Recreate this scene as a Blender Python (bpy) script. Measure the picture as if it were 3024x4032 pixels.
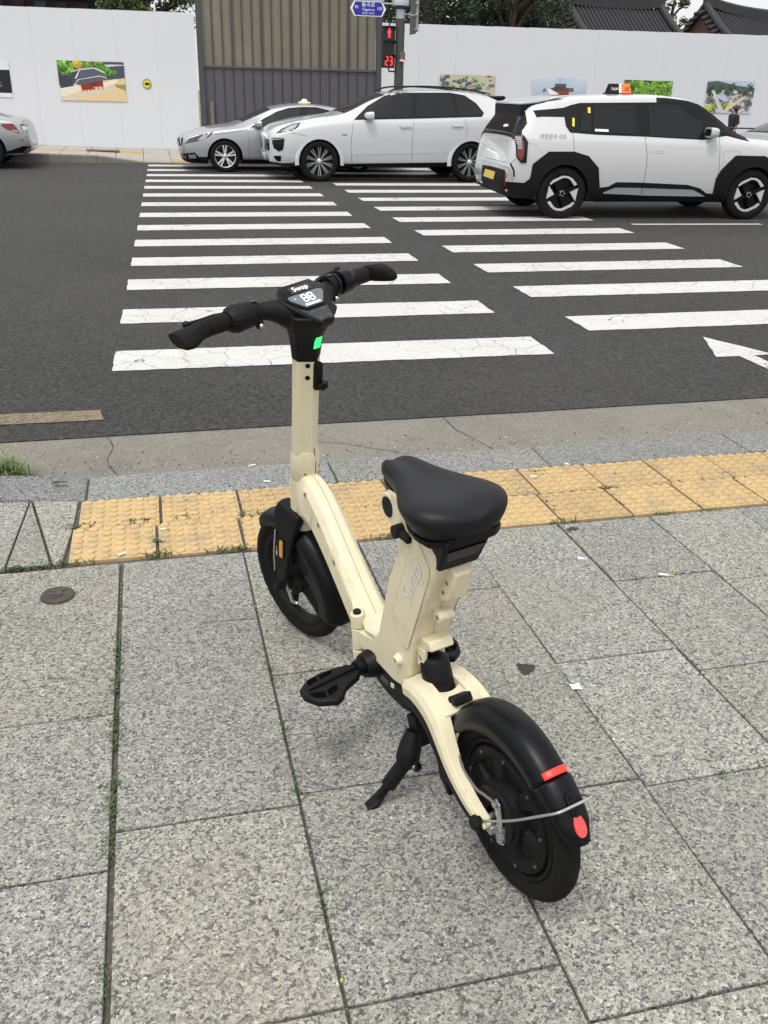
import bpy, bmesh, math, random
import numpy as np
from mathutils import Vector, Matrix
from mathutils.bvhtree import BVHTree
for o in list(bpy.data.objects): bpy.data.objects.remove(o)
SC = bpy.context.scene
COL = SC.collection
rnd = random.Random(7)
R = math.radians
# ---------------------------------------------------------------- camera
# world: x along the street (to the right), y across it (away), z up; camera 1.53 m above the pavement
YAW, PITCH, ROLL, CAMH = R(14.4), 0.4325319, 0.0251012, 1.53
def street(p):
    return Vector((p[0]*math.cos(YAW)+p[1]*math.sin(YAW), -p[0]*math.sin(YAW)+p[1]*math.cos(YAW), p[2]))
_f = Vector((0, math.cos(PITCH), -math.sin(PITCH))); _u = Vector((0, math.sin(PITCH), math.cos(PITCH))); _x = Vector((1, 0, 0))
_r = _x*math.cos(ROLL)+_u*math.sin(ROLL); _t = _u*math.cos(ROLL)-_x*math.sin(ROLL)
cam = bpy.data.cameras.new('camera'); camo = bpy.data.objects.new('camera', cam); COL.objects.link(camo)
cr, cu, cf = street(_r), street(_t), street(_f)
camo.matrix_world = Matrix(((cr.x, cu.x, -cf.x, 0), (cr.y, cu.y, -cf.y, 0), (cr.z, cu.z, -cf.z, CAMH), (0, 0, 0, 1)))
cam.sensor_fit = 'HORIZONTAL'; cam.sensor_width = 36; cam.lens = 36*3576.41/3024
cam.clip_start = 0.05; cam.clip_end = 2000
SC.camera = camo
SC.render.resolution_x, SC.render.resolution_y = 768, 1024
# ---------------------------------------------------------------- overcast sky and one soft sun
SUN_EL, SUN_AZ = R(66), R(215)
W = bpy.data.worlds.new('World'); SC.world = W; W.use_nodes = True
nt = W.node_tree; nt.nodes.clear()
sky = nt.nodes.new('ShaderNodeTexSky'); sky.sky_type = 'NISHITA'; sky.sun_disc = False
sky.sun_elevation = SUN_EL; sky.sun_rotation = SUN_AZ; sky.air_density = 1.0; sky.dust_density = 6.0; sky.ozone_density = 1.0
hs = nt.nodes.new('ShaderNodeHueSaturation'); hs.inputs['Saturation'].default_value = 0.12
# cloud deck: soft, low-contrast variation in every direction
tc = nt.nodes.new('ShaderNodeTexCoord'); cn = nt.nodes.new('ShaderNodeTexNoise'); cn.inputs['Scale'].default_value = 2.2; cn.inputs['Detail'].default_value = 5
cr_ = nt.nodes.new('ShaderNodeMapRange'); cr_.inputs[1].default_value = .3; cr_.inputs[2].default_value = .75; cr_.inputs[3].default_value = .92; cr_.inputs[4].default_value = 1.35
mx = nt.nodes.new('ShaderNodeVectorMath'); mx.operation = 'SCALE'
bg = nt.nodes.new('ShaderNodeBackground'); bg.inputs['Strength'].default_value = 0.15
wo = nt.nodes.new('ShaderNodeOutputWorld')
oc_ = nt.nodes.new('ShaderNodeMix'); oc_.data_type = 'RGBA'; oc_.inputs['Factor'].default_value = .68; oc_.inputs['B'].default_value = (4.95, 4.98, 5.03, 1)   # even cloud deck
nt.links.new(sky.outputs[0], hs.inputs['Color']); nt.links.new(hs.outputs[0], oc_.inputs['A']); nt.links.new(tc.outputs['Generated'], cn.inputs['Vector']); nt.links.new(cn.outputs['Fac'], cr_.inputs[0])
nt.links.new(oc_.outputs['Result'], mx.inputs[0]); nt.links.new(cr_.outputs[0], mx.inputs['Scale']); nt.links.new(mx.outputs[0], bg.inputs[0]); nt.links.new(bg.outputs[0], wo.inputs[0])
sl = bpy.data.lights.new('sun', 'SUN'); sl.energy = 1.1; sl.angle = R(15); sl.color = (1, .97, .92)
so = bpy.data.objects.new('sun', sl); COL.objects.link(so)
sd = Vector((math.sin(SUN_AZ)*math.cos(SUN_EL), math.cos(SUN_AZ)*math.cos(SUN_EL), math.sin(SUN_EL)))
so.rotation_euler = sd.to_track_quat('Z', 'Y').to_euler(); so.location = (0, 0, 30)
SC.view_settings.view_transform = 'Standard'; SC.view_settings.look = 'None'; SC.view_settings.gamma = 1
SC.view_settings.use_curve_mapping = False; SC.view_settings.exposure = 0.55
SC.render.engine = 'CYCLES'

# ---------------------------------------------------------------- helpers
def lin(c):
    return tuple(((x/255.)/12.92 if x/255. <= .04045 else ((x/255.+.055)/1.055)**2.4) for x in c)
MATS = {}
def M(name, col, rough=.5, metal=0., var=0., vs=6., bump=0., bs=60., coat=0., emit=0., spec=.5, dirt=0., dcol=(.12, .10, .08), ds=3., space='Object'):
    """principled material: base colour, noise tone variation (var), patches of dirt, fine bump"""
    if name in MATS: return MATS[name]
    m = bpy.data.materials.new(name); m.use_nodes = True; n = m.node_tree; b = n.nodes['Principled BSDF']
    c = (*col, 1)
    b.inputs['Base Color'].default_value = c; b.inputs['Roughness'].default_value = rough; b.inputs['Metallic'].default_value = metal
    b.inputs['Specular IOR Level'].default_value = spec
    if coat: b.inputs['Coat Weight'].default_value = coat; b.inputs['Coat Roughness'].default_value = .04
    if emit: b.inputs['Emission Color'].default_value = c; b.inputs['Emission Strength'].default_value = emit
    if var or bump or dirt:
        if space == 'World':
            g = n.nodes.new('ShaderNodeNewGeometry'); vec = g.outputs['Position']
        else:
            t = n.nodes.new('ShaderNodeTexCoord'); vec = t.outputs['Object']
    cur = None
    if var:
        a = n.nodes.new('ShaderNodeTexNoise'); a.inputs['Scale'].default_value = vs; a.inputs['Detail'].default_value = 6; a.inputs['Roughness'].default_value = .65
        n.links.new(vec, a.inputs['Vector'])
        r = n.nodes.new('ShaderNodeMapRange'); r.inputs[1].default_value = .3; r.inputs[2].default_value = .7; r.inputs[3].default_value = 1-var; r.inputs[4].default_value = 1+var
        n.links.new(a.outputs['Fac'], r.inputs[0])
        s = n.nodes.new('ShaderNodeVectorMath'); s.operation = 'SCALE'; s.inputs[0].default_value = col
        n.links.new(r.outputs[0], s.inputs['Scale']); cur = s.outputs[0]
        n.links.new(cur, b.inputs['Base Color'])
    if dirt:
        a = n.nodes.new('ShaderNodeTexNoise'); a.inputs['Scale'].default_value = ds; a.inputs['Detail'].default_value = 8; a.inputs['Roughness'].default_value = .75
        n.links.new(vec, a.inputs['Vector'])
        r = n.nodes.new('ShaderNodeMapRange'); r.inputs[1].default_value = .52; r.inputs[2].default_value = .72; r.inputs[4].default_value = dirt
        n.links.new(a.outputs['Fac'], r.inputs[0])
        x = n.nodes.new('ShaderNodeMix'); x.data_type = 'RGBA'; x.inputs['A'].default_value = c; x.inputs['B'].default_value = (*dcol, 1)
        if cur: n.links.new(cur, x.inputs['A'])
        n.links.new(r.outputs[0], x.inputs['Factor']); n.links.new(x.outputs['Result'], b.inputs['Base Color'])
    if bump:
        a = n.nodes.new('ShaderNodeTexNoise'); a.inputs['Scale'].default_value = bs; a.inputs['Detail'].default_value = 4
        n.links.new(vec, a.inputs['Vector'])
        p = n.nodes.new('ShaderNodeBump'); p.inputs['Strength'].default_value = bump; p.inputs['Distance'].default_value = .002
        n.links.new(a.outputs['Fac'], p.inputs['Height']); n.links.new(p.outputs[0], b.inputs['Normal'])
    MATS[name] = m
    return m
def V3(*a): return Vector(a)
class MB:
    def __init__(s): s.v = []; s.f = []; s.mi = []; s.cur = 0
    def add(s, vs, fs):
        o = len(s.v); s.v += [tuple(p) for p in vs]; s.f += [tuple(i+o for i in q) for q in fs]; s.mi += [s.cur]*len(fs); return s
    def box(s, c, d, rot=None):
        c = Vector(c); hx, hy, hz = d[0]/2, d[1]/2, d[2]/2
        p = [Vector((x, y, z)) for x in (-hx, hx) for y in (-hy, hy) for z in (-hz, hz)]
        if rot is not None: p = [rot @ q for q in p]
        return s.add([c+q for q in p], [(0, 1, 3, 2), (4, 6, 7, 5), (0, 4, 5, 1), (2, 3, 7, 6), (0, 2, 6, 4), (1, 5, 7, 3)])
    def loft(s, rings, cap=True, closed=True):
        n = len(rings[0]); vs = [p for r in rings for p in r]; fs = []
        for i in range(len(rings)-1):
            for j in range(n if closed else n-1):
                k = (j+1) % n; fs.append((i*n+j, i*n+k, (i+1)*n+k, (i+1)*n+j))
        if cap and closed: fs.append(tuple(range(n-1, -1, -1))); fs.append(tuple((len(rings)-1)*n+j for j in range(n)))
        return s.add(vs, fs)
    def prism(s, poly, h0, h1, fr):
        a = [fr(p[0], p[1], h0) for p in poly]; b = [fr(p[0], p[1], h1) for p in poly]
        return s.loft([a, b])
    def tube(s, pts, rad, n=8, cap=True, closed=False):
        pts = [Vector(p) for p in pts]
        if not hasattr(rad, '__len__'): rad = [rad]*len(pts)
        rings = []; up = None
        for i, p in enumerate(pts):
            if closed: t = pts[(i+1) % len(pts)]-pts[i-1]
            else: t = pts[min(i+1, len(pts)-1)]-pts[max(i-1, 0)]
            t.normalize()
            if up is None: up = t.orthogonal().normalized()
            up = (up-t*up.dot(t)); up = up.normalized() if up.length > 1e-6 else t.orthogonal().normalized()
            w = t.cross(up)
            rings.append([p+(up*math.cos(a)+w*math.sin(a))*rad[i] for a in [2*math.pi*k/n for k in range(n)]])
        if closed: rings.append(rings[0]); cap = False
        return s.loft(rings, cap)
    def lathe(s, prof, o, ax, n=32, loop=False, a0=0., a1=2*math.pi, ref=None):
        o = Vector(o); ax = Vector(ax).normalized(); e = (Vector(ref) if ref else ax.orthogonal()); e = (e-ax*e.dot(ax)).normalized(); w = ax.cross(e)
        full = abs(a1-a0-2*math.pi) < 1e-6; m = n if full else n+1; k = len(prof); vs = []; fs = []
        for i in range(m):
            a = a0+(a1-a0)*i/n; d = e*math.cos(a)+w*math.sin(a)
            vs += [o+d*r+ax*h for r, h in prof]
        for i in range(n):
            i2 = (i+1) % m
            for j in range(k if loop else k-1):
                j2 = (j+1) % k; fs.append((i*k+j, i*k+j2, i2*k+j2, i2*k+j))
        return s.add(vs, fs)
    def cyl(s, a, b, r, n=16, r2=None):
        return s.tube([a, b], [r, r if r2 is None else r2], n)
    def ball(s, c, r, nu=12, nv=8):
        if not hasattr(r, '__len__'): r = (r, r, r)
        c = Vector(c); rings = []
        for i in range(nv+1):
            t = math.pi*i/nv; rr = max(math.sin(t), 1e-3)
            rings.append([c+Vector((r[0]*rr*math.cos(2*math.pi*j/nu), r[1]*rr*math.sin(2*math.pi*j/nu), -r[2]*math.cos(t))) for j in range(nu)])
        return s.loft(rings)
    def mesh(s, name, smooth=38):
        me = bpy.data.meshes.new(name); me.from_pydata(s.v, [], s.f)
        bm = bmesh.new(); bm.from_mesh(me); bmesh.ops.remove_doubles(bm, verts=bm.verts, dist=1e-6)
        bmesh.ops.recalc_face_normals(bm, faces=bm.faces); bm.to_mesh(me); bm.free()
        if smooth:
            for p in me.polygons: p.use_smooth = True
            me.set_sharp_from_angle(angle=R(smooth))
        return me
    def build(s, name, mat, parent=None, smooth=38, bevel=0., seg=2, org=None, sub=0):
        if org is not None:
            s.v = [(p[0]-org[0], p[1]-org[1], p[2]-org[2]) for p in s.v]
        me = s.mesh(name, smooth)
        for m in (mat if isinstance(mat, (list, tuple)) else [mat]): me.materials.append(m)
        o = bpy.data.objects.new(name, me); COL.objects.link(o)
        if org is not None: o.location = org
        if parent is not None: o.parent = parent
        if bevel:
            b = o.modifiers.new('bevel', 'BEVEL'); b.width = bevel; b.segments = seg; b.limit_method = 'ANGLE'; b.angle_limit = R(40); b.harden_normals = False
            for p in me.polygons: p.use_smooth = True
        if sub:
            b = o.modifiers.new('sub', 'SUBSURF'); b.levels = b.render_levels = sub
        return o
def link(name, me, mat, parent=None, loc=None):
    if mat is not None:
        me.materials.clear()
        for m in (mat if isinstance(mat, (list, tuple)) else [mat]): me.materials.append(m)
    o = bpy.data.objects.new(name, me); COL.objects.link(o)
    if parent is not None: o.parent = parent
    if loc is not None: o.location = loc
    return o
def tag(o, label=None, cat=None, group=None, kind=None):
    if label: o['label'] = label
    if cat: o['category'] = cat
    if group: o['group'] = group
    if kind: o['kind'] = kind
    return o
def thing(name, label, cat, loc=(0, 0, 0), group=None, mat=None):
    o = bpy.data.objects.new(name, None); COL.objects.link(o); o.empty_display_size = .1
    if mat is not None: o.matrix_world = mat
    else: o.location = loc
    return tag(o, label, cat, group)
def copy_tree(o, parent=None):
    c = o.copy(); COL.objects.link(c); c.parent = parent
    for ch in [x for x in bpy.data.objects if x.parent == o]: copy_tree(ch, c)
    return c
def catmull(pts, k=6, closed=False):
    pts = [np.array(p, float) for p in pts]; n = len(pts); out = []
    for i in range(n if closed else n-1):
        p1, p2 = pts[i], pts[(i+1) % n]
        p0 = pts[i-1] if (i > 0 or closed) else p1; p3 = pts[(i+2) % n] if (i+2 < n or closed) else p2
        for j in range(k):
            t = j/k; out.append(.5*((2*p1)+(-p0+p2)*t+(2*p0-5*p1+4*p2-p3)*t*t+(-p0+3*p1-3*p2+p3)*t**3))
    if not closed: out.append(pts[-1])
    return out
def rrect(w, h, r, k=4):
    """rounded rectangle outline, centred"""
    pts = []
    for cx, cy, a in ((w/2-r, h/2-r, 0), (-w/2+r, h/2-r, 90), (-w/2+r, -h/2+r, 180), (w/2-r, -h/2+r, 270)):
        for i in range(k+1):
            t = R(a+90*i/k); pts.append((cx+r*math.cos(t), cy+r*math.sin(t)))
    return pts
def text_mesh(txt, size, depth=0.0, shear=0., bold=0., align='CENTER', space=1.):
    cu = bpy.data.curves.new('lettering', 'FONT'); cu.body = txt; cu.size = size; cu.extrude = depth; cu.align_x = align; cu.align_y = 'CENTER'; cu.shear = shear; cu.offset = bold
    cu.space_character = space; cu.resolution_u = 3
    o = bpy.data.objects.new('lettering', cu); COL.objects.link(o)
    dg = bpy.context.evaluated_depsgraph_get(); me = bpy.data.meshes.new_from_object(o.evaluated_get(dg))
    bpy.data.objects.remove(o); bpy.data.curves.remove(cu)
    return me
def text_obj(txt, size, mat, parent, origin, xdir, ydir, name='lettering', **k):
    me = text_mesh(txt, size, **k); x = Vector(xdir).normalized(); y = Vector(ydir).normalized(); z = x.cross(y).normalized(); y = z.cross(x)
    me.transform(Matrix(((x.x, y.x, z.x, origin[0]), (x.y, y.y, z.y, origin[1]), (x.z, y.z, z.z, origin[2]), (0, 0, 0, 1))))
    return link(name, me, mat, parent)
# ---------------------------------------------------------------- ground materials
class NG:
    def __init__(s, name):
        s.m = bpy.data.materials.new(name); s.m.use_nodes = True; s.t = s.m.node_tree; s.b = s.t.nodes['Principled BSDF']
        g = s.t.nodes.new('ShaderNodeNewGeometry'); s.pos = g.outputs['Position']
    def n(s, typ, **k):
        x = s.t.nodes.new(typ)
        for a, v in k.items(): setattr(x, a, v)
        return x
    def noise(s, sc, det=4, rough=.55, vec=None):
        x = s.n('ShaderNodeTexNoise'); x.inputs['Scale'].default_value = sc; x.inputs['Detail'].default_value = det; x.inputs['Roughness'].default_value = rough
        s.t.links.new(vec or s.pos, x.inputs['Vector']); return x.outputs['Fac']
    def vor(s, sc, feat='F1', vec=None, out='Color', rand=1.):
        x = s.n('ShaderNodeTexVoronoi', feature=feat); x.inputs['Scale'].default_value = sc; x.inputs['Randomness'].default_value = rand
        s.t.links.new(vec or s.pos, x.inputs['Vector']); return x.outputs[out]
    def rng(s, v, a, b, c, d):
        x = s.n('ShaderNodeMapRange'); 
        for i, q in zip((1, 2, 3, 4), (a, b, c, d)): x.inputs[i].default_value = q
        s.t.links.new(v, x.inputs[0]); return x.outputs[0]
    def math(s, op, a, b=None):
        x = s.n('ShaderNodeMath', operation=op)
        for i, q in enumerate((a, b)):
            if q is None: continue
            if isinstance(q, (int, float)): x.inputs[i].default_value = q
            else: s.t.links.new(q, x.inputs[i])
        return x.outputs[0]
    def mix(s, f, a, b, bt='MIX'):
        x = s.n('ShaderNodeMix', data_type='RGBA', blend_type=bt)
        for k, q in (('Factor', f), ('A', a), ('B', b)):
            if isinstance(q, (int, float)): x.inputs[k].default_value = q
            elif isinstance(q, tuple): x.inputs[k].default_value = (*q, 1)
            else: s.t.links.new(q, x.inputs[k])
        return x.outputs['Result']
    def ramp(s, v, stops):
        x = s.n('ShaderNodeValToRGB'); e = x.color_ramp.elements
        e[0].position, e[0].color = stops[0][0], (*stops[0][1], 1); e[1].position, e[1].color = stops[-1][0], (*stops[-1][1], 1)
        for p, c in stops[1:-1]:
            q = e.new(p); q.color = (*c, 1)
        s.t.links.new(v, x.inputs[0]); return x.outputs[0]
    def sep(s, c):
        x = s.n('ShaderNodeSeparateColor'); s.t.links.new(c, x.inputs[0]); return x.outputs[0]
    def scale(s, c, f):
        x = s.n('ShaderNodeVectorMath', operation='SCALE'); s.t.links.new(c, x.inputs[0])
        if isinstance(f, (int, float)): x.inputs['Scale'].default_value = f
        else: s.t.links.new(f, x.inputs['Scale'])
        return x.outputs[0]
    def warp(s, sc, amt):
        x = s.n('ShaderNodeTexNoise'); x.inputs['Scale'].default_value = sc; x.inputs['Detail'].default_value = 3; s.t.links.new(s.pos, x.inputs['Vector'])
        a = s.n('ShaderNodeVectorMath', operation='MULTIPLY_ADD'); s.t.links.new(x.outputs['Color'], a.inputs[0]); a.inputs[1].default_value = (amt,)*3; s.t.links.new(s.pos, a.inputs[2])
        return a.outputs[0]
    def bump(s, h, st=.3, d=.002):
        x = s.n('ShaderNodeBump'); x.inputs['Strength'].default_value = st; x.inputs['Distance'].default_value = d
        s.t.links.new(h, x.inputs['Height']); s.t.links.new(x.outputs[0], s.b.inputs['Normal'])
    def rand(s): return s.n('ShaderNodeObjectInfo').outputs['Random']
    def done(s, col, rough=.8):
        s.t.links.new(col, s.b.inputs['Base Color'])
        if isinstance(rough, (int, float)): s.b.inputs['Roughness'].default_value = rough
        else: s.t.links.new(rough, s.b.inputs['Roughness'])
        return s.m
def granite(name, tint=(1, 1, 1), k=1.):
    g = NG(name); w = g.warp(150, .010)
    nz = g.rng(g.noise(260, 2, .5), .25, .75, 0, 1)
    c1 = g.math('ADD', g.math('MULTIPLY', g.sep(g.vor(165, vec=w)), .70), g.math('MULTIPLY', nz, .30)); c2 = g.math('ADD', g.math('MULTIPLY', g.sep(g.vor(300, vec=w)), .6), g.math('MULTIPLY', nz, .4))
    a = g.ramp(c1, [(.12, (.028*k, .029*k, .031*k)), (.27, (.065*k, .066*k, .068*k)), (.39, (.125*k, .125*k, .122*k)), (.46, (.27*k, .265*k, .243*k)), (.70, (.34*k, .332*k, .30*k)), (.82, (.43*k, .42*k, .385*k)), (.92, (.66*k, .65*k, .61*k))])
    b = g.ramp(c2, [(.12, (.035*k, .036*k, .038*k)), (.36, (.12*k, .15*k, .145*k)), (.46, (.28*k, .275*k, .252*k)), (.78, (.365*k, .355*k, .325*k)), (.92, (.6*k, .59*k, .56*k))])
    c = g.mix(g.rng(g.noise(45, 2), .42, .58, .1, .6), a, b)
    c = g.mix(g.rng(g.noise(3.1, 6, .7), .42, .72, 0, .30), c, (.145*k, .14*k, .125*k))          # grime
    c = g.mix(g.rng(g.noise(1.3, 3), .5, .7, 0, .22), c, (.31*k, .275*k, .205*k))                 # warm stain
    c = g.mix(g.rng(g.vor(5.3, out='Distance', vec=g.warp(9, .06)), .012, .03, .55, 0), c, (.06, .058, .055))   # old gum spots
    c = g.scale(c, g.rng(g.rand(), 0, 1, .84, 1.02))
    rd = g.rand(); c = g.mix(1., c, g.mix(g.math('FRACT', g.math('MULTIPLY', rd, 7.3)), tuple(t*q for t, q in zip(tint, (.975, .99, 1.015))), tuple(t*q for t, q in zip(tint, (1.012, 1.0, .975)))), 'MULTIPLY')
    g.bump(g.noise(150, 3), .35, .0015)
    return g.done(c, .86)
m_granite = granite('granite_paving', (1.01, 1.0, .965), 1.02)
m_kerb = granite('granite_kerb', (.95, .97, 1.0), .84)
def concrete(name, a, b, sc=90):
    g = NG(name)
    c = g.mix(g.rng(g.noise(sc, 5, .7), .3, .7, 0, 1), a, b)
    c = g.mix(g.rng(g.noise(1.7, 8, .75), .45, .7, 0, .45), c, tuple(x*.55 for x in a))
    c = g.mix(g.rng(g.sep(g.vor(120)), .93, .96, 0, .55), c, (.05, .046, .04))
    c = g.mix(g.rng(g.sep(g.vor(150)), .03, .05, .4, 0), c, (.4, .38, .34))
    g.bump(g.noise(110, 4), .5, .003)
    return g.done(c, .9)
m_gutter = concrete('gutter_concrete', (.15, .137, .115), (.215, .20, .172), 140)
m_bed = concrete('joint_sand', (.06, .053, .042), (.125, .112, .092), 160)
m_farkerb = concrete('far_kerb_stone', (.17, .155, .13), (.25, .23, .20), 20)
m_farslab = concrete('far_paving', (.33, .315, .285), (.39, .375, .34), 14)
g = NG('asphalt')
c = g.mix(g.rng(g.noise(42, 9, .82), .44, .57, 0, 1), (.006, .0059, .0056), (.054, .053, .0505))
c = g.mix(g.rng(g.sep(g.vor(75, vec=g.warp(40, .03))), .955, .99, 0, .30), c, (.16, .157, .15))
c = g.mix(g.rng(g.sep(g.vor(85)), .02, .05, .6, 0), c, (.015, .015, .016))
c = g.scale(c, g.rng(g.noise(.55, 6, .65), .3, .7, .84, 1.16))
c = g.mix(g.rng(g.noise(.23, 4), .50, .68, 0, .30), c, (.065, .062, .058))
c = g.mix(g.rng(g.noise(.9, 6, .8), .60, .70, 0, .45), c, (.012, .012, .012))
# a few long wandering hairline cracks
cv = g.vor(.33, 'DISTANCE_TO_EDGE', vec=g.warp(2.3, .22), out='Distance')
c = g.mix(g.math('MULTIPLY', g.rng(cv, .002, .007, .7, 0), g.rng(g.noise(.4, 2), .48, .56, 0, 1)), c, (.012, .012, .012))
g.bump(g.noise(70, 6, .7), 1., .014)
m_asphalt = g.done(c, .82)
def paint(name, col, wear=.5, th=.56):
    g = NG(name)
    d = g.vor(4.2, 'DISTANCE_TO_EDGE', vec=g.warp(7, .12), out='Distance'); d2 = g.vor(10.5, 'DISTANCE_TO_EDGE', vec=g.warp(11, .06), out='Distance')
    msk = g.rng(g.noise(1.1, 3), .40, .56, 0, 1)
    k1 = g.math('MULTIPLY', g.rng(d, .003, .014, 1, 0), msk); k2 = g.math('MULTIPLY', g.rng(d2, .003, .013, .8, 0), g.rng(g.noise(1.9, 3), .46, .6, 0, 1))
    sp = g.math('MULTIPLY', g.rng(g.noise(60, 6, .78), th, th+.08, 0, .9), g.rng(g.noise(.9, 5, .7), .40, .62, .22, wear*1.6))
    f = g.math('MINIMUM', g.math('ADD', g.math('MAXIMUM', k1, k2), sp), 1.)
    base = g.mix(g.rng(g.noise(2.5, 6, .7), .35, .7, 0, .3), col, tuple(x*.62 for x in col))
    base = g.mix(g.rng(g.noise(40, 4), .35, .7, 0, .2), base, tuple(x*.6 for x in col))
    g.bump(g.noise(120, 3), .5, .003)
    return g.done(g.mix(f, base, (.06, .058, .055)), .7)
m_white = paint('white_road_paint', (.56, .555, .53), .7)
m_yellow = paint('faded_yellow_paint', (.24, .178, .095), 1.2, .47)
g = NG('tactile_yellow')
c = g.mix(g.rng(g.noise(18, 6, .7), .35, .7, 0, 1), (.50, .36, .175), (.41, .288, .135))
c = g.mix(g.rng(g.noise(5.0, 8, .78), .49, .66, 0, .75), c, (.26, .215, .15))
c = g.mix(g.rng(g.noise(70, 5, .7), .58, .70, 0, .6), c, (.11, .092, .07))
c = g.scale(c, g.rng(g.rand(), 0, 1, .9, 1.08)); g.bump(g.noise(220, 3), .3, .001)
m_tactile = g.done(c, .8)
def dome_shade(name, a, b_):
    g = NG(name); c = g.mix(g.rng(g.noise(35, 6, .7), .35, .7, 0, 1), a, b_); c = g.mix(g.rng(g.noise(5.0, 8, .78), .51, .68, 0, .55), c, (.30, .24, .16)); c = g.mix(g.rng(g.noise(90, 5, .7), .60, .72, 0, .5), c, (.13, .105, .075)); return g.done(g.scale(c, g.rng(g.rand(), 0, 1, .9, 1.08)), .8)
m_tac2 = dome_shade('tactile_dome_side', (.41, .285, .13), (.31, .215, .10)); m_tac3 = dome_shade('tactile_dome_top', (.62, .455, .235), (.53, .38, .19))  # pale tops and dark sides put the dome shading into the colour; noise is grime
m_stone = M('grit_dark', (.05, .048, .045), .9); m_stonew = M('grit_light', (.5, .48, .45), .9)

# ---------------------------------------------------------------- ground, road, gutter
b = MB(); b.add([(-400, -300, -.06), (400, -300, -.06), (400, 700, -.06), (-400, 700, -.06)], [(0, 1, 2, 3)])
tag(b.build('ground', M('far_soil', (.16, .14, .11), .95, var=.3, vs=.4), smooth=0), kind='structure')
b = MB(); n = 240; e0 = [(-60+140*i/n, 4.335+.006*rnd.uniform(-1, 1)) for i in range(n+1)]
b.add([(x, y, -.007) for x, y in e0]+[(x, 23.2, -.007) for x, _ in e0], [(i, i+1, n+2+i, n+1+i) for i in range(n)])
b.add([(x, y, -.007) for x, y in e0]+[(x, y+.002, -.03) for x, y in e0], [(i, n+1+i, n+2+i, i+1) for i in range(n)])
road = tag(b.build('road', m_asphalt, smooth=0), kind='structure')
b = MB(); n = 120; gx = [-40+100*i/n for i in range(n+1)]; gy = [3.79, 3.95, 4.15, 4.36]
gz = [-.012, -.022, -.020, -.012]
b.add([(x, y, z) for y, z in zip(gy, gz) for x in gx], [(j*(n+1)+i, j*(n+1)+i+1, (j+1)*(n+1)+i+1, (j+1)*(n+1)+i) for j in range(3) for i in range(n)])
gutter = tag(b.build('gutter', m_gutter), kind='structure')
m_crack = M('crack_dark', (.045, .042, .037), .95)
for cr0 in ([(1.417, 4.335), (1.433, 4.154), (1.455, 4.08), (1.493, 3.97), (1.512, 3.855), (1.518, 3.81)], [(.70, 4.10), (.826, 4.058), (.925, 3.988), (1.02, 3.93), (1.059, 3.887)], [(-.28, 4.33), (-.25, 4.2), (-.27, 4.02), (-.22, 3.83)]):
    p = catmull(cr0, 5); b = MB()
    for i in range(len(p)-1):
        w = .0010+.0018*rnd.random(); d = Vector((p[i+1][0]-p[i][0], p[i+1][1]-p[i][1])); nn = Vector((-d.y, d.x)).normalized()*w
        b.add([(p[i][0]-nn.x, p[i][1]-nn.y, 0), (p[i][0]+nn.x, p[i][1]+nn.y, 0), (p[i+1][0]+nn.x, p[i+1][1]+nn.y, 0), (p[i+1][0]-nn.x, p[i+1][1]-nn.y, 0)], [(0, 1, 2, 3)])
    b.v = [(x, y, (-.012-.0625*(y-3.79) if y < 3.95 else -.022+.01*(y-3.95) if y < 4.15 else -.020+.038*(y-4.15))+.004) for x, y, z in b.v]
    b.build('crack', m_crack, gutter, smooth=0)
# painted markings: children of the road
def mark(name, poly, mat, z=-.003):
    b = MB(); ring = []
    for i in range(len(poly)):
        p, q = Vector(poly[i]), Vector(poly[(i+1) % len(poly)]); k = max(1, int((q-p).length/.06)); nn = Vector((-(q-p).y, (q-p).x)).normalized()
        for j in range(k): ring.append(p.lerp(q, j/k)+nn*(rnd.uniform(-.006, .004) if j else 0))
    c = sum((Vector(p) for p in poly), Vector((0, 0)))/len(poly)
    b.add([(p.x-c.x, p.y-c.y, 0) for p in ring], [tuple(range(len(ring)))])
    o = b.build(name, mat, road, smooth=0); o.location = (c.x, c.y, z); return o
vk = [5.435, 6.655, 7.865, 9.025, 10.21, 11.42, 12.635, 13.875, 15.14, 16.365, 17.55, 18.75, 19.95, 21.15]
for v in vk:
    l0 = -.28+.0229*(v-5.46); r0 = 2.52+.0247*(v-5.41); t = .46; s = .02 if v < 8 else 0
    mark('crosswalk_stripe', [(l0, v+s), (r0, v-s), (r0+.02, v-s+t), (l0+.012, v+s+t)], m_white)
for v in [5.98, 7.17, 8.32, 9.5, 10.75, 11.97, 13.2, 14.45, 15.7, 16.95, 18.15, 19.35, 20.55]:
    l0 = 3.04+.0256*(v-5.98); r0 = 5.80+.026*(v-5.98)
    mark('crosswalk_stripe', [(l0, v), (r0, v), (r0+.02, v+.46), (l0+.012, v+.46)], m_white)
mark('road_arrow', [(3.78, 5.68), (3.565, 5.17), (3.735, 5.165), (3.735, 4.45), (3.845, 4.45), (3.845, 5.165), (4.0, 5.17)], m_white)
mark('lane_line', [(6.31, 11.50), (8.22, 11.40), (8.22, 11.50), (6.31, 11.60)], m_white)
mark('lane_line', [(10.2, 11.40), (13.2, 11.40), (13.2, 11.50), (10.2, 11.50)], m_white)
mark('edge_line', [(-3.2, 4.60), (-.30, 4.57), (-.325, 4.73), (-3.2, 4.78)], m_yellow)

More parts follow.
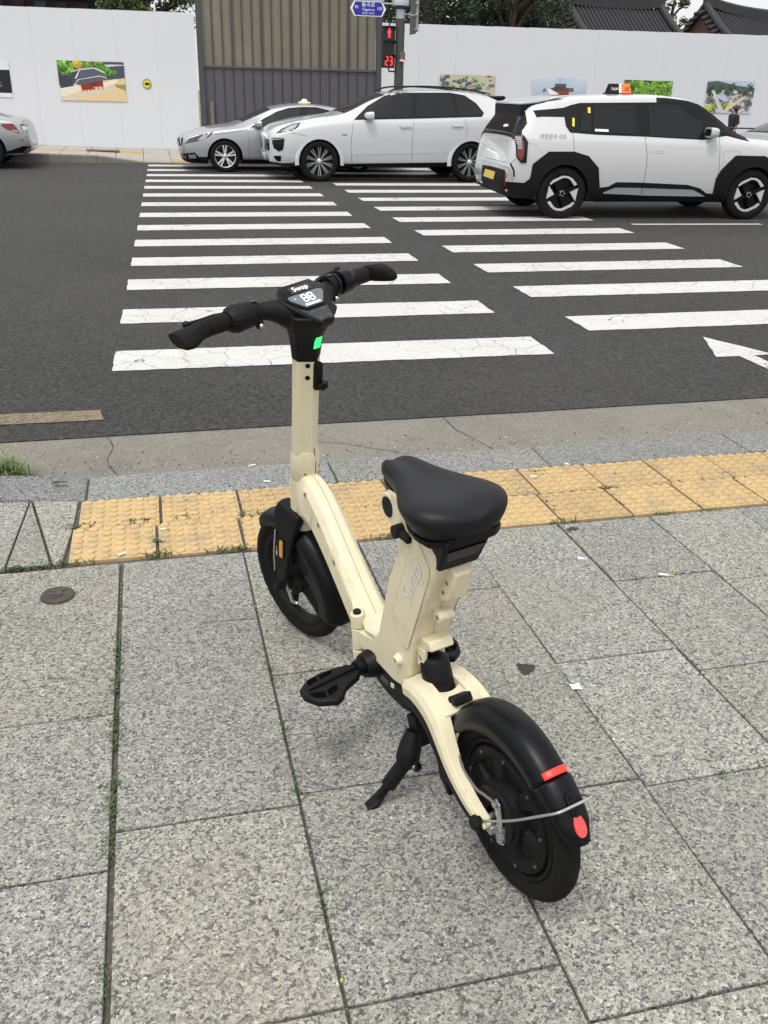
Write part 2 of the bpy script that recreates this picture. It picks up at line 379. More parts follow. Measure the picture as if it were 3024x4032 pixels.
# ---------------------------------------------------------------- near pavement
b = MB(); b.add([(-8, -4, -.014), (9, -4, -.014), (9, 3.80, -.014), (-8, 3.80, -.014)], [(0, 1, 2, 3)])
walk = tag(b.build('pavement', m_bed, smooth=0), kind='structure')
def slab(name, poly, parent, mat, z=0., th=.05, ch=.003, jit=.0012, zf=None):
    cx = sum(p[0] for p in poly)/len(poly); cy = sum(p[1] for p in poly)/len(poly)
    def ins(d):
        out = []; n = len(poly)
        for i in range(n):
            p, a, c = Vector(poly[i]), Vector(poly[i-1]), Vector(poly[(i+1) % n])
            e1 = (p-a).normalized(); e2 = (c-p).normalized(); n1 = Vector((-e1.y, e1.x)); n2 = Vector((-e2.y, e2.x))
            m = (n1+n2); m = m/max(m.dot(n1), .25)
            out.append((p.x+m.x*d-cx, p.y+m.y*d-cy))
        return out
    area = sum(poly[i-1][0]*poly[i][1]-poly[i][0]*poly[i-1][1] for i in range(len(poly)))
    sg = 1 if area > 0 else -1
    tx, ty, dz = rnd.uniform(-jit, jit)*2, rnd.uniform(-jit, jit)*2, rnd.uniform(-jit, jit)
    zz = (lambda x, y: dz+tx*x+ty*y) if zf is None else (lambda x, y: zf(x+cx, y+cy)+dz)
    rings = [[(x, y, zz(x, y)-th) for x, y in ins(0)], [(x, y, zz(x, y)-ch) for x, y in ins(0)], [(x, y, zz(x, y)-ch*.25) for x, y in ins(sg*ch*.5)], [(x, y, zz(x, y)) for x, y in ins(sg*ch*1.6)]]
    o = MB().loft(rings).build(name, mat, parent, smooth=0); o.location = (cx, cy, z); return o
colu = [-2.32, -1.88, -1.45, -1.03, -.61, -.19, .238, .664, 1.074, 1.478, 1.872, 2.274, 2.68, 3.08, 3.49, 3.9]
cuts = {-.61: [2.095, 1.54, .99, .45], -.19: [1.652, 1.113, .57], .238: [2.184, 1.685, 1.11, .6], .664: [2.543, 1.561, .985, .5],
        1.074: [2.072, 1.532, 1.0, .5], 1.478: [2.50, 1.95, 1.40, .85]}
for i in range(len(colu)-1):
    a, c = colu[i], colu[i+1]; ga = .007 if abs(a+.19) < .01 else .0035; gc = .007 if abs(c+.19) < .01 else .0035
    ks = [2.972]+cuts.get(a, [2.43-.28*(i % 2), 1.88-.28*(i % 2), 1.33-.28*(i % 2), .78-.28*(i % 2)])+[-.1, -.7, -1.3]
    sk = .012 if a < .7 else -.008
    for j in range(len(ks)-1):
        y1, y0 = ks[j]-.0035, ks[j+1]+.0035; e = .018*(y1-2.5) if a > .9 else 0
        if y1-y0 < .05: continue
        slab('paving_slab', [(a+ga, y0), (c-gc, y0), (c-gc-(.01 if a > .9 else 0)*(y1-y0), y1), (a+ga-(.01 if a > 1 else 0)*(y1-y0), y1)], walk, m_granite)
# tactile tiles: six by six truncated domes on each
tb = MB(); tw, td = .302, .267
tb.loft([[(x, y, z) for x, y in ((-tw/2+i, -td/2+i), (tw/2-i, -td/2+i), (tw/2-i, td/2-i), (-tw/2+i, td/2-i))] for z, i in ((-.04, 0), (-.002, 0), (0, .002))])
for i in range(6):
    for j in range(6):
        cx, cy = -tw/2+tw*(i+.5)/6, -td/2+td*(j+.5)/6
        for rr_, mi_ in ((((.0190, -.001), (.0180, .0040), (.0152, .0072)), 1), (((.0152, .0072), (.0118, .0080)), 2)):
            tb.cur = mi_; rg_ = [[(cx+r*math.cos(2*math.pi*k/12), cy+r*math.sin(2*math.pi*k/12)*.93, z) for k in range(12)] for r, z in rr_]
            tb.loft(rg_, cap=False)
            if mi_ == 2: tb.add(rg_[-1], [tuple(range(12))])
tme = bpy.data.meshes.new('tactile_tile'); tme.from_pydata(tb.v, [], tb.f)
tme.polygons.foreach_set('material_index', tb.mi)
_b = bmesh.new(); _b.from_mesh(tme); bmesh.ops.remove_doubles(_b, verts=_b.verts, dist=1e-6); bmesh.ops.recalc_face_normals(_b, faces=_b.faces); _b.to_mesh(tme); _b.free()
for p in tme.polygons: p.use_smooth = True
tme.set_sharp_from_angle(angle=R(40))
for i in range(-1, 13):
    for j, vv in enumerate((3.130, 3.4055)):
        if i < 0: continue
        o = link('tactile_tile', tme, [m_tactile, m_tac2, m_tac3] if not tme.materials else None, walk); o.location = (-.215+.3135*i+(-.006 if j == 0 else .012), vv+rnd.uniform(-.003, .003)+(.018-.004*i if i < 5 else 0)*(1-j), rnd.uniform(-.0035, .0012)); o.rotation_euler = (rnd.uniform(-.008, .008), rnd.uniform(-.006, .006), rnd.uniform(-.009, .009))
# cut slabs at the flare of the dropped kerb, rising slightly to the left
zl = lambda x, y: max(0, (-.36-x))*.05
for poly in ([(-1.45, 2.99), (-.582, 2.99), (-.556, 3.565), (-1.45, 3.57)], [(-.574, 3.0), (-.432, 3.0), (-.549, 3.56)], [(-.422, 3.0), (-.396, 3.0), (-.374, 3.30), (-.368, 3.545), (-.541, 3.565)], [(-2.6, 2.99), (-1.457, 2.99), (-1.457, 3.57), (-2.6, 3.57)]):
    slab('cut_slab', poly, walk, m_granite, zf=zl)
kb = MB(); kb.add([(-40, 3.545, -.016), (60, 3.545, -.016), (60, 3.80, -.016), (-40, 3.80, -.016)], [(0, 1, 2, 3)])
kerb = tag(kb.build('kerb', m_bed, smooth=0), kind='structure')
for a, c in ((-.335, .700), (.707, 1.692), (1.699, 2.727), (2.734, 3.76), (3.767, 4.8), (4.807, 5.84)):
    slab('kerb_stone', [(a, 3.548), (c, 3.548), (c, 3.806), (a, 3.806)], kerb, m_kerb, th=.12, ch=.006)
zk = lambda x, y: min(.10, max(0, (-.34-x))*.21)
slab('kerb_stone', [(-1.35, 3.575), (-.342, 3.552), (-.342, 3.806), (-1.35, 3.815)], kerb, m_kerb, th=.14, ch=.008, zf=zk)
slab('kerb_stone', [(-2.4, 3.58), (-1.357, 3.58), (-1.357, 3.815), (-2.4, 3.815)], kerb, m_kerb, th=.2, ch=.008, zf=lambda x, y: .10)
o = MB().add([(.06, 2.506, .0025), (.06, 2.5085, .0025), (.232, 2.5025, .0025), (.232, 2.4995, .0025)], [(0, 1, 2, 3)]).build('saw_cut', M('cut_dark', (.07, .066, .06), .95), walk, smooth=0)
# flat dark stains on the stone
for cx, cy, rx, ry, nm in ((.972, 2.06, .030, .030, 'tar_stain'), (1.507, 2.914, .026, .014, 'tar_stain'), (-.45, 3.69, .035, .014, 'tar_stain')):
    pts = []
    for k in range(26):
        a = 2*math.pi*k/26; q = .85+.18*math.sin(3*a+cx*40)+.12*math.sin(7*a)+rnd.uniform(-.10, .10); pts.append((rx*q*math.cos(a), ry*q*math.sin(a), 0))
    o = MB().add(pts, [tuple(range(26))]).build(nm, M('tar', (.022, .021, .022), .6, var=.4, vs=90), walk if cy < 3.5 else kerb, smooth=0); o.location = (cx, cy, .0035+(.028 if cx < -.4 else 0))
# iron survey cap set in the slab
t = thing('survey_cap', 'round rusty iron survey cap set in the slab left of the front wheel', 'cap', (-.39, 2.772, 0))
MB().lathe([(0, .009), (.038, .009), (.040, .0105), (.052, .008), (.0545, .003), (.055, -.005)], (0, 0, 0), (0, 0, 1), 40).build('rim', M('rusty_iron', (.060, .052, .046), .6, .3, var=.35, vs=60, bump=.4, bs=200), t)
b = MB()
for s in (-1, 1):
    b.tube([(s*.004, -.022, .0105), (s*.016, -.004, .011), (s*.010, .014, .011), (s*.022, .022, .0105)], .0022, 6)
b.tube([(-.026, .002, .0105), (.026, -.002, .0105)], .002, 6)
b.build('embossing', M('rusty_iron_light', (.085, .074, .066), .5, .3), t)
# ---------------------------------------------------------------- litter, grit, weeds
m_butt = M('cigarette_paper', (.72, .70, .65), .8); m_filter = M('cigarette_filter', (.55, .33, .12), .8, var=.2, vs=300)
butts = [(.364, 3.835, 20, .035, 'spent white cigarette stub in the gutter left of the steering column', 0), (.404, 3.60, -12, .030, 'bent white cigarette stub on the kerb stone behind the yellow tiles', 0),
         (-.034, 3.20, 5, .032, 'white cigarette stub lying among the domes of the left yellow tiles', 1), (-.188, 3.02, 35, .03, 'curled white cigarette stub at the front edge of the leftmost yellow tile', 0),
         (1.557, 3.43, -14, .03, 'small white cigarette stub on the yellow tiles right of the saddle', 0), (1.675, 2.494, -22, .052, 'tan tipped cigarette end lying across a slab joint at right', 1),
         (1.769, 3.548, -40, .022, 'tiny white stub where the kerb meets the yellow tiles at right', 0)]
for u, v, a, L, lab, ft in butts:
    z0 = -.012 if v > 3.82 else (.009 if 3.0 < v < 3.52 else .004)
    t = thing('cigarette_stub', lab, 'cigarette', (u, v, z0), 'cigarette stubs on the ground'); t.rotation_euler = (0, 0, R(a))
    MB().tube([(-L/2, 0, .0005), (-L*.1, .001, .001), (L*(.5 if not ft else .15), 0, .0005)], [.0036, .004, .0036], 8).build('paper', m_butt, t)
    if ft: MB().tube([(L*.15, 0, .0005), (L/2, 0, 0)], [.0038, .0038], 8).build('filter', m_filter, t)
b = MB(); q = [(.1*i, .1*j) for j in range(5) for i in range(5)]
b.add([(-.019+.038*i/4-.004*j/4, -.018+.036*j/4, .0045+.004*math.sin(i*1.1+j*.7)*(.4+.3*(j == 4))) for j in range(5) for i in range(5)], [(5*j+i, 5*j+i+1, 5*j+i+6, 5*j+i+5) for j in range(4) for i in range(4)])
o = b.build('paper_slip', M('white_slip', (.72, .74, .78), .7, var=.12, vs=90)); o.location = (1.077, 1.942, .002); o.rotation_euler = (0, 0, R(-8)); o.scale = (.78, .78, .78); tag(o, 'small crumpled white paper slip lying on a slab joint', 'paper')
o = MB().add([(-.016, -.006, .003), (.018, -.010, .0025), (-.010, .012, .007)], [(0, 1, 2)]).add([(-.016, -.006, .0025), (.018, -.010, .002), (-.010, .012, .0065)], [(2, 1, 0)]).build('paper_scrap', MATS['white_slip'], smooth=0); o.location = (1.436, 2.674, .001); tag(o, 'tiny triangular white paper scrap on the slabs right of the saddle', 'paper')
o = MB().add([(-.012, 0, .004), (0, -.006, .002), (.012, .001, .005), (.001, .007, .003)], [(0, 1, 2, 3)]).build('fallen_leaf', M('fresh_leaf', (.25, .42, .04), .5), smooth=0); o.location = (.24, 1.166, .001); o.rotation_euler = (0, 0, R(70)); o.scale = (.6, .6, .6); tag(o, 'small bright green leaf on the slab joint at the bottom', 'leaf')
b = MB()
def peb(u, v, s, z):
    a = rnd.random()*6.28; p = [(u+s*math.cos(a+k*1.57)*rnd.uniform(.6, 1.1), v+s*math.sin(a+k*1.57)*rnd.uniform(.6, 1.1), z) for k in range(4)]
    b.add(p+[(u, v, z+s*rnd.uniform(.6, 1.1))], [(0, 1, 4), (1, 2, 4), (2, 3, 4), (3, 0, 4)])
for k in range(1500):
    r = rnd.random(); b.cur = 1 if rnd.random() < .22 else 0
    if r < .36: u, v, z = rnd.uniform(-1.2, 3.4), min(4.3, 3.8+abs(rnd.gauss(0, .16))), -.018
    elif r < .62: u, v, z = rnd.uniform(-.4, 3.4), rnd.choice([3.54+rnd.gauss(0, .03), 3.268+rnd.gauss(0, .012), rnd.uniform(3.28, 3.54)]), .0015
    elif r < .72: u, v, z = -.215+.3135*(rnd.randint(0, 10)+.5)+rnd.gauss(0, .008), rnd.uniform(3.0, 3.54), -.001
    elif r < .90:
        c0 = rnd.choice([-.19, -.19, .238, .664, 1.074, 1.478, 1.872]); u, v, z = c0+rnd.gauss(0, .006), rnd.uniform(.9, 2.95), -.004
    else: u, v, z = rnd.uniform(-.9, 3), rnd.uniform(1.0, 3.0), .0005
    peb(u, v, rnd.choice([.0025, .0035, .0045, .006]) if r < .72 else rnd.choice([.0015, .0022, .003]), z)
gr = b.build('grit', [m_stone, m_stonew], smooth=0); tag(gr, 'scattered dark and pale grit along kerb, yellow tiles and slab joints', 'grit', kind='stuff')
gr.data.polygons.foreach_set('material_index', b.mi)
def blade(b, u, v, z, h, w, lean, az, curl=.6):
    d = Vector((math.cos(az), math.sin(az), 0)); s = Vector((-d.y, d.x, 0)); prev = None; p = Vector((u, v, z)); k = 4; pts = []
    for i in range(k+1):
        t = i/k; ang = lean+curl*t*t; q = Vector((u, v, z))+d*(h*t*math.sin(ang))+Vector((0, 0, h*t*math.cos(ang)))
        ww = w*(1-t)**.7*.5+.0002; pts += [q-s*ww, q+s*ww]
    b.add(pts, [(2*i, 2*i+1, 2*i+3, 2*i+2) for i in range(k)])
m_weed = M('weed_green', (.055, .085, .030), .7, var=.5, vs=40); m_grass = M('grass_green', (.10, .155, .045), .6, var=.45, vs=25); m_seed = M('seed_head', (.36, .34, .16), .8)
b = MB()
def weed(u, v, n, sp, h, along=0.):
    for k in range(n):
        blade(b, u+rnd.gauss(0, sp*(1 if not along else along)), v+rnd.gauss(0, sp), -.006, h*rnd.uniform(.3, 1), .0045*rnd.uniform(.6, 1.4), rnd.uniform(.2, 1.15), rnd.random()*6.28)
for u, v, n in [(-.186, 2.45, 26), (-.187, 2.387, 30), (-.189, 2.30, 14), (-.189, 2.236, 44), (-.192, 2.10, 14), (-.192, 2.04, 26), (-.19, 1.991, 40), (-.194, 1.807, 40), (-.196, 1.728, 50), (-.198, 1.628, 36), (.242, 2.218, 26), (.240, 1.943, 26), (.243, 1.712, 44), (.239, 1.352, 30), (-.255, 2.098, 10),
                (1.282, 1.548, 24), (1.415, 1.545, 10), (1.555, 2.498, 22), (1.76, 2.495, 12), (1.454, 2.975, 26), (1.491, 1.737, 10), (1.076, 1.835, 12), (.24, 1.05, 20), (-.2, 1.25, 18)]:
    for k in range(int(n*(1.9 if u < 0 else 1.3))): blade(b, u+rnd.gauss(0, .007), v+rnd.gauss(0, .026), -.008, rnd.uniform(.008, .030), .004*rnd.uniform(.6, 1.4), rnd.uniform(.2, 1.1), rnd.random()*6.28)
for u, v, n, su in [(-.519, 3.582, 70, .025), (-.566, 3.522, 50, .018), (-.386, 3.301, 60, .03), (-.328, 3.297, 40, .03), (-.129, 3.315, 80, .035), (.045, 3.305, 80, .035), (.284, 3.29, 70, .03), (-.071, 3.12, 30, .012), (-.08, 3.02, 60, .025), (-.038, 3.02, 40, .025), (.168, 3.005, 40, .03), (.235, 3.01, 50, .02), (.80, 3.0, 60, .05),
                    (-.435, 3.005, 130, .05), (-.53, 3.0, 150, .05), (-.62, 2.995, 120, .05), (-.75, 2.99, 80, .06), (1.52, 2.98, 30, .03), (1.95, 2.975, 40, .03), (2.15, 2.97, 30, .03), (1.60, 3.50, 30, .02), (1.83, 3.27, 40, .03), (.56, 2.995, 60, .04)]:
    for k in range(n): blade(b, u+rnd.gauss(0, su), v+rnd.gauss(0, .008), -.006, rnd.uniform(.010, .032), .0055*rnd.uniform(.6, 1.4), rnd.uniform(.2, 1.2), rnd.random()*6.28)
tag(b.build('joint_weeds', m_weed, smooth=0), 'low green weeds and moss growing in the pavement joints', 'weeds', kind='stuff')
b = MB(); sd_ = MB()
for k in range(420):
    u, v = -.73+rnd.gauss(0, .06), 3.90+rnd.gauss(0, .03); az = rnd.random()*6.28; h = rnd.uniform(.06, .17); ln = rnd.uniform(.1, .95)
    blade(b, u, v, -.015, h, .006, ln, az)
    if k % 9 == 0: 
        q = Vector((u+h*math.sin(ln+.3)*math.cos(az), v+h*math.sin(ln+.3)*math.sin(az), h*math.cos(ln+.3)-.015)); sd_.tube([q, q+Vector((.012*math.cos(az), .012*math.sin(az), .022))], [.004, .001], 5)
t = thing('grass_tuft', 'tuft of green grass with pale seed heads in the gutter at the left edge', 'grass', (-.72, 3.9, -.02))
b.build('blades', m_grass, t, smooth=0, ).location = (.72, -3.9, .02); sd_.build('seed_heads', m_seed, t).location = (.72, -3.9, .02)
# ---------------------------------------------------------------- far pavement
fz = lambda u: .115+.022*max(0, .2-u) if u < 3 else max(.012, .115-.0125*(u-3))
def kh(u):   # kerb height along the far side: dropped at the crossing
    if u < -.85: return 1.
    if u < .12: return 1-(u+.85)/.97
    if u < 6.2: return 0.
    return min(1, (u-6.2)/1.)
us = [-40, -20, -10]+[-6+.25*i for i in range(125)]+[40, 80]
def fzz(u, v):
    t = min(1, max(0, (v-22.25)/1.6)); k = kh(u); return fz(u)*(k+(1-k)*t)-.0*(1-k)
vs_ = [22.25, 22.7, 23.2, 23.85, 25.5, 31.]
b = MB(); n = len(us)
b.add([(u, v, fzz(u, v)-.02) for v in vs_ for u in us], [(j*n+i, j*n+i+1, (j+1)*n+i+1, (j+1)*n+i) for j in range(len(vs_)-1) for i in range(n-1)])
farw = tag(b.build('far_pavement', m_bed, smooth=0), kind='structure')
ff = lambda x, y: fzz(x, y)
u = -6.
while u < 8:
    for j in range(6):
        v0 = 22.27+.53*j; mt = m_farslab
        if j == 5 and False: continue
        slab('paving_slab', [(u+.006, v0), (u+.594, v0), (u+.594, v0+.522), (u+.006, v0+.522)], farw, M('far_tactile', (.42, .27, .11), .8, var=.25, vs=12) if ((j == 2 and u < -.2) or (j == 0 and .1 < u < 6.0)) else m_farslab, th=.03, ch=.004, jit=.0005, zf=lambda x, y: fzz(x, y))
    u += .6
b = MB(); ub = [x for x in us if -30 <= x <= 40]
fk = tag(MB().add([(-40, 22.02, -.02), (60, 22.02, -.02), (60, 22.3, -.02), (-40, 22.3, -.02)], [(0, 1, 2, 3)]).build('far_kerb', m_bed, smooth=0), kind='structure')
u = -8.
while u < 16:
    zz0, zz1 = fz(u)*kh(u)+.004, fz(u+1)*kh(u+1)+.004
    if zz0 > .012 or zz1 > .012:
        MB().loft([[(x, 22.06, -.03), (x, 22.06, max(z-.015, -.02)), (x, 22.075, max(z, -.006)), (x, 22.258, max(z, -.006)), (x, 22.258, -.03)] for x, z in ((u+.004, zz0), (u+.33, zz0+(zz1-zz0)*.33), (u+.66, zz0+(zz1-zz0)*.66), (u+.996, zz1))]).build('kerb_stone', m_farkerb, fk, smooth=30)
    u += 1.
b = MB()
b.box((-.9, 23.6, 0), (.75, .35, .004)); o = b.build('drain_cover', M('iron_cover', (.09, .085, .08), .7, .3), farw, smooth=0); o.location = (0, 0, .147); o.rotation_euler = (0, R(1.26), 0)

# ---------------------------------------------------------------- hoardings
HV = 25.4
m_hoard = M('hoarding_white', (.635, .65, .685), .55, var=.025, vs=.7, dirt=.10, dcol=(.45, .46, .49), ds=.35)
def hoarding(name, label, u0, u1, w, ztop, zbot):
    t = thing(name, label, 'hoarding', ((u0+u1)/2, HV, 0)); u = u0; k = 0
    while u < u1-.05:
        e = min(u+w, u1); zt = ztop(u); z0 = zbot(e)-.01; dy = rnd.uniform(-.001, .001)
        o = MB().box(((e-u)/2, 0, (zt+z0)/2), (e-u-.0015, .03, zt-z0)).build('panel', m_hoard, t, smooth=0)
        o.location = (u-(u0+u1)/2, .02+dy, 0); o.rotation_euler = (rnd.uniform(-.0008, .0008), 0, rnd.uniform(-.0015, .0015)); u = e; k += 1
    for k in range(int((u1-u0)/1.9)+1):
        MB().box((u0+.3+1.9*k-(u0+u1)/2, .09, 1.55), (.06, .06, 3.1)).build('post', M('scaffold_steel', (.25, .25, .26), .5, .7), t, smooth=0)
    return t
hoarding('site_hoarding', 'plain white hoarding with palace photo and yellow arrow left of the gate', -9.0, 1.50, .95, lambda u: 3.152+.006*(u+2.9), lambda u: fzz(u, 25.4))
hoarding('site_hoarding', 'long white hoarding with four photo panels behind the white cars', 6.16, 27.0, 1.0, lambda u: 3.146+.0085*(u-6.8), lambda u: fzz(u, 25.4))
# ---------------------------------------------------------------- steel gate between them
t = thing('site_gate', 'tall steel gate with grey lower sheets and tan mesh upper panels', 'gate', (3.83, 25.5, 0))
m_gate = M('gate_grey', (.080, .078, .092), .5, var=.06, vs=2, dirt=.15, ds=2); m_rib = M('gate_rib', (.062, .058, .066), .5)
g = NG('gate_mesh_tan'); c = g.mix(g.rng(g.noise(1.3, 7, .7), .35, .7, 0, 1), (.185, .168, .125), (.25, .23, .178)); c = g.mix(g.rng(g.vor(90, out='Distance'), .25, .5, 0, .3), c, (.13, .115, .085))
m_tan = g.done(c, .6)
for x0, x1, zt in ((1.50, 1.63, 5.6), (6.03, 6.17, 5.6)): MB().box(((x0+x1)/2-3.83, -.02, zt/2), (x1-x0, .14, zt)).build('post', m_rib, t, bevel=.006)
sp = (6.03-1.63)/18
for k in range(18):
    xa = 1.63+sp*k-3.83
    o = MB().box((0, 0, 1.06), (sp-.012, .02, 1.88)).build('lower_sheet', m_gate, t, smooth=0); o.location = (xa+sp/2, .02+rnd.uniform(-.003, .003), 0)
    o = MB().box((0, 0, 3.80), (sp-.012, .012, 3.50)).build('mesh_panel', m_tan, t, smooth=0); o.location = (xa+sp/2, .04, 0)
    if k:
        big = k % 3 == 0; w = .055 if big else .022; d = .07 if big else .04
        o = MB().box((0, 0, 3.80), (w, d, 3.52)).build('rib', m_rib, t, bevel=.004); o.location = (xa, .0, 0)
        o = MB().box((0, 0, 1.06), (.012, .03, 1.9)).build('lower_rib', M('gate_groove', (.03, .029, .033), .6), t, smooth=0); o.location = (xa, .0, 0)
MB().box((0, .0, 2.025), (4.40, .06, .055)).build('mid_rail', m_gate, t, bevel=.005)
MB().box((0, .0, 5.58), (4.40, .08, .08)).build('top_rail', m_rib, t, bevel=.005)
MB().box((-2.05, -.04, .95), (.10, .03, .55)).build('hinge_plate', M('worn_plate', (.16, .13, .11), .7), t, bevel=.004)

# ---------------------------------------------------------------- photo panels: flat prints, painted per face
def inpoly(X, Y, poly):
    r = np.zeros(X.shape, bool); n = len(poly)
    for i in range(n):
        x1, y1 = poly[i]; x2, y2 = poly[(i+1) % n]
        c = ((y1 > Y) != (y2 > Y)) & (X < (x2-x1)*(Y-y1)/((y2-y1) or 1e-9)+x1); r ^= c
    return r
class Pic:
    def __init__(s, w, h, seed):
        s.w, s.h = w, h; s.rg = np.random.RandomState(seed); s.X, s.Y = np.meshgrid((np.arange(w)+.5)/w, (np.arange(h)+.5)/h); s.im = np.zeros((h, w, 3)); s.im[:] = (200, 200, 200)
    def poly(s, p, c, j=0):
        m = inpoly(s.X, s.Y, p); s.im[m] = np.array(c)+(s.rg.uniform(-j, j, (m.sum(), 1)) if j else 0); return s
    def blob(s, x, y, r, cols, n=40, q=.24, asp=1.6):
        for k in range(int(n*2.2)):
            a = s.rg.uniform(0, 6.28); d = r*math.sqrt(s.rg.uniform()); cx, cy = x+d*math.cos(a), y+d*math.sin(a)*asp; rr = r*q*s.rg.uniform(.5, 1.2)
            m = ((s.X-cx)**2+((s.Y-cy)/asp)**2) < rr*rr; f = s.rg.randint(len(cols)); top = .75+.5*(1-(cy-y+r*asp)/(2*r*asp)); s.im[m] = np.array(cols[f])*top
        return s
    def houses(s, x0, x1, y0, y1, n, cols, sz=.05):
        for k in range(n):
            x, y = s.rg.uniform(x0, x1), y0+(y1-y0)*k/n; w = sz*s.rg.uniform(.5, 1.4)*(.5+y); h = w*s.rg.uniform(.5, 1.); a = s.rg.uniform(-.5, .5); c = cols[s.rg.randint(len(cols))]
            P = lambda dx, dy: (x+dx*math.cos(a)-dy*math.sin(a), y+1.6*(dx*math.sin(a)+dy*math.cos(a)))
            s.poly([P(-w, -h), P(w, -h), P(w, 0), P(-w, 0)], c, 8); s.poly([P(-w, 0), P(w, 0), P(w, h*.5), P(-w, h*.5)], [q*.55+60 for q in c], 8)
        return s
    def obj(s, name, label, u0, u1, z0, z1, group='photo panels on the hoarding', cat='photo panel', v=HV-.012):
        w, h = s.w, s.h; b = MB()
        b.add([((u1-u0)*(i/w-.5), 0, (z1-z0)*(.5-j/h)) for j in range(h+1) for i in range(w+1)], [(j*(w+1)+i, (j+1)*(w+1)+i, (j+1)*(w+1)+i+1, j*(w+1)+i+1) for j in range(h) for i in range(w)])
        me = bpy.data.meshes.new(name); me.from_pydata(b.v, [], b.f); a = me.color_attributes.new('print', 'FLOAT_COLOR', 'CORNER')
        s.im = s.im*(1+s.rg.normal(0, .035, (s.h, s.w, 1))); im = np.clip(s.im, 0, 255)/255.; im = np.where(im <= .04045, im/12.92, ((im+.055)/1.055)**2.4).reshape(-1, 3)*.92
        a.data.foreach_set('color', np.repeat(np.c_[im, np.ones(len(im))], 4, 0).ravel())
        if 'print' not in MATS:
            m = bpy.data.materials.new('printed_sheet'); m.use_nodes = True; q = m.node_tree.nodes.new('ShaderNodeVertexColor'); q.layer_name = 'print'
            bs = m.node_tree.nodes['Principled BSDF']; m.node_tree.links.new(q.outputs[0], bs.inputs['Base Color']); bs.inputs['Roughness'].default_value = .45; MATS['print'] = m
        o = link(name, me, MATS['print']); o.location = ((u0+u1)/2, v, (z0+z1)/2); return tag(o, label, cat, group)
GR = [(70, 125, 40), (110, 165, 50), (150, 185, 70), (45, 90, 35), (90, 150, 45)]; AU = [(190, 165, 40), (210, 180, 60), (160, 140, 40)]; DK = [(40, 62, 40), (55, 78, 48), (30, 48, 34), (62, 88, 52)]
p = Pic(168, 96, 3); p.im[:] = (70, 75, 90)
p.poly([(0, .62), (1, .40), (1, 1), (0, 1)], (226, 200, 152), 7).poly([(0, .95), (.35, .80), (1, .56), (1, .62), (.4, .88), (.1, 1), (0, 1)], (212, 205, 192), 6)
p.poly([(0, .22), (.2, .22), (.22, .75), (.02, .82)], (52, 58, 74), 6).poly([(.0, .70), (.3, .60), (.32, .74), (.08, .90), (0, .90)], (232, 224, 204), 6)
p.blob(.11, .16, .11, GR, 70).blob(.19, .27, .06, GR, 40).blob(.30, .09, .07, AU, 40).blob(.45, .10, .07, GR, 30).blob(.56, .06, .03, [(150, 50, 35)], 16).blob(.64, .12, .08, GR, 50).blob(.72, .24, .08, GR, 50).blob(.82, .25, .06, GR, 30)
p.poly([(.70, .07), (1, .06), (1, .14), (.76, .15)], (208, 208, 214), 6).poly([(.74, .13), (1, .08), (1, .2), (.8, .2)], (70, 76, 96), 6)
p.poly([(.66, .54), (.87, .42), (.88, .52), (.67, .65)], (236, 228, 208), 5).poly([(.83, .56), (1, .56), (1, .72), (.86, .64)], (150, 150, 70), 12)
p.poly([(.33, .47), (.66, .36), (.66, .62), (.34, .66)], (96, 30, 30), 8).poly([(.32, .60), (.50, .56), (.52, .70), (.34, .74)], (150, 42, 36), 10).poly([(.54, .54), (.66, .50), (.66, .60), (.56, .64)], (150, 42, 36), 10)
for x in (.34, .40, .46, .52, .58, .64): p.poly([(x, .58-.1*(x-.3)), (x+.012, .58-.1*(x-.3)), (x+.012, .78-.22*(x-.3)), (x, .78-.22*(x-.3))], (140, 36, 32))
p.poly([(.24, .57), (.30, .48), (.62, .38), (.72, .42), (.70, .46), (.30, .61)], (88, 92, 98), 7).poly([(.24, .57), (.30, .47), (.62, .37), (.73, .42), (.72, .40), (.62, .35), (.29, .46), (.24, .55)], (226, 226, 224))
p.poly([(.19, .43), (.27, .41), (.33, .22), (.55, .17), (.70, .28), (.68, .32), (.26, .44)], (84, 90, 112), 7).poly([(.18, .28), (.32, .20), (.30, .23), (.20, .30)], (226, 226, 224)).poly([(.32, .20), (.55, .15), (.71, .27), (.70, .29), (.54, .175), (.33, .225)], (228, 228, 226)).poly([(.32, .21), (.335, .21), (.265, .44), (.24, .44)], (222, 222, 220)).poly([(.19, .29), (.31, .23), (.25, .41), (.19, .42)], (58, 64, 84), 6)
p.obj('photo_panel', 'photo of a two storey palace gate with grey tiled roofs left of the steel gate', -1.835, -.29, 1.18, 2.05)
p = Pic(60, 60, 5); p.im[:] = (222, 226, 232); p.poly([(0, .26), (1, .26), (1, .88), (0, .88)], (14, 14, 17))
for k in range(3):
    for i in range(24):
        if p.rg.uniform() < .8: p.poly([(.35+.022*i, .60+.045*k), (.368+.022*i, .60+.045*k), (.368+.022*i, .622+.045*k), (.35+.022*i, .622+.045*k)], (120, 120, 124))
p.obj('text_panel', 'black text panel cut off by the left edge', -4.48, -2.93, 1.22, 2.03)
p = Pic(160, 92, 8); p.im[:] = (196, 190, 165); p.houses(0, 1, .02, .98, 46, [(92, 104, 128), (76, 82, 96), (150, 150, 152)], .06)
for k in range(46): p.blob(p.rg.uniform(), p.rg.uniform()**.8, .042, GR+DK, 10)
p.blob(.30, .55, .10, [(176, 178, 110), (150, 160, 80)], 20).houses(.3, 1, .15, 1, 14, [(96, 110, 140), (80, 92, 124), (150, 155, 165)], .045)
p.obj('photo_panel', 'aerial photo of blue roofed houses among trees above the roof rails of the middle car', 7.74, 9.30, 1.17, 2.0)
p = Pic(160, 92, 9)
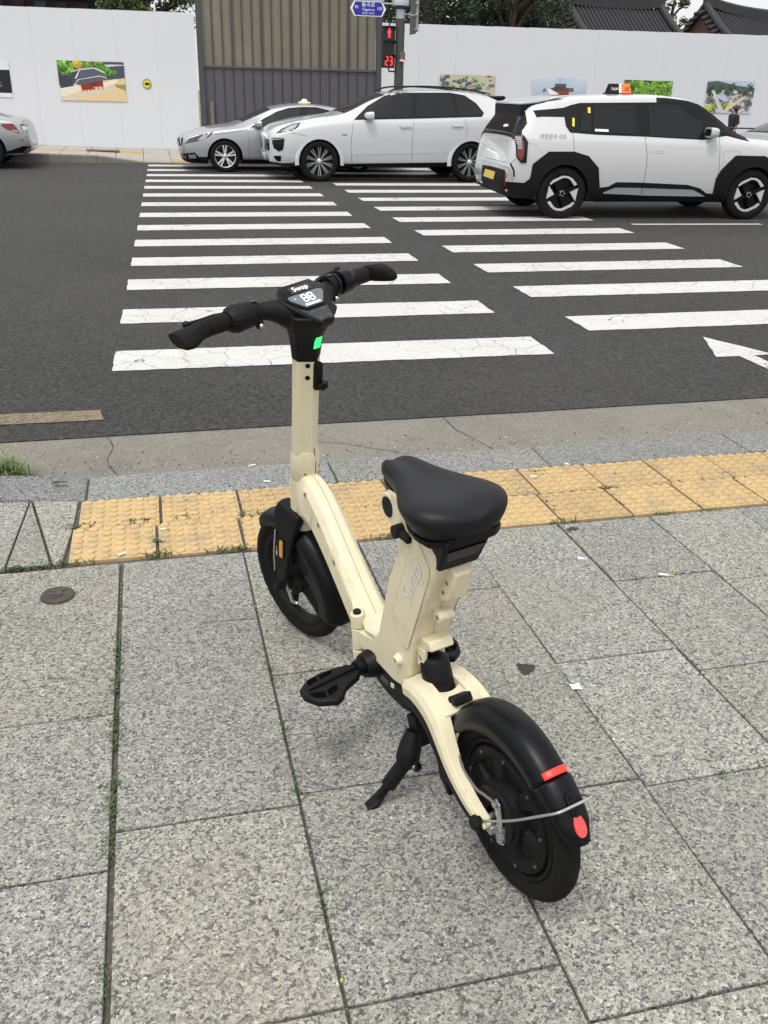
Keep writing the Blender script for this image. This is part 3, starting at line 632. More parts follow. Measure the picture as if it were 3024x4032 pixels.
for j in range(92): p.im[j] = np.array((206, 218, 234))*(1-j/320)+j*.12
m = np.sin(p.X*5+p.Y*3)*.5+.5; p.im = p.im*(1-.45*(p.X > .45)[..., None]*(1-p.Y)[..., None]*m[..., None])+np.array((120, 165, 220))*(.45*(p.X > .45)[..., None]*(1-p.Y)[..., None]*m[..., None])
p.poly([(.36, .38), (.69, .38), (.69, .62), (.36, .62)], (138, 66, 46), 10).poly([(.42, .20), (.62, .20), (.62, .26), (.66, .31), (.72, .33), (.70, .38), (.34, .38), (.30, .33), (.37, .31), (.42, .26)], (72, 70, 74), 5).poly([(.40, .17), (.64, .17), (.62, .23), (.42, .23)], (96, 94, 96), 4).poly([(0, .60), (1, .60), (1, 1), (0, 1)], (190, 180, 160), 8).poly([(.66, .30), (.76, .28), (.78, .40), (.70, .42)], (110, 100, 90), 12).poly([(.2, .36), (.24, .30), (.27, .42), (.2, .45)], (120, 110, 110), 12)
p.obj('photo_panel', 'photo of a pavilion under a pale blue sky behind the roof fin', 10.36, 11.94, 1.17, 2.0)
p = Pic(160, 92, 10); p.im[:] = (60, 84, 40)
for k in range(60): p.blob(p.rg.uniform(), p.rg.uniform(), .07, GR+[(125, 160, 45), (160, 180, 60)], 14)
p.blob(.32, .75, .13, [(120, 170, 140), (130, 176, 150)], 20).poly([(.10, .50), (.2, .42), (.34, .60), (.2, .72)], (206, 204, 190), 6).blob(.05, .15, .06, [(130, 95, 60)], 12)
p.obj('photo_panel', 'photo of bright green foliage directly behind the orange roof light', 13.07, 14.56, 1.20, 2.0)
p = Pic(168, 96, 11)
for j in range(96): p.im[j] = (190, 200, 216)
p.poly([(0, .06), (.2, .02), (.6, .14), (1, .20), (1, .5), (0, .4)], (74, 96, 92), 12); p.houses(.05, .95, .30, .98, 90, [(206, 200, 190), (120, 118, 122), (92, 88, 90), (168, 160, 150)], .045)
for k in range(16): p.blob(p.rg.uniform(0, 1), p.rg.uniform(.14, .42), .06, DK, 12)
for k in range(14): p.blob(p.rg.uniform(.1, .5), p.rg.uniform(.6, .95), .05, GR+AU+DK, 12)
p.blob(.72, .46, .035, [(190, 120, 30), (170, 95, 30), (200, 150, 40)], 22).blob(.08, .88, .08, [(200, 190, 60), (130, 170, 60)], 18).poly([(.1, .3), (.16, .3), (.44, .98), (.34, .98)], (206, 202, 204), 6).poly([(.36, .98), (.44, .98), (.85, .50), (.80, .47)], (214, 206, 194), 6).poly([(.42, .92), (.66, .66), (.52, .64), (.46, .84)], (222, 202, 148), 6)
p.obj('photo_panel', 'aerial photo of a dense old town behind the walking person', 15.65, 17.18, 1.21, 2.06)
# round yellow arrow sign
t = thing('arrow_sign', 'round yellow sign with a black left arrow on the white hoarding', 'sign', (.226, HV-.014, 1.59))
MB().lathe([(0, 0), (.092, 0), (.092, .008), (0, .008)], (0, 0, 0), (0, 1, 0), 40).build('disc', M('sign_yellow', (.78, .66, .03), .5), t)
MB().lathe([(.090, -.002), (.103, -.002), (.103, .008), (.090, .008)], (0, 0, 0), (0, 1, 0), 40, loop=True).build('ring', M('sign_black', (.02, .02, .02), .5), t)
MB().prism([(-.065, 0), (-.005, .052), (-.005, .025), (.062, .025), (.062, -.025), (-.005, -.025), (-.005, -.052)], -.006, -.001, lambda a, b_, h: (a, h, b_)).build('arrow', MATS['sign_black'], t, smooth=0)

# ---------------------------------------------------------------- signal pole, street sign
PU, PV = 6.0, 23.0; z0 = fzz(PU, PV)
m_pole = M('pole_dark_grey', (.052, .056, .052), .5, var=.1, vs=4); m_galv = M('galvanised', (.42, .44, .46), .45, .6, var=.15, vs=12); m_blk = M('signal_black', (.012, .012, .014), .45)
t = thing('signal_pole', 'dark round steel pole with silver band beside the red pedestrian signal', 'pole', (PU, PV, z0))
MB().tube([(0, 0, 0), (0, 0, 6.8)], [.112, .098], 24).build('shaft', m_pole, t)
MB().lathe([(.104, 3.08-z0), (.110, 3.08-z0), (.110, 3.262-z0), (.104, 3.262-z0)], (0, 0, 0), (0, 0, 1), 24, loop=True).build('band', m_galv, t)
MB().lathe([(.10, 3.44), (.20, 3.30), (.205, 3.42), (.10, 3.6)], (0, 0, 0), (0, 0, 1), 16).build('collar', m_galv, t)
MB().lathe([(.0, 0), (.19, 0), (.19, .02), (.12, .05)], (0, 0, 0), (0, 0, 1), 24).build('base_plate', m_pole, t)
t = thing('pedestrian_signal', 'black pedestrian signal showing a red figure and red number 23', 'signal', (5.716, 22.9, 2.054))
b = MB(); b.box((0, .06, .436), (.285, .16, .872)); b.build('housing', m_blk, t, bevel=.012)
for k in range(3):
    zc_ = .145+.291*k; w = .125; dd = .13
    MB().loft([[(-w, -.02, zc_-w), (w, -.02, zc_-w), (w, -.02, zc_+w), (-w, -.02, zc_+w)], [(-w+.012, .0, zc_-w+.012), (w-.012, .0, zc_-w+.012), (w-.012, .0, zc_+w-.012), (-w+.012, .0, zc_+w-.012)]], cap=False).build('bezel', M('bezel', (.03, .03, .032), .4), t, smooth=0)
    o = MB(); o.add([(-w-.004, -.021, zc_+w+.004), (w+.004, -.021, zc_+w+.004), (w+.01, -dd, zc_+w-.002), (-w-.01, -dd, zc_+w-.002), (-w-.004, -.021, zc_+.02), (w+.004, -.021, zc_+.02)], [(0, 1, 2, 3), (0, 3, 4), (1, 5, 2)]); o.build('visor', m_blk, t, smooth=0)
m_red = M('signal_red_light', (1., .03, .035), .5, emit=1.6)
zc_ = .145+.291*2; fg = MB(); fg.lathe([(0, .0), (.018, 0), (.018, .004), (0, .004)], (0, -.027, zc_+.075), (0, 1, 0), 14)
pr = lambda P: fg.prism(P, -.027, -.022, lambda a, b_, h: (a, h, zc_+b_))
pr([(-.026, .052), (.026, .052), (.040, .03), (.034, -.022), (.022, -.020), (.022, -.085), (.032, -.098), (.003, -.098), (.003, -.03), (-.003, -.03), (-.003, -.098), (-.032, -.098), (-.022, -.085), (-.022, -.020), (-.034, -.022), (-.040, .03)])
fg.build('red_figure', m_red, t, smooth=0)
def seg7(b, x, z, w, h, th, on, fr):
    S = {'a': [(x+th*.6, z+h), (x+w-th*.6, z+h), (x+w-th*1.3, z+h-th), (x+th*1.3, z+h-th)], 'd': [(x+th*.6, z), (x+w-th*.6, z), (x+w-th*1.3, z+th), (x+th*1.3, z+th)], 'g': [(x+th*.7, z+h/2), (x+th*1.2, z+h/2+th/2), (x+w-th*1.2, z+h/2+th/2), (x+w-th*.7, z+h/2), (x+w-th*1.2, z+h/2-th/2), (x+th*1.2, z+h/2-th/2)],
         'f': [(x, z+h-th*.5), (x+th, z+h-th*1.3), (x+th, z+h/2+th*.6), (x, z+h/2+th*.15)], 'b': [(x+w, z+h-th*.5), (x+w-th, z+h-th*1.3), (x+w-th, z+h/2+th*.6), (x+w, z+h/2+th*.15)],
         'e': [(x, z+th*.5), (x+th, z+th*1.3), (x+th, z+h/2-th*.6), (x, z+h/2-th*.15)], 'c': [(x+w, z+th*.5), (x+w-th, z+th*1.3), (x+w-th, z+h/2-th*.6), (x+w, z+h/2-th*.15)]}
    for k in on: b.prism(S[k], -.0005, .0005, fr)
b = MB(); fr = lambda a, b_, h: (a, -.025+h*3, .145+b_)
seg7(b, -.088, -.098, .078, .20, .022, 'abged', fr); seg7(b, .010, -.098, .078, .20, .022, 'abgcd', fr); b.build('red_number', m_red, t, smooth=0)
for zz, s in ((.872, 1), (0, -1)):
    MB().tube([(.02, .06, zz), (.02, .06, zz+s*.045), (.035, .06, zz+s*.068), (.06, .065, zz+s*.072), (.20, .09, zz+s*.072)], .017, 8).build('bracket', m_blk, t)
MB().box((.148, .06, .436), (.012, .12, .88)).build('side_edge', M('white_edge', (.7, .7, .72), .5), t)
t = thing('push_button_box', 'small grey push button box with red glow on the signal pole', 'button', (6.04, 22.87, 2.2))
MB().box((0, 0, .11), (.12, .07, .17)).build('case', M('box_grey', (.10, .115, .115), .5), t, bevel=.008); MB().box((.0, -.005, .012), (.125, .07, .03)).build('white_base', M('box_white', (.7, .7, .7), .5), t, bevel=.004); MB().box((-.03, -.038, .04), (.04, .006, .016)).build('red_lamp', m_red, t)
t = thing('street_name_sign', 'blue street name sign with white border fixed left of the signal pole', 'sign', (5.22, 22.92, 3.25))
hexs = lambda w, h, c: [(-w, 0), (-w+c, h), (w-c, h), (w, 0), (w-c, -h), (-w+c, -h)]
q3 = lambda a, b_, h: (a, h, b_)
MB().prism(hexs(.418, .152, .095), 0, .02, q3).build('border', M('sign_white', (.78, .79, .80), .45), t, smooth=0)
MB().prism(hexs(.365, .135, .062), -.003, .001, q3).build('face', M('sign_blue', (.012, .018, .27), .4), t, smooth=0)
m_ltr = M('sign_letter', (.72, .74, .82), .5)
for s, x, z, sz in (('율곡로', 0, .075, .115), ('Yulgok-ro', 0, -.022, .072), ('99', -.275, .02, .085), ('103', .265, .005, .085), ('율곡로 : 24.370', .0, -.095, .045)):
    text_obj(s, sz, m_ltr, t, (x, -.0045, z), (1, 0, 0), (0, 0, 1), bold=.0005)
b = MB(); b.tube([(-.31, .01, .165), (.37, .01, .165)], .016, 8); b.build('top_bar', m_galv, t); MB().tube([(.3, .03, .12), (.68, .06, .12)], .018, 8).build('arm', m_galv, t)
t = thing('side_sign', 'grey edge-on sign board clamped right of the signal pole', 'sign', (6.38, 22.95, 2.78))
MB().prism([(-.03, .0), (.045, .075), (.045, 1.5), (-.03, 1.5)], -.01, .5, lambda a, b_, h: (a, h, b_)).build('board', M('board_grey', (.20, .21, .215), .5, .3), t, bevel=.004)
for zz in (.1, .40, .62, 1.0): MB().box((-.015, -.03, zz), (.07, .05, .035)).build('clamp', m_galv, t, bevel=.003)
MB().tube([(-.29, 0, .40), (-.04, 0, .37)], .016, 8).build('arm', m_galv, t); MB().box((.0, -.02, .75), (.02, .02, 1.3)).build('channel', m_galv, t)

# ---------------------------------------------------------------- railing along the far kerb at right
t = thing('roadside_railing', 'dark grey metal railing along the far pavement behind the front of the taxi', 'railing', (16.5, 22.4, fzz(16.5, 22.4)))
zb = fzz(16.5, 22.4); m_rail = M('railing_dark', (.035, .036, .045), .5)
for z in (.905, .752, .22): MB().tube([(-2.85, 0, z-zb), (3.6, 0, z-zb)], .018 if z > .9 else .014, 8).build('rail', m_rail, t)
for k in range(6):
    c0 = 14.312+1.193*k-16.5
    MB().box((c0, 0, .44), (.035, .035, .88)).build('post', m_rail, t, bevel=.003)
    for s in (-1, 1): MB().box((c0+s*.157, 0, .52), (.022, .022, .76)).build('baluster', m_rail, t)

# ---------------------------------------------------------------- the walker
def person():
    gz = fzz(15.48, 23.6); Hh = 1.425-gz; k = Hh/1.62
    t = thing('person', 'person in black T-shirt and dark trousers with bobbed dark hair walking left', 'person', (15.48, 23.6, gz)); t.scale = (k, k, k)
    # x: towards the viewer's right; walking to -x
    J = {'pel': ((0, 0, .86), (.10, .13)), 'sp': ((.0, 0, 1.03), (.085, .125)), 'ch': ((.01, 0, 1.22), (.10, .15)), 'nk': ((-.005, 0, 1.375), (.05, .05)), 'hd0': ((-.015, 0, 1.43), (.06, .06)), 'hd1': ((-.02, 0, 1.51), (.085, .075)), 'hd2': ((-.01, 0, 1.58), (.06, .055))}
    E = [('pel', 'sp'), ('sp', 'ch'), ('ch', 'nk'), ('nk', 'hd0'), ('hd0', 'hd1'), ('hd1', 'hd2')]
    for s, nm, sw in ((-1, 'r', -.10), (1, 'l', .12)):
        J['sh'+nm] = ((.01, s*.16, 1.33), (.05, .05)); J['el'+nm] = ((.05+sw*.2, s*.20, 1.06), (.036, .036)); J['wr'+nm] = ((-.02+sw*.5, s*.20, .84), (.024, .027)); J['pm'+nm] = ((-.04+sw*.5, s*.20, .775), (.017, .034))
        E += [('ch', 'sh'+nm), ('sh'+nm, 'el'+nm), ('el'+nm, 'wr'+nm), ('wr'+nm, 'pm'+nm)]
        for q in range(4):
            b0 = (-.055+sw*.5-.004*q, s*.20+(-.024+.016*q), .725); J['f%d%s' % (q, nm)] = (b0, (.0085, .0085)); J['g%d%s' % (q, nm)] = ((b0[0]-.012, b0[1], b0[2]-.045), (.007, .007)); E += [('pm'+nm, 'f%d%s' % (q, nm)), ('f%d%s' % (q, nm), 'g%d%s' % (q, nm))]
        J['th'+nm] = ((-.075+sw*.5, s*.20-.02*s, .76), (.009, .009)); E.append(('pm'+nm, 'th'+nm))
        lx = -.16 if s < 0 else .16
        J['hp'+nm] = ((0, s*.085, .80), (.085, .085)); J['kn'+nm] = ((lx*.6-.03, s*.085, .46), (.058, .058)); J['an'+nm] = ((lx*1.15+.03, s*.08, .085), (.038, .038)); J['to'+nm] = ((lx*1.15-.10, s*.085, .025), (.03, .038))
        E += [('pel', 'hp'+nm), ('hp'+nm, 'kn'+nm), ('kn'+nm, 'an'+nm), ('an'+nm, 'to'+nm)]
    J['ns'] = ((-.112, 0, 1.50), (.012, .012)); E.append(('hd1', 'ns'))
    ks = list(J); me = bpy.data.meshes.new('body'); me.from_pydata([J[a][0] for a in ks], [(ks.index(a), ks.index(c)) for a, c in E], [])
    o = link('body', me, M('skin', (.45, .27, .19), .55), t); sk = o.modifiers.new('skin', 'SKIN'); su = o.modifiers.new('sub', 'SUBSURF'); su.levels = su.render_levels = 2
    for i, a in enumerate(ks): me.skin_vertices[0].data[i].radius = J[a][1]; me.skin_vertices[0].data[i].use_root = (a == 'pel')
    ell = lambda c, rx, ry, z, n=20: [(c+rx*math.cos(2*math.pi*i/n), ry*math.sin(2*math.pi*i/n), z) for i in range(n)]
    b = MB(); b.loft([ell(0, .115, .15, .80), ell(0, .118, .155, .92), ell(.0, .108, .15, 1.06), ell(.008, .125, .17, 1.22), ell(.01, .11, .175, 1.31), ell(.005, .075, .11, 1.365), ell(0, .058, .062, 1.385)], cap=False)
    m_shirt = M('black_cotton', (.012, .012, .014), .85, var=.2, vs=8)
    b.build('t_shirt', m_shirt, t)
    for s, sw in ((-1, -.10), (1, .12)):
        MB().tube([(.008, s*.12, 1.335), (.012, s*.175, 1.32), (.03+sw*.1, s*.20, 1.20), (.045+sw*.18, s*.212, 1.10)], [.06, .068, .066, .070], 12).build('sleeve', m_shirt, t)
        lx = -.16 if s < 0 else .16
        MB().tube([(0, s*.075, .88), (0, s*.085, .78), (lx*.6-.03, s*.085, .46), (lx*1.1+.03, s*.08, .11)], [.098, .102, .08, .07], 14).build('trouser_leg', M('charcoal_cloth', (.02, .02, .021), .85), t)
        MB().loft([[(lx*1.15+.06, s*.08+y, z) for y, z in rrect(.08, .07, .03)], [(lx*1.15-.05, s*.085+y, z-.005) for y, z in rrect(.09, .06, .028)], [(lx*1.15-.16, s*.085+y, z-.012) for y, z in rrect(.06, .035, .016)]]).build('shoe', M('shoe_dark', (.03, .03, .03), .5), t).location = (0, 0, .038)
    h = MB(); h.ball((.018, 0, 1.535), (.102, .094, .098), 18, 12); h.loft([[(.03+.07*math.cos(a), .086*math.sin(a), z) for a in [R(-105+210*i/12) for i in range(13)]]+[(.03+.05*math.cos(a), .07*math.sin(a), z) for a in [R(105-210*i/12) for i in range(13)]] for z in (1.54, 1.46, 1.405)])
    h.build('hair', M('dark_hair', (.015, .011, .009), .5, var=.3, vs=60), t)
    for s in (-1, 1): MB().ball((-.093, s*.032, 1.525), (.006, .012, .008), 8, 6).build('eye', m_blk, t)
    MB().box((-.100, 0, 1.462), (.012, .04, .01)).build('mouth', M('lips', (.35, .12, .10), .5), t, bevel=.003)
person()

# ---------------------------------------------------------------- trees behind the hoarding
def leafmat(name, c):
    m = bpy.data.materials.new(name); m.use_nodes = True; nt_ = m.node_tree; bs = nt_.nodes['Principled BSDF']; bs.inputs['Roughness'].default_value = .6
    o = nt_.nodes.new('ShaderNodeNewGeometry'); n_ = nt_.nodes.new('ShaderNodeTexNoise'); n_.inputs['Scale'].default_value = 1.4; n_.inputs['Detail'].default_value = 5; nt_.links.new(o.outputs['Position'], n_.inputs['Vector'])
    r = nt_.nodes.new('ShaderNodeValToRGB'); r.color_ramp.elements[0].position = .32; r.color_ramp.elements[0].color = (c[0]*.55, c[1]*.55, c[2]*.6, 1); r.color_ramp.elements[1].position = .68; r.color_ramp.elements[1].color = (c[0]*1.5, c[1]*1.4, c[2]*1.2, 1)
    nt_.links.new(n_.outputs['Fac'], r.inputs[0]); nt_.links.new(r.outputs[0], bs.inputs['Base Color']); return m
m_pine = leafmat('pine_needles', (.026, .050, .024)); m_leaf = leafmat('broad_leaves', (.065, .11, .035)); m_bark = M('bark', (.075, .055, .04), .95, var=.4, vs=8)
def tree(name, label, u, v, h, cr, cz, ch, mat, nclump=70, nleaf=46, ls=.13, seed=1, gap=.0, group='trees behind the hoarding'):
    q = random.Random(seed); t = thing(name, label, 'tree', (u, v, -.05), group)
    tr = MB(); pts = [(0, 0, 0)]; x = y = 0
    for k in range(1, 8):
        x += q.uniform(-.12, .12); y += q.uniform(-.12, .12); pts.append((x, y, (cz+ch*.55)*k/7))
    tr.tube(pts, [.22*(1-.11*k)*(h/8) for k in range(8)], 9)
    cl = MB()
    for k in range(nclump):
        a = q.random()*6.28; zz = q.uniform(-1, 1); rr = math.sqrt(max(0, 1-zz*zz))*cr*q.uniform(.45, 1.02); c = Vector((x*.6+rr*math.cos(a), y*.6+rr*math.sin(a), cz+zz*ch*q.uniform(.8, 1)))
        if k % 4 == 0: tr.tube([pts[min(7, max(2, int(7*c.z/(cz+ch))))], ((c.x+x)*.5, (c.y+y)*.5, c.z-.25), c], [.07, .05, .02], 5)
        s = q.uniform(.35, .62)*(cr/2.0)
        for j in range(nleaf):
            d = Vector((q.gauss(0, 1), q.gauss(0, 1), q.gauss(0, .62))); d = d/max(d.length, .3)*s*q.random()**.4; p = c+d
            n_ = Vector((q.gauss(0, 1), q.gauss(0, 1), q.gauss(.5, 1))).normalized(); e = n_.orthogonal().normalized(); w = n_.cross(e); L = ls*q.uniform(.6, 1.4)
            e2 = e*math.cos(j)+w*math.sin(j); w2 = n_.cross(e2)
            cl.add([p-e2*L, p+w2*L*.42, p+e2*L, p-w2*L*.42], [(0, 1, 2, 3)])
    me = bpy.data.meshes.new('crown'); me.from_pydata(cl.v, [], cl.f); link('crown', me, mat, t)
    tr.build('trunk', m_bark, t)
    return t
for k, (u, v, cr, cz, ch, lab) in enumerate([(8.6, 30.5, 1.7, 4.4, 1.7, 'dark pine crown just right of the signal pole'), (11.0, 33.5, 2.3, 5.0, 2.1, 'dark pine second from the signal pole above the right hoarding'), (11.9, 31.5, 1.5, 4.6, 1.8, 'dark pine above the rear window of the middle car'),
        (13.0, 34.0, 1.7, 5.1, 2.2, 'dark pine in the middle of the gap between signal pole and tiled roof'), (15.3, 37.5, 1.6, 5.0, 2.1, 'dark pine touching the left end of the tiled roof'), (7.1, 34.0, 2.0, 5.2, 2.0, 'dark pine directly behind the signal pole'), (14.2, 38.0, 2.6, 5.8, 2.4, 'tall dark pine rising behind the other pines'), (10.0, 38.5, 2.8, 6.0, 2.5, 'tall dark pine farthest behind the signal pole')]):
    tree('pine_tree', lab, u, v, 8, cr, cz, ch, m_pine, 95, 150, .055, 20+k)
tree('broadleaf_tree', 'loose green tree with sky gaps standing between the two tiled roofs', 25.5, 45.5, 9, .85, 5.5, 1.0, m_leaf, 26, 34, .09, 41)
tree('broadleaf_tree', 'low green tree at the right foot of the first tiled roof', 23.6, 41.5, 6, .6, 3.95, .5, m_leaf, 24, 34, .08, 42)
tree('broadleaf_tree', 'bright green tree above the hoarding beside the gate post', .75, 29.2, 6, 1.25, 3.7, 1.1, m_leaf, 60, 90, .07, 43)
tree('pine_tree', 'dark tree above the left hoarding behind the palace photo', -1.9, 33.5, 8, 2.0, 4.9, 1.4, m_pine, 80, 110, .06, 44)
tree('pine_tree', 'dark tree above the left hoarding near the left edge', -5.2, 34.0, 8, 2.2, 5.0, 1.5, m_pine, 80, 110, .06, 45)
# ---------------------------------------------------------------- traditional tiled roofs
m_tile = M('roof_tile', (.018, .0185, .021), .75, var=.35, vs=7); m_tile2 = M('ridge_tile', (.026, .0265, .029), .75, var=.35, vs=9); m_wood = M('painted_timber', (.10, .035, .028), .8, var=.3, vs=5); m_plast = M('plaster', (.55, .53, .50), .85, var=.1, vs=3)
def hall(name, label, u0, u1, vr, zr, D, drop, sag=0., white=False, z0=0.):
    t = thing(name, label, 'building', ((u0+u1)/2, vr, 0)); uc = (u0+u1)/2
    zc = lambda s_, tt: zr-drop*(1.32*tt-.32*tt*tt)-sag*4*((s_-u0)/(u1-u0))*(1-(s_-u0)/(u1-u0))*(1-tt)+(.35*abs((s_-uc)/(u1-u0)*2)**3*tt*tt)
    n = 12; m = 24
    for sgn, nm in ((-1, 'front_slope'), (1, 'back_slope')):
        b = MB(); b.add([(u0+(u1-u0)*i/m-uc, sgn*D*j/n, zc(u0+(u1-u0)*i/m, j/n)) for j in range(n+1) for i in range(m+1)], [(j*(m+1)+i, j*(m+1)+i+1, (j+1)*(m+1)+i+1, (j+1)*(m+1)+i) for j in range(n) for i in range(m)])
        so_ = b.build(nm, m_tile, t); md = so_.modifiers.new('thick', 'SOLIDIFY'); md.thickness = .08
    k = int((u1-u0)/.19)
    for i in range(k+1):
        s_ = u0+.05+(u1-u0-.1)*i/k
        MB().tube([(s_-uc, -D*j/n, zc(s_, j/n)+.02) for j in range(n+1)], .05, 8).build('tile_row', m_tile, t)
    rp = [(u0-.1+(u1-u0+.2)*i/16, 0) for i in range(17)]
    b = MB(); b.loft([[(x-uc, y, zc(min(max(x, u0), u1), 0)+z+.12*abs((x-uc)/(u1-u0)*2)**4) for y, z in ((-.16, -.05), (-.14, .30), (0, .38), (.14, .30), (.16, -.05))] for x, _ in rp]); b.build('ridge', m_plast if white else m_tile2, t)
    if white:
        for i in range(8): MB().ball((u0+(u1-u0)*(i+.5)/8-uc, -.17, zr+.12), (.09, .06, .09), 10, 6).build('ridge_stud', m_tile, t)
    for e in (u0, u1):
        for sgn in (-1, 1):
            pts = [(e-uc, sgn*D*.62*j/8, zc(e, .62*j/8)+.13) for j in range(9)]; pts[-1] = (e-uc, pts[-1][1], pts[-1][2]+.06)
            MB().tube(pts, [.15]*8+[.11], 8).build('hip_ridge', m_tile2, t)
            if sgn < 0 or e == u0:
                for j in range(9):
                    tt = .04+.075*j; MB().tube([(e-uc+(.0 if e == u0 else 0), sgn*D*tt, zc(e, tt)+.0), (e-uc+(-.42 if e == u0 else .42), sgn*D*tt, zc(e, tt)-.16)], [.085, .085], 7).build('verge_tile', m_tile, t)
        sx = 1 if e == u0 else -1
        MB().prism([(-D*.55, zr-drop*.68), (0, zr-.12), (D*.55, zr-drop*.68)], e-uc+sx*.02, e-uc+sx*.12, lambda a, b_, h: (h, a, b_)).build('gable_wall', m_wood, t, smooth=0)
    MB().box((0, 0, (zr-drop*.9)/2), ((u1-u0)*.86, D*1.3, zr-drop*.9)).build('wall', m_plast, t, smooth=0)
    for i in range(7):
        for sgn in (-1, 1): MB().cyl(((u1-u0)*(.86*i/6-.43), sgn*D*.68, 0), ((u1-u0)*(.86*i/6-.43), sgn*D*.68, zr-drop*.85), .16, 12).build('column', m_wood, t)
    return t
hall('palace_hall', 'dark tiled hall roof rising above the hoarding in the middle right', 18.0, 22.4, 41.0, 5.10, 4.2, 2.3)
hall('palace_hall', 'dark tiled hall roof cut off by the right edge of the picture', 25.2, 33.5, 42.0, 5.35, 4.2, 2.4, sag=.35)
hall('palace_hall', 'far tiled hall with a pale plastered ridge behind the first roof', 27.6, 32.2, 61.0, 6.65, 4.5, 2.4, white=True)
# dark timber hall behind the left hoarding
t = thing('timber_hall', 'dark timber hall whose eaves show above the left hoarding', 'building', (-4.5, 30.5, 0))
MB().box((0, .5, 2.0), (10.0, 1.0, 4.0)).build('wall', M('dark_timber', (.022, .018, .018), .85, var=.4, vs=3), t, smooth=0)
MB().loft([[(x, -1.0, 4.25), (x, -1.0, 4.35), (x, 1.2, 5.4), (x, 1.2, 5.2)] for x in (-5.4, 5.4)]).build('eave', m_tile, t, smooth=0)
for k in range(18):
    o = MB().box((0, -.03, 0), (.30, .10, .22)).build('bracket', M('dull_red_timber', (.055, .026, .026), .85) if k % 3 else M('grey_timber', (.06, .065, .07), .8), t, bevel=.01); o.location = (-4.8+.57*k, 0, 3.52)
MB().box((0, -.06, 3.75), (10.0, .12, .10)).build('beam', MATS['grey_timber'], t)
# ---------------------------------------------------------------- the electric bicycle
# local frame: x forward, y left, z up (leaning 4 degrees onto its stand), origin where the rear tyre touches the ground
psi, phi = -.5087, R(4.0)
ax_ = Vector((math.sin(psi), math.cos(psi), 0)); lf_ = Vector((-ax_.y, ax_.x, 0)); k_ = Vector((0, 0, 1))
bx, by, bz = street(ax_), street(lf_*math.cos(phi)-k_*math.sin(phi)), street(k_*math.cos(phi)+lf_*math.sin(phi)); bo = street((.2951, 1.4612, 0))
bike = thing('electric_bicycle', 'small cream and black electric bicycle standing on its kickstand', 'bicycle', mat=Matrix(((bx.x, by.x, bz.x, bo.x), (bx.y, by.y, bz.y, bo.y), (bx.z, by.z, bz.z, .0), (0, 0, 0, 1))))
m_cream = M('cream_paint', (.635, .575, .405), .42, var=.03, vs=9, bump=.12, bs=420, dirt=.40, dcol=(.33, .28, .19), ds=17)
m_cseam = M('cream_seam', (.34, .30, .22), .6); m_hole = M('hole_dark', (.20, .175, .125), .8)
m_bk = M('black_plastic', (.004, .0042, .005), .5, spec=.2, var=.12, vs=14, bump=.15, bs=500); m_bk2 = M('satin_black', (.0022, .0026, .0038), .36, bump=.08, bs=300, spec=.2); m_rub = M('tyre_rubber', (.006, .0058, .0056), .85, spec=.2, var=.25, vs=30, bump=.3, bs=160)
m_rim = M('rim_dark', (.0055, .0058, .0065), .6, spec=.18, var=.2, vs=20, dirt=.3, dcol=(.035, .033, .03), ds=8); m_seat = M('saddle_vinyl', (.004, .0042, .0055), .46, spec=.28, bump=.2, bs=700, var=.08, vs=8)
m_steel = M('zinc_steel', (.50, .51, .50), .32, .85, var=.12, vs=60); m_redr = M('red_reflector', (.62, .05, .045), .25, coat=.5, emit=.05); m_redl = M('red_tail_light', (.95, .03, .02), .3, emit=.55); m_amber = M('amber_reflector', (.55, .25, .03), .3, coat=.5)  # red reflector has a faint painted-in glow to look bright; it is no lamp
m_glass = M('dark_gloss', (.003, .003, .004), .16, spec=.22); m_grey = M('grey_print', (.62, .60, .55), .6); m_sticker = M('pale_sticker', (.62, .58, .46), .7)
# steering frame
K0 = Vector((1.02, 0, .42)); KK = Vector((-.225, 0, 1)).normalized(); F0 = Vector((KK.z, 0, -KK.x)); DL = R(16.2)
EF = F0*math.cos(DL)+Vector((0, 1, 0))*math.sin(DL); EL = Vector((0, 1, 0))*math.cos(DL)-F0*math.sin(DL)
def S(f, l, k): return K0+EF*f+EL*l+KK*k
WR = .198
def tyre(C, n_, e1, name, parent, w=.026):
    e1 = (e1-n_*e1.dot(n_)).normalized(); e2 = n_.cross(e1); e2 = e2 if e2.z > 0 else -e2
    pr_ = [(WR-.048, -.014), (WR-.040, -.021), (WR-.027, -w), (WR-.014, -w*.93), (WR-.007, -w*.72), (WR-.0022, -w*.45), (WR, -w*.16), (WR, w*.16), (WR-.0022, w*.45), (WR-.007, w*.72), (WR-.014, w*.93), (WR-.027, w), (WR-.040, .021), (WR-.048, .014)]
    b = MB(); N = 180; rings = []
    for i in range(N):
        ring = []
        for j, (r, h) in enumerate(pr_):
            sh = (i+abs(j-6.5)*1.4) % 6   # chevron tread grooves
            dr = -.0028 if (sh < 1.6 and 3 <= j <= 10 and j not in (6, 7)) else 0
            a = 2*math.pi*i/N; ring.append(C+(e1*math.cos(a)+e2*math.sin(a))*(r+dr)+n_*h)
        rings.append(ring)
    rings.append(rings[0]); n = len(pr_); vs = [p for r in rings[:-1] for p in r]; fs = []
    for i in range(N):
        i2 = (i+1) % N
        for j in range(n-1): fs.append((i*n+j, i*n+j+1, i2*n+j+1, i2*n+j))
    b.add(vs, fs); return b.build(name, m_rub, parent, smooth=28)
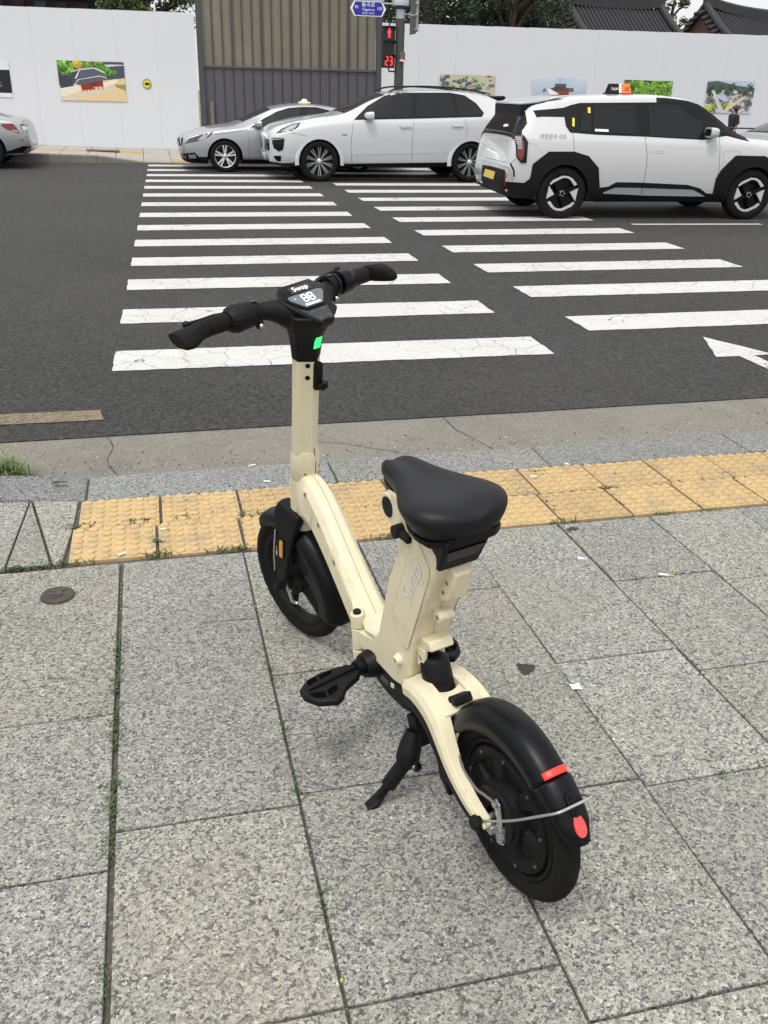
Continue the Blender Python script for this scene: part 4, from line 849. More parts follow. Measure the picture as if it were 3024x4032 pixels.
def arc_shell(C, e1, e2, n_, a0, a1, prof, seg=36, th=.003, name='fender', mat=None, parent=None, taper=None):
    b = MB(); rings = []
    for i in range(seg+1):
        t = i/seg; a = R(a0+(a1-a0)*t); q = prof(t) if callable(prof) else prof
        d = e1*math.cos(a)+e2*math.sin(a); rings.append([C+d*r+n_*h for r, h in q])
    m = len(rings[0]); b.add([p for r in rings for p in r], [(i*m+j, i*m+j+1, (i+1)*m+j+1, (i+1)*m+j) for i in range(seg) for j in range(m-1)])
    o = b.build(name, mat, parent, smooth=50); s = o.modifiers.new('thick', 'SOLIDIFY'); s.thickness = th; s.offset = -1; return o
X, Y, Z = Vector((1, 0, 0)), Vector((0, 1, 0)), Vector((0, 0, 1))
RC = Vector((0, 0, WR))
# rear wheel: hub motor disc with bolts
b = MB(); pf = [(.153, .015), (.150, .020), (.143, .019), (.138, .010), (.134, .021), (.120, .025), (.114, .022), (.106, .013), (.070, .013), (.068, .036), (.062, .040), (.03, .043), (.0001, .043)]
b.lathe([(r, h) for r, h in pf]+[(r, -h) for r, h in reversed(pf)], RC, Y, 64)
rw = b.build('rear_wheel', m_rim, bike, smooth=30)
tyre(RC, Y, X, 'tyre', rw)
b = MB()
for k in range(6):
    a = R(60*k+12); d = X*math.cos(a)+Z*math.sin(a); s_ = X*-math.sin(a)+Z*math.cos(a)
    for sg in (1, -1): MB()
    bb = MB(); bb.loft([[RC+d*.062+s_*w+Y*h for w, h in ((-.017, .012), (.017, .012), (.011, .026), (-.011, .026))], [RC+d*.112+s_*w+Y*h for w, h in ((-.024, .012), (.024, .012), (.017, .0205), (-.017, .0205))]])
    bb.build('hub_rib', m_rim, rw, smooth=25, bevel=.002)
for k in range(9):
    a = R(40*k+8); p = RC+(X*math.cos(a)+Z*math.sin(a))*.124
    MB().lathe([(0, .0275), (.0028, .0275), (.0042, .0265), (.0042, .022)], p, Y, 10).build('hub_bolt', M('bolt_dark', (.12, .12, .125), .4, .7), rw)
MB().lathe([(.0, .0), (.062, 0), (.062, .008), (.056, .010), (.02, .011)], RC+Y*.0405, Y, 40).build('drum_brake_cover', M('drum_black', (.009, .009, .010), .55, spec=.2), rw)
for sg in (1, -1):
    MB().cyl(RC+Y*sg*.04, RC+Y*sg*.092, .007, 12).build('axle', m_steel, bike)
    MB().lathe([(0, sg*.104), (.012, sg*.104), (.0165, sg*.100), (.0165, sg*.088)], RC, Y, 6).build('axle_nut', m_bk, bike, smooth=20, bevel=.0015)
# rear fender, mud flap with reflector, tail light strip
def fprof(w, r, lip): return [(lip, w*1.0), (r-.030, w*.99), (r-.012, w*.82), (r-.003, w*.48), (r, 0), (r-.003, -w*.48), (r-.012, -w*.82), (r-.030, -w*.99), (lip, -w*1.0)]
def rear_f(t):
    e = min(1, t*9); w = .043*(.97+.03*e); return fprof(w-.004*t, .222+.008*math.sin(math.pi*t), .176-.0*t+(.012*(1-e)))
fd = arc_shell(RC, X, Z, Y, 27, 126, rear_f, 40, .003, 'rear_fender', m_bk2, bike)
b = MB(); b.lathe([(.200, -.047), (.232, -.044), (.232, .044), (.200, .047)], RC, Y, 6, a0=R(-29), a1=R(-25), ref=X)
b2 = MB(); rings = []
for a in (25.5, 28.5):
    d = X*math.cos(R(a))+Z*math.sin(R(a)); rings.append([RC+d*(r+.005)+Y*h*1.06 for r, h in fprof(.043, .222, .178)])
m_ = len(rings[0]); b2.add(rings[0]+rings[1], [(j, j+1, m_+j+1, m_+j) for j in range(m_-1)]); fl = b2.build('front_lip', m_bk, fd, smooth=50); s = fl.modifiers.new('thick', 'SOLIDIFY'); s.thickness = .007
def flap(t): w = .037*(1-.32*max(0, t-.72)/.28-.08*t); r = .2275+.010*t; return [(r-.040+.022*t, w*1.06), (r-.016, w*.98), (r-.004, w*.66), (r, 0), (r-.004, -w*.66), (r-.016, -w*.98), (r-.040+.022*t, -w*1.06)]
fp = arc_shell(RC, X, Z, Y, 126, 158, flap, 20, .004, 'mud_flap', m_bk2, bike)
arc_shell(RC, X, Z, Y, 121.6, 125.0, lambda t: [(.2320-.012*abs(h/.03)**2.6, h) for h in [.027-.0054*i for i in range(11)]], 4, .004, 'tail_light', m_redl, fd)
# reflector oval on the flap
rp_ = []
for i in range(28):
    a = 2*math.pi*i/28; tt, hh = 148.8+5.6*math.cos(a), .0125*math.sin(a)*(1+.22*math.cos(a)); d = X*math.cos(R(tt))+Z*math.sin(R(tt)); rp_.append((d, hh, (tt-126)/32))
b = MB(); b.loft([[RC+d*(.2275+.010*t_-.004*(h/.025)**2-.001)+Y*h for d, h, t_ in rp_], [RC+d*(.2275+.010*t_+.0025)+Y*h*.92 for d, h, t_ in rp_]]); b.build('reflector', m_redr, fp, bevel=.001)
pts = rrect(.020, .046, .0098, 4); d0 = X*math.cos(R(139.5))+Z*math.sin(R(139.5)); t0 = X*-math.sin(R(139.5))+Z*math.cos(R(139.5))
MB().loft([[RC+d0*(.231+h)+Y*x+t0*y for x, y in pts] for h in (0, .0055)]).build('stay_clip', m_bk, fp, bevel=.001)
for q in (-.015, .015): MB().lathe([(0, .239), (.004, .239), (.0055, .237), (.0055, .235)], RC+t0*q, d0, 10).build('clip_screw', m_bk2, fp)
for q, zz in ((.207, .342),):
    MB().box((.207, 0, .334), (.045, .046, .022), Matrix.Rotation(R(34), 3, 'Y')).build('fender_bracket', m_bk, fd, bevel=.004)
    MB().lathe([(0, .028), (.004, .028), (.006, .0265), (.006, .024)], (.210, -.003, .334), Y, 10).build('bracket_screw', m_bk2, fd)
# wire stay round the flap
ps = RC+d0*.2405
w_ = [Vector((-.005, .083, .205)), Vector((-.03, .081, .222)), Vector((-.09, .069, .270)), Vector((-.150, .053, .325)), ps+Y*.041-d0*.004, ps+Y*.034+d0*.002, ps+Y*.02+d0*.003]
wire = w_+[ps+d0*.003]+[Vector((p.x, -p.y, p.z)) for p in reversed(w_)]
MB().tube([Vector(p) for p in catmull(wire, 5)], .0029, 8).build('fender_stay', m_steel, bike)
MB().lathe([(0, .0), (.0085, 0), (.0085, .006), (0, .006)], (-.003, .084, .205), Y, 12).build('stay_screw', m_bk, bike)
# swing arm: cream upper shells, black under covers, bridge with opening for the damper
armc = [(.335, .048, .302), (.29, .050, .314), (.24, .053, .312), (.20, .058, .297), (.165, .063, .268), (.125, .068, .235), (.08, .072, .213), (.035, .075, .200), (-.008, .076, .192)]
wz = [.044, .052, .056, .054, .048, .043, .038, .034, .028]; wy = [.046, .048, .047, .042, .036, .031, .028, .026, .024]
for sg, nm in ((1, 'left'), (-1, 'right')):
    P = [np.array(p) for p in catmull(armc, 4)]; HZ = np.interp(np.linspace(0, 8, len(P)), range(9), wz); WY = np.interp(np.linspace(0, 8, len(P)), range(9), wy)
    b = MB(); c = MB(); ra = []; rb = []
    for i, p in enumerate(P):
        T = P[min(i+1, len(P)-1)]-P[max(i-1, 0)]; T = Vector((T[0], T[1], T[2])).normalized(); nn = Y.cross(T).normalized(); nn = nn if nn.z > 0 else -nn
        h, w = HZ[i]/2, WY[i]/2; o_ = Vector((p[0], p[1]*sg, p[2])); yy = Y*sg
        ra.append([o_+yy*y+nn*z for y, z in ((-w, -h*.6), (w, -h*.6), (w, h*.40), (w*.62, h), (-w, h))])
        rb.append([o_+yy*y+nn*z for y, z in ((-w*.8, -h*1.7), (w*.8, -h*1.7), (w*1.08, -h*1.25), (w*1.08, -h*.40), (-w*.9, -h*.58))])
    b.loft(ra); b.build('swing_arm', m_cream, bike, smooth=22, bevel=.0012)
    c.loft(rb); c.build('arm_cover', m_bk, bike, smooth=40, bevel=.002)
    for t_, off in (((.300, .311), .0186), ((.233, .300), .0186)):
        MB().lathe([(0, 0), (.0075, 0), (.0075, -.004)], Vector((t_[0], sg*(.0505+off), t_[1])), Y*sg, 14).build('bolt_recess', m_hole, bike)
    MB().loft([[Vector((x, sg*y, z)) for y, z in ((.066, .188), (.086, .188), (.086, .200), (.066, .200))] for x, y_, z_ in ((.012, 0, 0), (-.018, 0, 0))]).build('dropout', m_cream, bike, bevel=.003)
oc = []
for i in range(24):
    a = 2*math.pi*i/24; oc.append((.283+.040*math.cos(a), .037*math.sin(a)))
rect = []
for i in range(24):
    a = 2*math.pi*i/24; c_, s_ = math.cos(a), math.sin(a); q = 1/max(abs(c_)/.058, abs(s_)/.048); rect.append((.281+c_*q, s_*q))
zt_ = lambda x: .332-.10*max(0, .24-x)-.16*max(0, x-.31)
b = MB(); b.loft([[(x, y, zt_(x)-.016) for x, y in rect], [(x, y, zt_(x)) for x, y in rect], [(x, y, zt_(x)) for x, y in oc], [(x, y, zt_(x)-.016) for x, y in oc], [(x, y, zt_(x)-.016) for x, y in rect]], cap=False)
b.build('arm_bridge', m_cream, bike, smooth=30, bevel=.002)
MB().box((.205, 0, .325), (.045, .10, .016), Matrix.Rotation(R(-24), 3, 'Y')).build('arm_bridge', m_cream, bike, bevel=.004)
# damper
sa, sb = Vector((.316, 0, .392)), Vector((.270, 0, .262)); sd2 = (sb-sa)
MB().tube([sa+sd2*.03, sa+sd2*.08, sa+sd2*.14, sa+sd2*.50, sa+sd2*.56, sa+sd2*.58, sa+sd2*.92, sa+sd2*.98], [.020, .0300, .0335, .0355, .0355, .0375, .0365, .028], 28).build('damper_boot', m_bk, bike, smooth=40)
MB().tube([sa-sd2*.12, sa+sd2*.06], .011, 12).build('damper_rod', m_bk2, bike)
# seat post housing (battery box)
box = [(.378, .272), (.355, .288), (.343, .318), (.334, .390), (.298, .498), (.214, .672), (.205, .705), (.30, .735), (.40, .758), (.452, .752), (.476, .728), (.478, .700), (.455, .676), (.408, .655), (.397, .625), (.420, .555), (.452, .470), (.478, .395), (.488, .366), (.505, .350), (.545, .345), (.585, .350), (.60, .335), (.602, .290), (.585, .268), (.52, .262), (.42, .262)]
hw = lambda x, z: .049-(.023*max(0, min(1, (x-.36)/.08)) if z > .6 else 0)-(.006 if x > .56 else 0)
b = MB(); b.loft([[(x, -hw(x, z), z) for x, z in box], [(x, hw(x, z), z) for x, z in box]]); b.build('seat_post_housing', m_cream, bike, smooth=30, bevel=.009, seg=3)
# raised side cover with its seam, both sides
pan = [(.303, .703), (.372, .548), (.407, .462), (.405, .445), (.362, .402), (.349, .398), (.340, .403), (.292, .518), (.240, .640), (.240, .660), (.282, .706)]
for sg in (1, -1):
    b = MB(); b.loft([[(x, sg*.0485, z) for x, z in pan], [(x, sg*.0507, z) for x, z in pan]]); cv = b.build('side_cover', m_cream, bike, smooth=25, bevel=.0012)
    MB().tube([(x, sg*.0497, z) for x, z in pan], .0009, 6, closed=True).build('cover_seam', m_cseam, cv)
text_obj('Swap', .062, M('pale_print', (.66, .655, .61), .6), bike, (.312, .0522, .590), Vector((-.5, 0, 1)), Vector((1, 0, .5)), shear=.25, space=1.05)
MB().tube([(.385, .036, .350), (.382, .063, .350)], [.020, .0105], 16).build('bolt_boss', m_cream, bike, smooth=60)
MB().lathe([(0, 0), (.0055, 0)], (.382, .0632, .350), Y, 12).build('bolt_recess', m_hole, bike)
# rear face bosses
MB().loft([[(x, y, z) for x, z in ((.245, .662), (.222, .668), (.196, .655), (.212, .590), (.235, .572), (.272, .560))] for y in (-.024, .016)]).build('rear_lug', m_cream, bike, bevel=.005)
for x, z in ((.228, .622), (.243, .592)): MB().lathe([(0, 0), (.0058, 0)], (x, .0163, z), Y, 12).build('bolt_recess', m_hole, bike)
MB().tube([(.262, .020, .520), (.262, -.018, .520)], [.0125, .0125], 16).build('rear_boss', m_cream, bike, smooth=40); MB().box((.276, 0, .520), (.03, .030, .018)).build('rear_boss', m_cream, bike, bevel=.004); MB().lathe([(0, 0), (.006, 0)], (.262, .0202, .520), Y, 12).build('bolt_recess', m_hole, bike)
MB().loft([[(x, y, z) for x, z in ((.338, .392), (.326, .440), (.280, .448), (.270, .428), (.300, .414), (.310, .402))] for y in (-.030, .030)]).build('damper_mount', m_cream, bike, bevel=.004)
MB().loft([[(x, y, z) for x, z in ((.332, .360), (.330, .41), (.298, .415), (.306, .366))] for y in (.022, .0315)]).build('damper_mount', m_cream, bike, bevel=.002)
MB().lathe([(0, 0), (.006, 0), (.008, -.003)], (.317, .0325, .388), Y, 10).build('mount_bolt', m_steel, bike)
MB().tube([(.327, .0, .39), (.300, .0, .488), (.232, .0, .628)], .0007, 5).build('housing_seam', m_cseam, bike)
# lug with the dark lock bore at the front
MB().tube([(.443, -.030, .712), (.443, .0325, .712)], [.0325, .0325], 28).build('lock_lug', m_cream, bike, bevel=.003)
MB().lathe([(0, .0338), (.0240, .0338), (.0240, .026)], (.443, 0, .712), Y, 28).build('lock_bore', m_bk, bike)
# black tail block under the saddle
b = MB(); b.loft([[(.270, y*.95, .722) for y in (-.047, .047)]+[(.262, .047, .665), (.262, -.047, .665)], [(.168, y, .750) for y in (-.056, .056)]+[(.207, .047, .668), (.207, -.047, .668)]])
tb_ = b.build('tail_block', m_bk, bike, bevel=.004)
MB().loft([[(.2005+.0005-.03*(z-.69)/.05, y*(1.0 if z > .71 else .92), z) for y, z in ((-.042, .690), (.042, .690), (.045, .726), (-.045, .726))], [(.197-.03*(z-.69)/.05, y*(1.0 if z > .71 else .92), z) for y, z in ((-.040, .692), (.040, .692), (.043, .724), (-.043, .724))]]).build('tail_lens', m_glass, tb_, smooth=0)
MB().tube([(.362, .028, .694), (.362, .064, .694)], [.016, .015], 16).build('seat_lever', m_bk, bike, bevel=.002)
MB().box((.335, .052, .694), (.05, .018, .016)).build('seat_lever', m_bk, bike, bevel=.004)
# saddle
sx = [.508, .502, .486, .460, .425, .39, .35, .31, .275, .24, .208, .182, .165, .158]; sw_ = [.010, .022, .034, .042, .046, .054, .071, .093, .109, .115, .110, .092, .060, .02]
stp = [.782, .794, .805, .812, .814, .814, .813, .813, .815, .818, .818, .812, .802, .792]; sbt = [.770, .764, .758, .754, .751, .749, .747, .745, .743, .742, .743, .747, .754, .764]
b = MB(); c2 = MB(); rr_ = []; rl = []
for x, w, zt2, zb2 in zip(sx, sw_, stp, sbt):
    sec = [(0, zb2), (w*.55, zb2), (w*.76, zb2+.002), (w*.82, zb2+.012), (w*.97, zt2-.032), (w*1.0, zt2-.020), (w*.92, zt2-.006), (w*.70, zt2+.000), (w*.35, zt2-.002), (0, zt2-.005)]
    rr_.append([(x, y-.010, z) for y, z in sec]+[(x, -y-.010, z) for y, z in reversed(sec[1:-1])])
b.loft(rr_); sad = b.build('saddle', m_seat, bike, smooth=80, sub=2)
rl = [[(x, y-.010, z) for y, z in ((-w*.72, zb2-.014), (w*.72, zb2-.014), (w*.79, zb2-.006), (w*.80, zb2+.004), (-w*.80, zb2+.004), (-w*.79, zb2-.006))] for x, w, zb2 in list(zip(sx, sw_, sbt))[1:-1]]
MB().loft(rl).build('saddle_base', m_bk, sad, smooth=40)
MB().box((.33, 0, .728), (.20, .06, .03)).build('saddle_mount', m_bk, bike, bevel=.005)
# black mid casing, foot pegs
mid = [(.590, .300), (.604, .262), (.588, .222), (.545, .196), (.470, .186), (.392, .192), (.345, .210), (.318, .245), (.318, .290), (.345, .305), (.375, .266), (.42, .258), (.52, .258)]
b = MB(); b.loft([[(x, -.041, z) for x, z in mid], [(x, .041, z) for x, z in mid]]); md_ = b.build('mid_casing', m_bk, bike, bevel=.008, smooth=35)
MB().add([(.448, .0418, .224), (.430, .0418, .230), (.430, .0418, .245), (.448, .0418, .239)], [(0, 1, 2, 3)]).build('sticker', m_sticker, md_, smooth=0)
MB().add([(.50, .0416, .212), (.46, .0416, .216), (.46, .0416, .236), (.50, .0416, .232)], [(0, 1, 2, 3)]).build('rating_label', M('label_dark', (.03, .03, .032), .3), md_, smooth=0)
for sg in (1, -1):
    MB().tube([(.532, sg*.036, .246), (.532, sg*.058, .246), (.530, sg*.076, .247)], [.040, .035, .029], 24).build('peg_boss', m_bk, bike, smooth=45)
    MB().tube([(.530, sg*.070, .247), (.526, sg*.098, .249)], [.022, .019], 16).build('peg_hinge', m_bk2, bike)
    ys_ = 1. if sg > 0 else .70
    out = [(.533, .092), (.548, .112), (.552, .180), (.541, .222), (.515, .252), (.488, .252), (.452, .232), (.432, .190), (.440, .172), (.468, .150), (.492, .104), (.508, .092)]
    b = MB(); b.loft([[(x, sg*y*ys_, .238) for x, y in out], [(x, sg*y*ys_, .256) for x, y in out]]); pg = b.build('foot_peg', m_bk, bike, bevel=.004)
    for q in ([(.540, .190), (.546, .150), (.532, .160), (.526, .192)], [(.534, .222), (.540, .198), (.525, .200), (.516, .228)], [(.468, .172), (.487, .166), (.480, .196), (.456, .200)], [(.455, .208), (.478, .202), (.488, .238), (.470, .234)]):
        MB().loft([[(x, sg*y*ys_, .2555) for x, y in q], [(x, sg*y*ys_, .2570) for x, y in q]]).build('peg_slot', M('slot_black', (.001, .001, .001), .9, spec=.05), pg, smooth=0)
    MB().tube([(.522, sg*.100*ys_, .258), (.500, sg*.235*ys_, .258)], [.006, .003], 8).build('peg_rib', m_bk2, pg)
# front frame tube
path = [(1.015, .500), (.960, .520), (.915, .520), (.865, .497), (.80, .450), (.72, .383), (.64, .318), (.585, .283)]
hh_ = [.080, .074, .068, .060, .053, .050, .050, .050]; ww_ = [.031, .034, .0365, .038, .0385, .039, .041, .043]
P = catmull(path, 5); HN = np.interp(np.linspace(0, 7, len(P)), range(8), hh_); WN = np.interp(np.linspace(0, 7, len(P)), range(8), ww_); rg = []
for i, p in enumerate(P):
    T = P[min(i+1, len(P)-1)]-P[max(i-1, 0)]; T = Vector((T[0], 0, T[1])).normalized(); nn = Vector((-T.z, 0, T.x)); nn = nn if nn.z > 0 else -nn
    h, w = HN[i], WN[i]; rg.append([Vector((p[0], 0, p[1]))+Y*y+nn*z for y, z in ((-w*.5, -h), (w*.5, -h), (w, -h*.62), (w, h*.58), (w*.62, h*.92), (0, h), (-w*.62, h*.92), (-w, h*.58), (-w, -h*.62))])
frm = MB().loft(rg).build('frame_tube', m_cream, bike, smooth=30, bevel=.005, seg=3)
MB().tube([r[5]+(r[5]-r[0]).normalized()*.0002 for r in rg[6:]], .0008, 5).build('tube_seam', m_cseam, frm)
for x, z in ((.905, .555), (.827, .500), (.742, .427), (.655, .352)):
    for sg in (1, -1): MB().tube([(x, sg*.030, z), (x, sg*(.0398 if x < .87 else .0372), z)], .0072, 14).build('bolt_recess', m_hole, frm)
# folding hinge on the left
for z0_, z1_, r_, m_q in ((.322, .362, .0175, m_cream), (.258, .320, .0165, m_cream), (.228, .256, .0165, m_cream)):
    MB().tube([(.592, .052, z0_), (.592, .052, z1_)], r_, 20).build('hinge_barrel', m_q, bike, bevel=.003)
MB().tube([(.592, .052, .355), (.592, .052, .367), (.592, .052, .370)], [.0105, .0105, .008], 16).build('hinge_cap', m_bk, bike); MB().tube([(.592, .052, .216), (.592, .052, .230)], .008, 12).build('hinge_cap', m_bk, bike)
MB().loft([[(.600, y, z) for y, z in ((.030, .262), (.060, .262), (.062, .316), (.030, .316))], [(.515, y, z) for y, z in ((.030, .272), (.0455, .272), (.0455, .322), (.030, .322))]]).build('hinge_leaf', m_cream, bike, bevel=.004)
MB().loft([[(.600, y, z) for y, z in ((.026, .324), (.058, .324), (.056, .358), (.026, .358))], [(.668, y, z) for y, z in ((.024, .330), (.034, .330), (.034, .372), (.024, .372))]]).build('hinge_leaf', m_cream, bike, bevel=.004)
# kickstand
MB().box((.318, .040, .188), (.040, .034, .075), Matrix.Rotation(R(18), 3, 'Y')).build('stand_mount', m_bk, bike, bevel=.004)
kp = Vector((.300, .083, .130)); kt = Vector((.314, .055, .190)); kf = Vector((.322, .160, .016))
MB().tube([kt, kt.lerp(kp, .55), kp, kp+(kf-kp)*.10], [.020, .027, .029, .022], 14).build('stand_knuckle', m_bk, bike, bevel=.001)
MB().tube([kp+Vector((.0, -.01, 0))-X*.028, kp-X*.0315], [.015, .013], 12).build('stand_pivot', m_bk2, bike); MB().tube([kp-X*.0314, kp-X*.034], [.0055, .005], 8).build('stand_pivot', m_steel, bike)
MB().tube([kp+(kf-kp)*.08, kp+(kf-kp)*.12, kp+(kf-kp)*.60, kp+(kf-kp)*.62], [.014, .0185, .0185, .015], 18).build('kickstand', m_bk, bike)
MB().tube([kp+(kf-kp)*.60, kp+(kf-kp)*.90], .011, 12).build('stand_rod', m_bk2, bike)
MB().loft([[kf+Vector((x*.7, -.028+.0*y, .030+y)) for x, y in rrect(.030, .020, .008)], [kf+Vector((x, .004, .0+y*.9)) for x, y in rrect(.034, .022, .009)], [kf+Vector((x*.9, .026, -.006+y*.6)) for x, y in rrect(.030, .018, .007)]]).build('stand_foot', m_bk, bike, bevel=.002)
MB().box(kf+Vector((.004, .0275, -.004)), (.012, .003, .008)).build('stand_wear', m_steel, bike)
MB().prism([(.185, .205), (.165, .160), (.150, .130), (.162, .126), (.172, .140), (.190, .150), (.205, .200)], .050, .062, lambda a, b_, h: (a, h, b_)).build('stand_stop', m_bk, bike, bevel=.002)
# rear drum brake arm, spring and cable
MB().loft([[Vector((x, y, z)) for x, z in ((-.030, .252), (-.016, .258), (-.012, .235), (-.022, .206), (-.016, .172), (-.024, .146), (-.034, .150), (-.032, .180), (-.040, .208))] for y in (.0545, .058)]).build('brake_arm', m_steel, bike, smooth=0, bevel=.0008)
MB().box((-.008, .062, .176), (.022, .016, .020)).build('brake_clamp', m_steel, bike, bevel=.002); MB().tube([(-.022, .058, .250), (-.022, .066, .250)], .0075, 12).build('cable_anchor', m_steel, bike)
MB().tube([(-.040+.006*math.cos(t_*1.1), .056+.006*math.sin(t_*1.1), .200-.0011*t_) for t_ in range(40)], .0013, 5).build('brake_spring', m_steel, bike)
MB().tube([Vector(p) for p in catmull([(.125, .052, .262), (.104, .058, .246), (.056, .058, .230), (.020, .058, .238), (-.018, .060, .250)], 5)], .0032, 7).build('brake_cable', M('cable_grey', (.16, .155, .14), .5, .3), bike)

# ---- steering assembly (turned slightly to the left)
FC = S(.0, 0, 0); FC = Vector((1.095, 0, WR)); FC = K0+(F0*math.cos(R(12))+Vector((0, 1, 0))*math.sin(R(12)))*((FC-K0).dot(F0))+KK*((FC-K0).dot(KK))
DF = R(12); fe = F0*math.cos(DF)+Vector((0, 1, 0))*math.sin(DF); fn = Vector((0, 1, 0))*math.cos(DF)-F0*math.sin(DF); fu = KK
b = MB(); pf = [(.153, .014), (.150, .018), (.140, .017), (.132, .011), (.129, .006)]
b.lathe([(r, h) for r, h in pf]+[(r, -h) for r, h in reversed(pf)], FC, fn, 64, loop=True)
fw = b.build('front_wheel', m_rim, bike, smooth=30)
tyre(FC, fn, fe, 'tyre', fw)
for k in range(5):
    a = R(72*k+64); d = fe*math.cos(a)+fu*math.sin(a); s_ = fe*-math.sin(a)+fu*math.cos(a)
    MB().loft([[FC+d*.02+s_*x+fn*y for x, y in rrect(.030, .030, .005, 2)], [FC+d*.07+s_*x+fn*y for x, y in rrect(.019, .022, .005, 2)], [FC+d*.135+s_*x+fn*y for x, y in rrect(.030, .016, .005, 2)]]).build('spoke', m_rim, fw, smooth=35)
MB().lathe([(.0, .040), (.016, .040), (.034, .030), (.048, .024), (.048, -.024), (.034, -.03), (0, -.04)], FC, fn, 32).build('hub', m_rim, fw)
MB().tube([FC+fn*.035, FC+fn*.075], .007, 10).build('axle', m_steel, fw); MB().lathe([(0, .086), (.008, .086), (.011, .082), (.011, .066)], FC, fn, 6).build('axle_nut', m_bk, fw, smooth=20)
MB().loft([[FC+fe*x+fu*z+fn*y for x, z in ((-.008, .0), (.008, .002), (-.028, -.056), (-.040, -.050))] for y in (.044, .048)]).build('brake_arm', m_steel, fw, smooth=0)
MB().tube([FC+fe*-.034+fu*-.052+fn*.046+fe*(-.0013*t_)+Vector((0, 0, 0))+fu*(.005*math.cos(t_)+.0006*t_)+fn*(.005*math.sin(t_)) for t_ in range(24)], .0012, 5).build('brake_spring', m_steel, fw)
# front fender
ffp = lambda t: fprof(.041*(1 if t < .9 else 1), .222+.006*math.sin(math.pi*t), .180)
arc_shell(FC, fe, fu, fn, 42, 100, ffp, 24, .003, 'front_fender', m_bk2, bike)
arc_shell(FC, fe, fu, fn, 100, 181, lambda t: fprof(.052-.001*t, .230+.012*t, .168-.030*math.sin(math.pi*min(1, t*1.3))), 34, .003, 'front_fender', m_bk2, bike)
# fork
def blade_sec(f0, f1, k, l, th): return [FC+fe*a+fu*k+fn*(l+b_) for a, b_ in ((f0, -th), (f1, -th), (f1+.004, 0), (f1, th), (f0, th), (f0-.004, 0))]
for sg in (1, -1):
    secs = [(-.046, .046, .285, .030, .020), (-.052, .050, .255, .046, .014), (-.046, .040, .215, .055, .010), (-.036, .028, .160, .058, .008), (-.028, .020, .10, .059, .007), (-.022, .016, .04, .060, .007), (-.014, .014, -.012, .060, .006)]
    b = MB(); b.loft([blade_sec(f0-.012*(k_2/.285), f1-.012*(k_2/.285), k_2, l*sg, th) for f0, f1, k_2, l, th in secs]); fk_ = b.build('fork_leg', m_bk, bike, smooth=45, bevel=.004)
    pts = rrect(.019, .070, .009, 4); c0 = FC+fe*-.006+fu*.150
    MB().loft([[c0+fe*(x-.005)+fu*y+fn*sg*h for x, y in pts] for h in (.064, .0685)]).build('reflector_mount', m_bk2, fk_, bevel=.001)
    pts = rrect(.0155, .062, .0075, 4); MB().loft([[c0+fe*(x-.005)+fu*y+fn*sg*h for x, y in pts] for h in (.0685, .0725)]).build('amber_reflector', m_amber, fk_, bevel=.001)
MB().tube([S(-.002, 0, -.10), S(0, 0, -.045), S(0, 0, -.012)], [.052, .047, .038], 26).build('fork_crown', m_bk, bike, smooth=60, bevel=.004)
MB().tube([FC+fu*.20+fe*.02+fn*.068, FC+fu*.12+fe*.022+fn*.072, FC+fu*.05+fe*.018+fn*.072], .003, 6).build('brake_cable', m_steel, bike)
# head tube (fixed to the frame), then collar and column
MB().tube([S(0, 0, -.016), S(0, 0, -.004), S(0, 0, .06), S(0, 0, .13), S(0, 0, .158)], [.035, .0385, .0385, .039, .038], 32).build('head_tube', m_cream, bike, smooth=50)
b = MB(); b.tube([S(0, 0, .160), S(0, 0, .166), S(0, 0, .215), S(0, 0, .232), S(0, 0, .252)], [.037, .0402, .0402, .0392, .034], 32); co_ = b.build('steering_collar', m_cream, bike, smooth=45)
MB().tube([S(-.0400, -.003, .163), S(-.0400, -.003, .215), S(-.0335, -.003, .262)], .0011, 6).build('collar_slit', m_bk, co_)
for l, k in ((-.0205, .200), (-.0205, .178)): MB().lathe([(0, 0), (.0046, 0)], S(-.0349, l, k), -EF*.86-EL*.5, 8).build('collar_bolt', m_bk, co_)
for l, k in ((.0255, .188), (.0255, .168)): MB().lathe([(0, 0), (.0042, 0), (.0042, -.003)], S(-.0313, l, k), -EF*.77+EL*.63, 10).build('collar_bolt', m_hole, co_)
hx = lambda wl, wf: [(-wl, wf*.45), (-wl, -wf*.30), (-wl*.16, -wf), (wl*.16, -wf), (wl, -wf*.30), (wl, wf*.45), (wl*.45, wf), (-wl*.45, wf)]
b = MB(); b.loft([[S(f, l, k) for l, f in hx(wl, wf)] for k, wl, wf in ((.235, .0370, .0345), (.27, .0362, .0332), (.40, .0362, .0325), (.535, .0365, .0320))]); st_ = b.build('steering_column', m_cream, bike, smooth=25, bevel=.006, seg=3)
for k in (.512, .478): MB().lathe([(0, 0), (.0065, 0), (.0065, -.004)], S(-.0245, .0180, k), -EF*.78+EL*.62, 12).build('column_bolt', m_bk, st_)
# hook
pts = rrect(.022, .082, .0105, 4); MB().loft([[S(-.0285-h*.97+x*.2, -.0035+x*.97-h*.2, .482+y) for x, y in pts] for h in (0, .014)]).build('bag_hook', m_bk, bike, bevel=.003)
MB().tube([S(-.039, -.007, .456), S(-.053, -.010, .454), S(-.058, -.011, .462), S(-.058, -.011, .472)], [.008, .009, .0095, .009], 10).build('bag_hook', m_bk, bike)
MB().lathe([(0, 0), (.004, 0), (.0055, -.002)], S(-.0425, -.0068, .507), -EF*.97-EL*.2, 10).build('hook_screw', m_bk2, bike)
